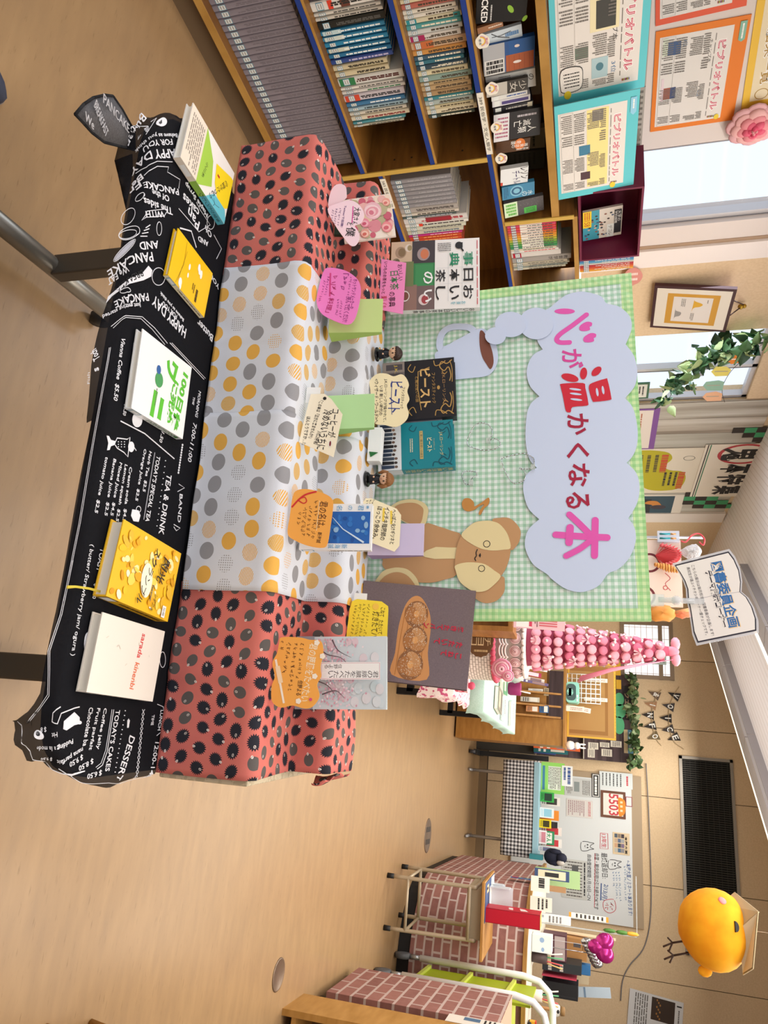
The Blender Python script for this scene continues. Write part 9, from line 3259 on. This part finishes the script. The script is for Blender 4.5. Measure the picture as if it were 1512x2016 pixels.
for x in (0.0, cw0):
 for y in (0.0, cd0):
  g = G()
  w_ = Fr(CF(x - 0.02, y, 0.062), LD, UP, ND)
  g.lathe(w_, [(0, 0), (0.03, 0), (0.06, 0.004), (0.06, 0.036), (0.03, 0.04), (0, 0.04)], M('#5a5c60', 0.5), 18)
  g.tube([CF(x, y, 0.125), CF(x, y, 0.20)], 0.018, M('#b0b4b8', 0.3, 0.7), 8)
  g.obj('caster', parent=root)
# ---- brick-print pillar box, wooden cabinet end, and what lies beyond
bl0 = bl_(633, 1950, 0.03)
bl1 = bl_(665, 1901, 0.03)
root = thing('brick_box', SH(bl0[0] + 0.2, bl0[1] + 0.2, 0), 'tall box wrapped in brick-print paper at the lower right', 'box')
f = SH.off(bl0[0], bl0[1])
BR2 = brick_mat('brick_wrap', 1.2)
dl_, dn_, hh_ = 0.62, 0.42, 1.02
g = G()
faces = [((0, 0), (dl_, 0)), ((0, 0), (0, dn_))]
g.uv = []
for (a, b) in faces:
 L = math.hypot(b[0] - a[0], b[1] - a[1])
 g.uv += [(0.03, 0.02), (L + 0.03, 0.02), (L + 0.03, hh_), (0.03, hh_)]
 g.add([f(a[0], a[1], 0.06), f(b[0], b[1], 0.06), f(b[0], b[1], hh_), f(a[0], a[1], hh_)], [(0, 1, 2, 3)], BR2)
g.uv += [(0, 0)] * 4
g.add([f(0, 0, hh_), f(dl_, 0, hh_), f(dl_, dn_, hh_), f(0, dn_, hh_)], [(0, 1, 2, 3)], M('#b0927c', 0.7))
g.uv += [(0, 0)] * 4
g.add([f(dl_, 0, 0.06), f(dl_, dn_, 0.06), f(dl_, dn_, hh_), f(dl_, 0, hh_)], [(0, 1, 2, 3)], M('#8a5a50', 0.7))
g.obj('wrapped_body', parent=root)
for l in (0.06, dl_ - 0.06):
 g = G()
 w_ = Fr(f(l, 0.06, 0.032), LD, UP, ND)
 g.lathe(w_, [(0, -0.015), (0.03, -0.015), (0.03, 0.015), (0, 0.015)], M('#1a1a1c', 0.5), 12)
 g.obj('caster', parent=root)
OW = wood('oak_veneer', '#a5783a', '#bb8d4e', (2, 2, 8))
cwl, cwn = bl_(556, 1985, 0.0)
wf = bwall(cwl)
xw = wf.q(700, 1960)[0]
root = thing('cabinet', SH(cwl, xw + 0.3, 0), 'honey-coloured wooden cabinet end at the lower right corner', 'cabinet')
zt_ = 1.06
cwn = min(cwn, cwn)
g = G()
g.box(SH, cwl, cwl + 0.30, cwn, cwn + 0.03, 0, zt_ - 0.024, OW)
g.obj('side_panel', parent=root)
g = G()
g.box(SH, cwl - 0.01, cwl + 0.32, cwn - 0.01, cwn + 1.3, zt_ - 0.023, zt_, OW)
g.obj('top', parent=root)
g = G()
g.box(SH, cwl + 0.28, cwl + 0.30, cwn + 0.031, cwn + 1.3, 0.0, zt_ - 0.024, M('#6a4a22', 0.6))
g.obj('back', parent=root)
for z in (0.05, 0.38, 0.70):
 g = G()
 g.box(SH, cwl + 0.01, cwl + 0.279, cwn + 0.031, cwn + 1.3, z, z + 0.022, OW)
 g.obj('shelf', parent=root)
cpl = plane(SH(cwl + 0.15, cwn - 0.002, 0.8), -ND)
it = It('flyer', 'printed flyer stuck to the end of the wooden cabinet', 'flyer', cpl, (885, 1995), (985, 2030), 0.001, '#dcd6cc')
it.p.rect(0.1, 0.3, 0.5, 0.6, M('#4a6a8a'))
it.p.bars(0.1, 0.65, 0.9, 0.9, 3, INK)
it.done()
# ---- back counter clutter: cartons, crate, balloon, tissues, calendar
def far(l, p_, q_, depth, m, name, lb, cat, fn=None, rot=None, grp=None):
 it = It(name, lb, cat, bwall(l), p_, q_, depth, m, rot=rot, group=grp, z=1.0215 if 7.9 < l < 8.5 else CT + 0.002)
 if fn:
  fn(it.p)
 return it.done()
zb2 = 0.98
BC = bwall(8.6)
y_ = BC.q(1040, 1900)[1]
g = G()
g.box(SH, 7.9, 8.9, 2.3, 6.2, 0.0, 1.02, M('#6a4a52', 0.6))
g.obj('back_counter', 'low dark cabinet along the back behind the counter', 'cabinet')
def c10(x, y):
 return 1000 + x / 5.815, 1820 + y / 5.815
far(8.305, c10(655, 140), c10(905, 425), 0.3, M('#a87a48', 0.7), 'carton', 'brown cardboard carton with printed marks behind the counter', 'carton', lambda p: [p.rect(0.2, 0.68, 0.4, 0.85, M('#4a4a50')), p.bars(0.2, 0.88, 0.5, 0.96, 2, M('#5a4430')), p.rect(0.0, 0.2, 1, 0.21, M('#8a6238')), p.rect(0.32, 0, 0.33, 1, M('#8a6238'))], rot=-0.03)
far(8.02, c10(500, 110), c10(665, 440), 0.2, M('#54303a', 0.6), 'shelf_box', 'dark maroon box below the cardboard carton', 'box', lambda p: [p.rect(0.05, 0.5, 0.95, 0.95, M('#b0a0a0')), p.rect(0.25, 0.05, 0.8, 0.4, M('#d6cfc4'))])
far(8.0, c10(600, 440), c10(840, 590), 0.3, M('#2a2f33', 0.5), 'crate', 'black slotted plastic crate behind the book cart', 'crate', lambda p: [p.rect(0.15 + 0.27 * i, 0.15 + 0.3 * j, 0.36 + 0.27 * i, 0.18 + 0.3 * j + 0.06, M('#b9b4ac')) for i in range(3) for j in range(2)])
far(7.95, c10(530, 600), c10(785, 650), 0.25, M('#c9455c', 0.5), 'file_box', 'pink file box behind the book cart frame', 'box')
far(7.95, c10(530, 660), c10(800, 885), 0.25, M('#1b1b1e', 0.5), 'file_box', 'large black file box behind the book cart frame', 'box', lambda p: p.rect(0.8, 0.05, 0.84, 0.95, M('#2f2f34')))
far(8.32, c10(925, 590), c10(850, 680), 0.1, M('#b9a88c', 0.7), 'books_stack', 'stack of small tan books on the black box', 'books')
far(8.32, c10(850, 460), c10(945, 590), 0.1, M('#2f6aa0', 0.6), 'tissue_pack', 'blue and white pack on the black crate', 'pack', lambda p: p.rect(0.3, 0.2, 0.7, 0.7, WHITE))
far(8.30, c10(940, 740), c10(1180, 900), 0.02, M('#a9b8c6', 0.6), 'folder', 'pale blue folders sticking up from the black box', 'folders', lambda p: [p.rect(0.0, 0.3, 1, 0.34, M('#6a8098')), p.rect(0.0, 0.6, 1, 0.63, M('#6a8098'))], rot=0.12)
far(6.9, c10(260, 110), c10(500, 345), 0.15, M('#d9dcdc', 0.7), 'tissue_box', 'white paper towel roll with blue print on the counter', 'towel', lambda p: [p.ell(0.25, 0.5, 0.12, 0.12, M('#8aa4c8')), p.ell(0.8, 0.55, 0.10, 0.08, M('#8aa4c8'))])
far(7.0, c10(345, 335), c10(490, 440), 0.02, M('#d8c4a0', 0.7), 'card', 'cream cards leaning below the paper towel', 'card', lambda p: p.rect(0.1, 0.3, 0.6, 0.8, M('#c98a5a')))
far(8.42, c10(880, 115), c10(1235, 190), 0.05, M('#d9c6a8', 0.7), 'paper_roll', 'cream paper roll standing beside the carton', 'paper roll')
g = G()
c = hit(1183, 1865, SH(7.8, 0, 0), -LD)
hb = plane(c, -LD)
for sx in (-1, 1):
 g.ball(hb(sx * 0.045, 0.03, 0), 0.075, 0.085, 0.05, M('#b0287c', 0.2, 0.5), 16, fr=hb.rot(sx * -0.6))
g.ball(hb(0, -0.03, 0), 0.065, 0.085, 0.048, M('#b0287c', 0.2, 0.5), 16, fr=hb)
g.tube([hb(0, -0.1, 0), V((c.x, c.y, 1.0215))], 0.002, M('#c9c9cc'), 4)
g.obj('heart_balloon', 'shiny magenta heart balloon above the cardboard carton', 'balloon')
g = G()
rr = random.Random(2)
for i in range(7):
 q = c10(900 + 20 * i, 200 + i * 42)
 crinkle(g, hit(q[0], q[1], SH(7.95, 0, 0), -LD), 0.045, 0.04, 0.05, M('#b4b6bc', 0.15, 0.85), i, SH)
g.tube([hit(*c10(940, 330), SH(7.95, 0, 0), -LD) , V(tuple(hit(*c10(940, 330), SH(7.95, 0, 0), -LD))[:2] + (1.0215,))], 0.004, M('#b4b6bc', 0.15, 0.85), 5)
g.obj('foil_streamers', 'crumpled silver foil streamers beside the magenta balloon', 'foil')
cal = bwall(LB - 0.02)
it = It('calendar', 'printed calendar sheet with a night photograph on the back wall, lower right', 'calendar', cal, (1236, 1950), (1345, 2060), 0.004, M('#d6d8dc', 0.6), rot=-0.10)
it.p.rect(0.05, 0.42, 0.55, 0.85, M('#3a2c24'))
for i in range(9):
 it.p.ell(0.1 + 0.05 * i, 0.52 + 0.03 * (i % 3), 0.02, 0.015, M('#a0703a'), 8)
it.p.bars(0.05, 0.1, 0.95, 0.36, 6, GREYINK)
it.p.text('1', 0.1, 0.88, 0.13, 0.97, INK)
it.p.bars(0.2, 0.9, 0.6, 0.95, 1, GREYINK)
it.done()
g = G()
pts = [hit(px, py, SH(LB - 0.02, 0, 0), -LD) for px, py in ((1272, 1503), (1278, 1620), (1282, 1780), (1270, 1860), (1240, 1900), (1226, 1930), (1222, 1970))]
g.tube(smooth([tuple(q) for q in pts], 6, False), 0.006, M('#7a7a80', 0.6), 6)
g.obj('cable', 'thin grey cable looping along the back wall from whiteboard to calendar', 'cable')
# ---- yellow paper chick reading a book, hung from the ceiling
cdp = 4.6
c = hit(1405, 1830, SH(cdp, 0, 0), -LD)
k = (c - CAM).dot(RZ @ V((0, CP, -SP))) / FPX
CKF = Fr(c, ND, LD, UP)
YC = NT('chick_paper', 0.8)
YC = YC.col(YC.ramp(YC.noise(YC.obj((9, 9, 9)), 1, 3), ((0.3, '#e2920f'), (0.7, '#f2ad20'))))
root = thing('paper_chick', c, 'round yellow papier-mache chick reading an open book, hanging near the ceiling', 'chick')
R0 = 66 * k
g = G()
rr = random.Random(6)
g.ball(c, R0 * 1.12, R0, R0 * 1.0, YC, 26, fr=CKF, fn=lambda d: (d[0] * (1 + 0.05 * d[2] + 0.02 * sin(9 * d[1])), d[1] * (1 + .02 * sin(7 * d[2])), d[2] * (1 - 0.04 * d[0] + 0.015 * sin(8 * d[0]))))
g.obj('body', parent=root)
g = G()
t_ = hit(1388, 1912, c, -LD)
g.ball(t_ - LD * 0, R0 * 0.16, R0 * 0.08, R0 * 0.2, YC, 10, fr=CKF)
g.obj('tail', parent=root)
for dpx, dpy, r, m_, nm in ((1437, 1815, 0.13, INK, 'eye'), (1416, 1768, 0.13, M('#e58f92', 0.8), 'cheek')):
 g = G()
 q = hit(dpx, dpy, c, -LD) - c
 x, z = q.dot(ND) / (R0 * 1.12), q.dot(UP) / R0
 y = -math.sqrt(max(0.02, 1 - x * x - z * z))
 pos = CKF(x * R0 * 1.12, y * R0, z * R0)
 nrm = CKF.x * x + CKF.y * y + CKF.z * z
 f = plane(pos, nrm)
 if nm == 'eye':
  g.prism(f, [(R0 * 0.12 * cos(a) * 1.2, R0 * 0.12 * sin(a)) for a in [pi * i / 10 for i in range(11)]], -0.004, 0.006, m_)
 else:
  g.ball(pos, R0 * r, R0 * r * 0.9, R0 * 0.05, m_, 14, fr=f)
 g.obj(nm, parent=root)
for (pts_) in ([(1341, 1852), (1326, 1856), (1308, 1864)], [(1326, 1856), (1316, 1846)], [(1326, 1856), (1318, 1873)], [(1348, 1876), (1330, 1882), (1314, 1870)], [(1330, 1882), (1310, 1888)], [(1330, 1882), (1320, 1895)]):
 pass
for base, knee, toes in (((1352, 1852), (1324, 1856), ((1314, 1845), (1305, 1863), (1316, 1874))), ((1356, 1876), (1326, 1881), ((1314, 1870), (1307, 1888), (1318, 1895)))):
 g = G()
 hp_ = lambda v: hit(v[0], v[1], c, -LD)
 g.tube([hp_(base), hp_(knee)], 0.005, M('#3a2418', 0.7), 6)
 for t_ in toes:
  g.tube([hp_(knee), hp_(t_) - LD * 0.01], 0.0045, M('#3a2418', 0.7), 6)
 g.obj('leg', parent=root)
bkf = hit(1470, 1820, c - LD * R0 * 0.5, -LD)
g = G()
for sgn, far_p in ((0, (1448, 1757)), (1, (1468, 1918))):
 hinge = [hit(1494, 1795, c - LD * R0 * 0.9, -LD), hit(1456, 1828, c - LD * R0 * 0.5, -LD)]
 if sgn == 0:
  o1, o2 = hit(1446, 1756, c + LD * R0 * 0.2, -LD), hit(1418, 1780, c + LD * R0 * 0.3, -LD)
 else:
  o1, o2 = hit(1492, 1800, c - LD * R0 * 0.9, -LD), hit(1464, 1920, c - LD * R0 * 0.2, -LD)
 q4 = [hinge[0], hinge[1], o2, o1] if sgn == 0 else [hinge[0], hinge[1], hit(1464, 1920, c - LD * R0 * 0.4, -LD), hit(1484, 1908, c - LD * R0 * 1.0, -LD)]
 nn = (q4[1] - q4[0]).cross(q4[3] - q4[0]).normalized() * 0.006
 g.add(q4 + [v + nn for v in q4], [(0, 1, 2, 3), (4, 5, 6, 7), (0, 1, 5, 4), (1, 2, 6, 5), (2, 3, 7, 6), (3, 0, 4, 7)], M('#b9aa8a', 0.7))
 nn2 = nn * 1.5
 g.add([v * 0.94 + (sum(q4, V()) / 4) * 0.06 + nn2 for v in q4], [(0, 1, 2, 3)], M('#d6cbb2', 0.8))
g.obj('open_book', 'tan open book', parent=root)
g = G()
for px in (1465, 1480):
 q = hit(px, 1830, c, -LD)
 g.tube([V((q.x, q.y, c.z + R0 * 0.95)), V((q.x, q.y, CEIL))], 0.0012, M('#c9c9c9', 0.4), 4)
 break
g.obj('hanging_string', parent=root)
# ---- floor fittings, stool and shoe
for px, py, r, lb in ((548, 1919, 0.075, 'round brass-grey floor cover near the brick-print box'), (842, 1645, 0.15, 'round floor cover with two dark slots in front of the counter')):
 q = onz(px, py, 0.0)
 g = G()
 f = Fr((q.x, q.y, 0.0005), ND, LD, UP)
 g.lathe(f, [(0, 0), (r, 0), (r * 0.97, 0.003), (r * 0.9, 0.004), (r * 0.88, 0.003), (0, 0.003)], M('#7d6a5a', 0.35, 0.5), 32)
 if r > 0.1:
  for sx in (-1, 1):
   g.box(f, sx * r * 0.35 - 0.022, sx * r * 0.35 + 0.022, -r * 0.6, r * 0.6, 0.003, 0.004, M('#3a332e', 0.5))
 g.obj('floor_cover', lb, 'floor cover', 'round floor covers')
q = onz(392, 2026, 0.42)
f = Fr((q.x, q.y, 0), ND, LD, UP).off(0.175, -0.02)
root = thing('stool', f(0, 0, 0), 'round yellow wooden stool at the lower right edge of the frame', 'stool')
g = G()
g.lathe(f, [(0, 0.40), (0.15, 0.40), (0.165, 0.41), (0.165, 0.43), (0.155, 0.44), (0, 0.44)], M('#c08a2e', 0.4), 28)
g.obj('seat', parent=root)
for a in range(4):
 g = G()
 aa = a * pi / 2 + 0.6
 g.tube([f(0.11 * cos(aa), 0.11 * sin(aa), 0.398), f(0.16 * cos(aa), 0.16 * sin(aa), 0.0)], 0.016, M('#a87a34', 0.5), 8)
 g.obj('leg', parent=root)
q = onz(-100, 100, 0.0)
f = Fr((q.x, q.y, 0.001), TB.x, TB.y, UP)
root = thing('shoe', f(0, 0, 0), 'toe of a dark navy shoe at the left corner of the frame', 'shoe')
g = G()
g.prism(f, smooth([(-0.045, -0.12), (0.045, -0.12), (0.05, 0.02), (0.045, 0.12), (0.0, 0.16), (-0.045, 0.12), (-0.05, 0.02)], 4), 0, 0.018, M('#8a807a', 0.6))
g.obj('sole', parent=root)
g = G()
g.ball(f(0, 0.03, 0.02), 0.047, 0.125, 0.055, M('#343a4e', 0.7), 16, fn=lambda d: (d[0], d[1], max(d[2], 0.0)))
g.obj('upper', parent=root)
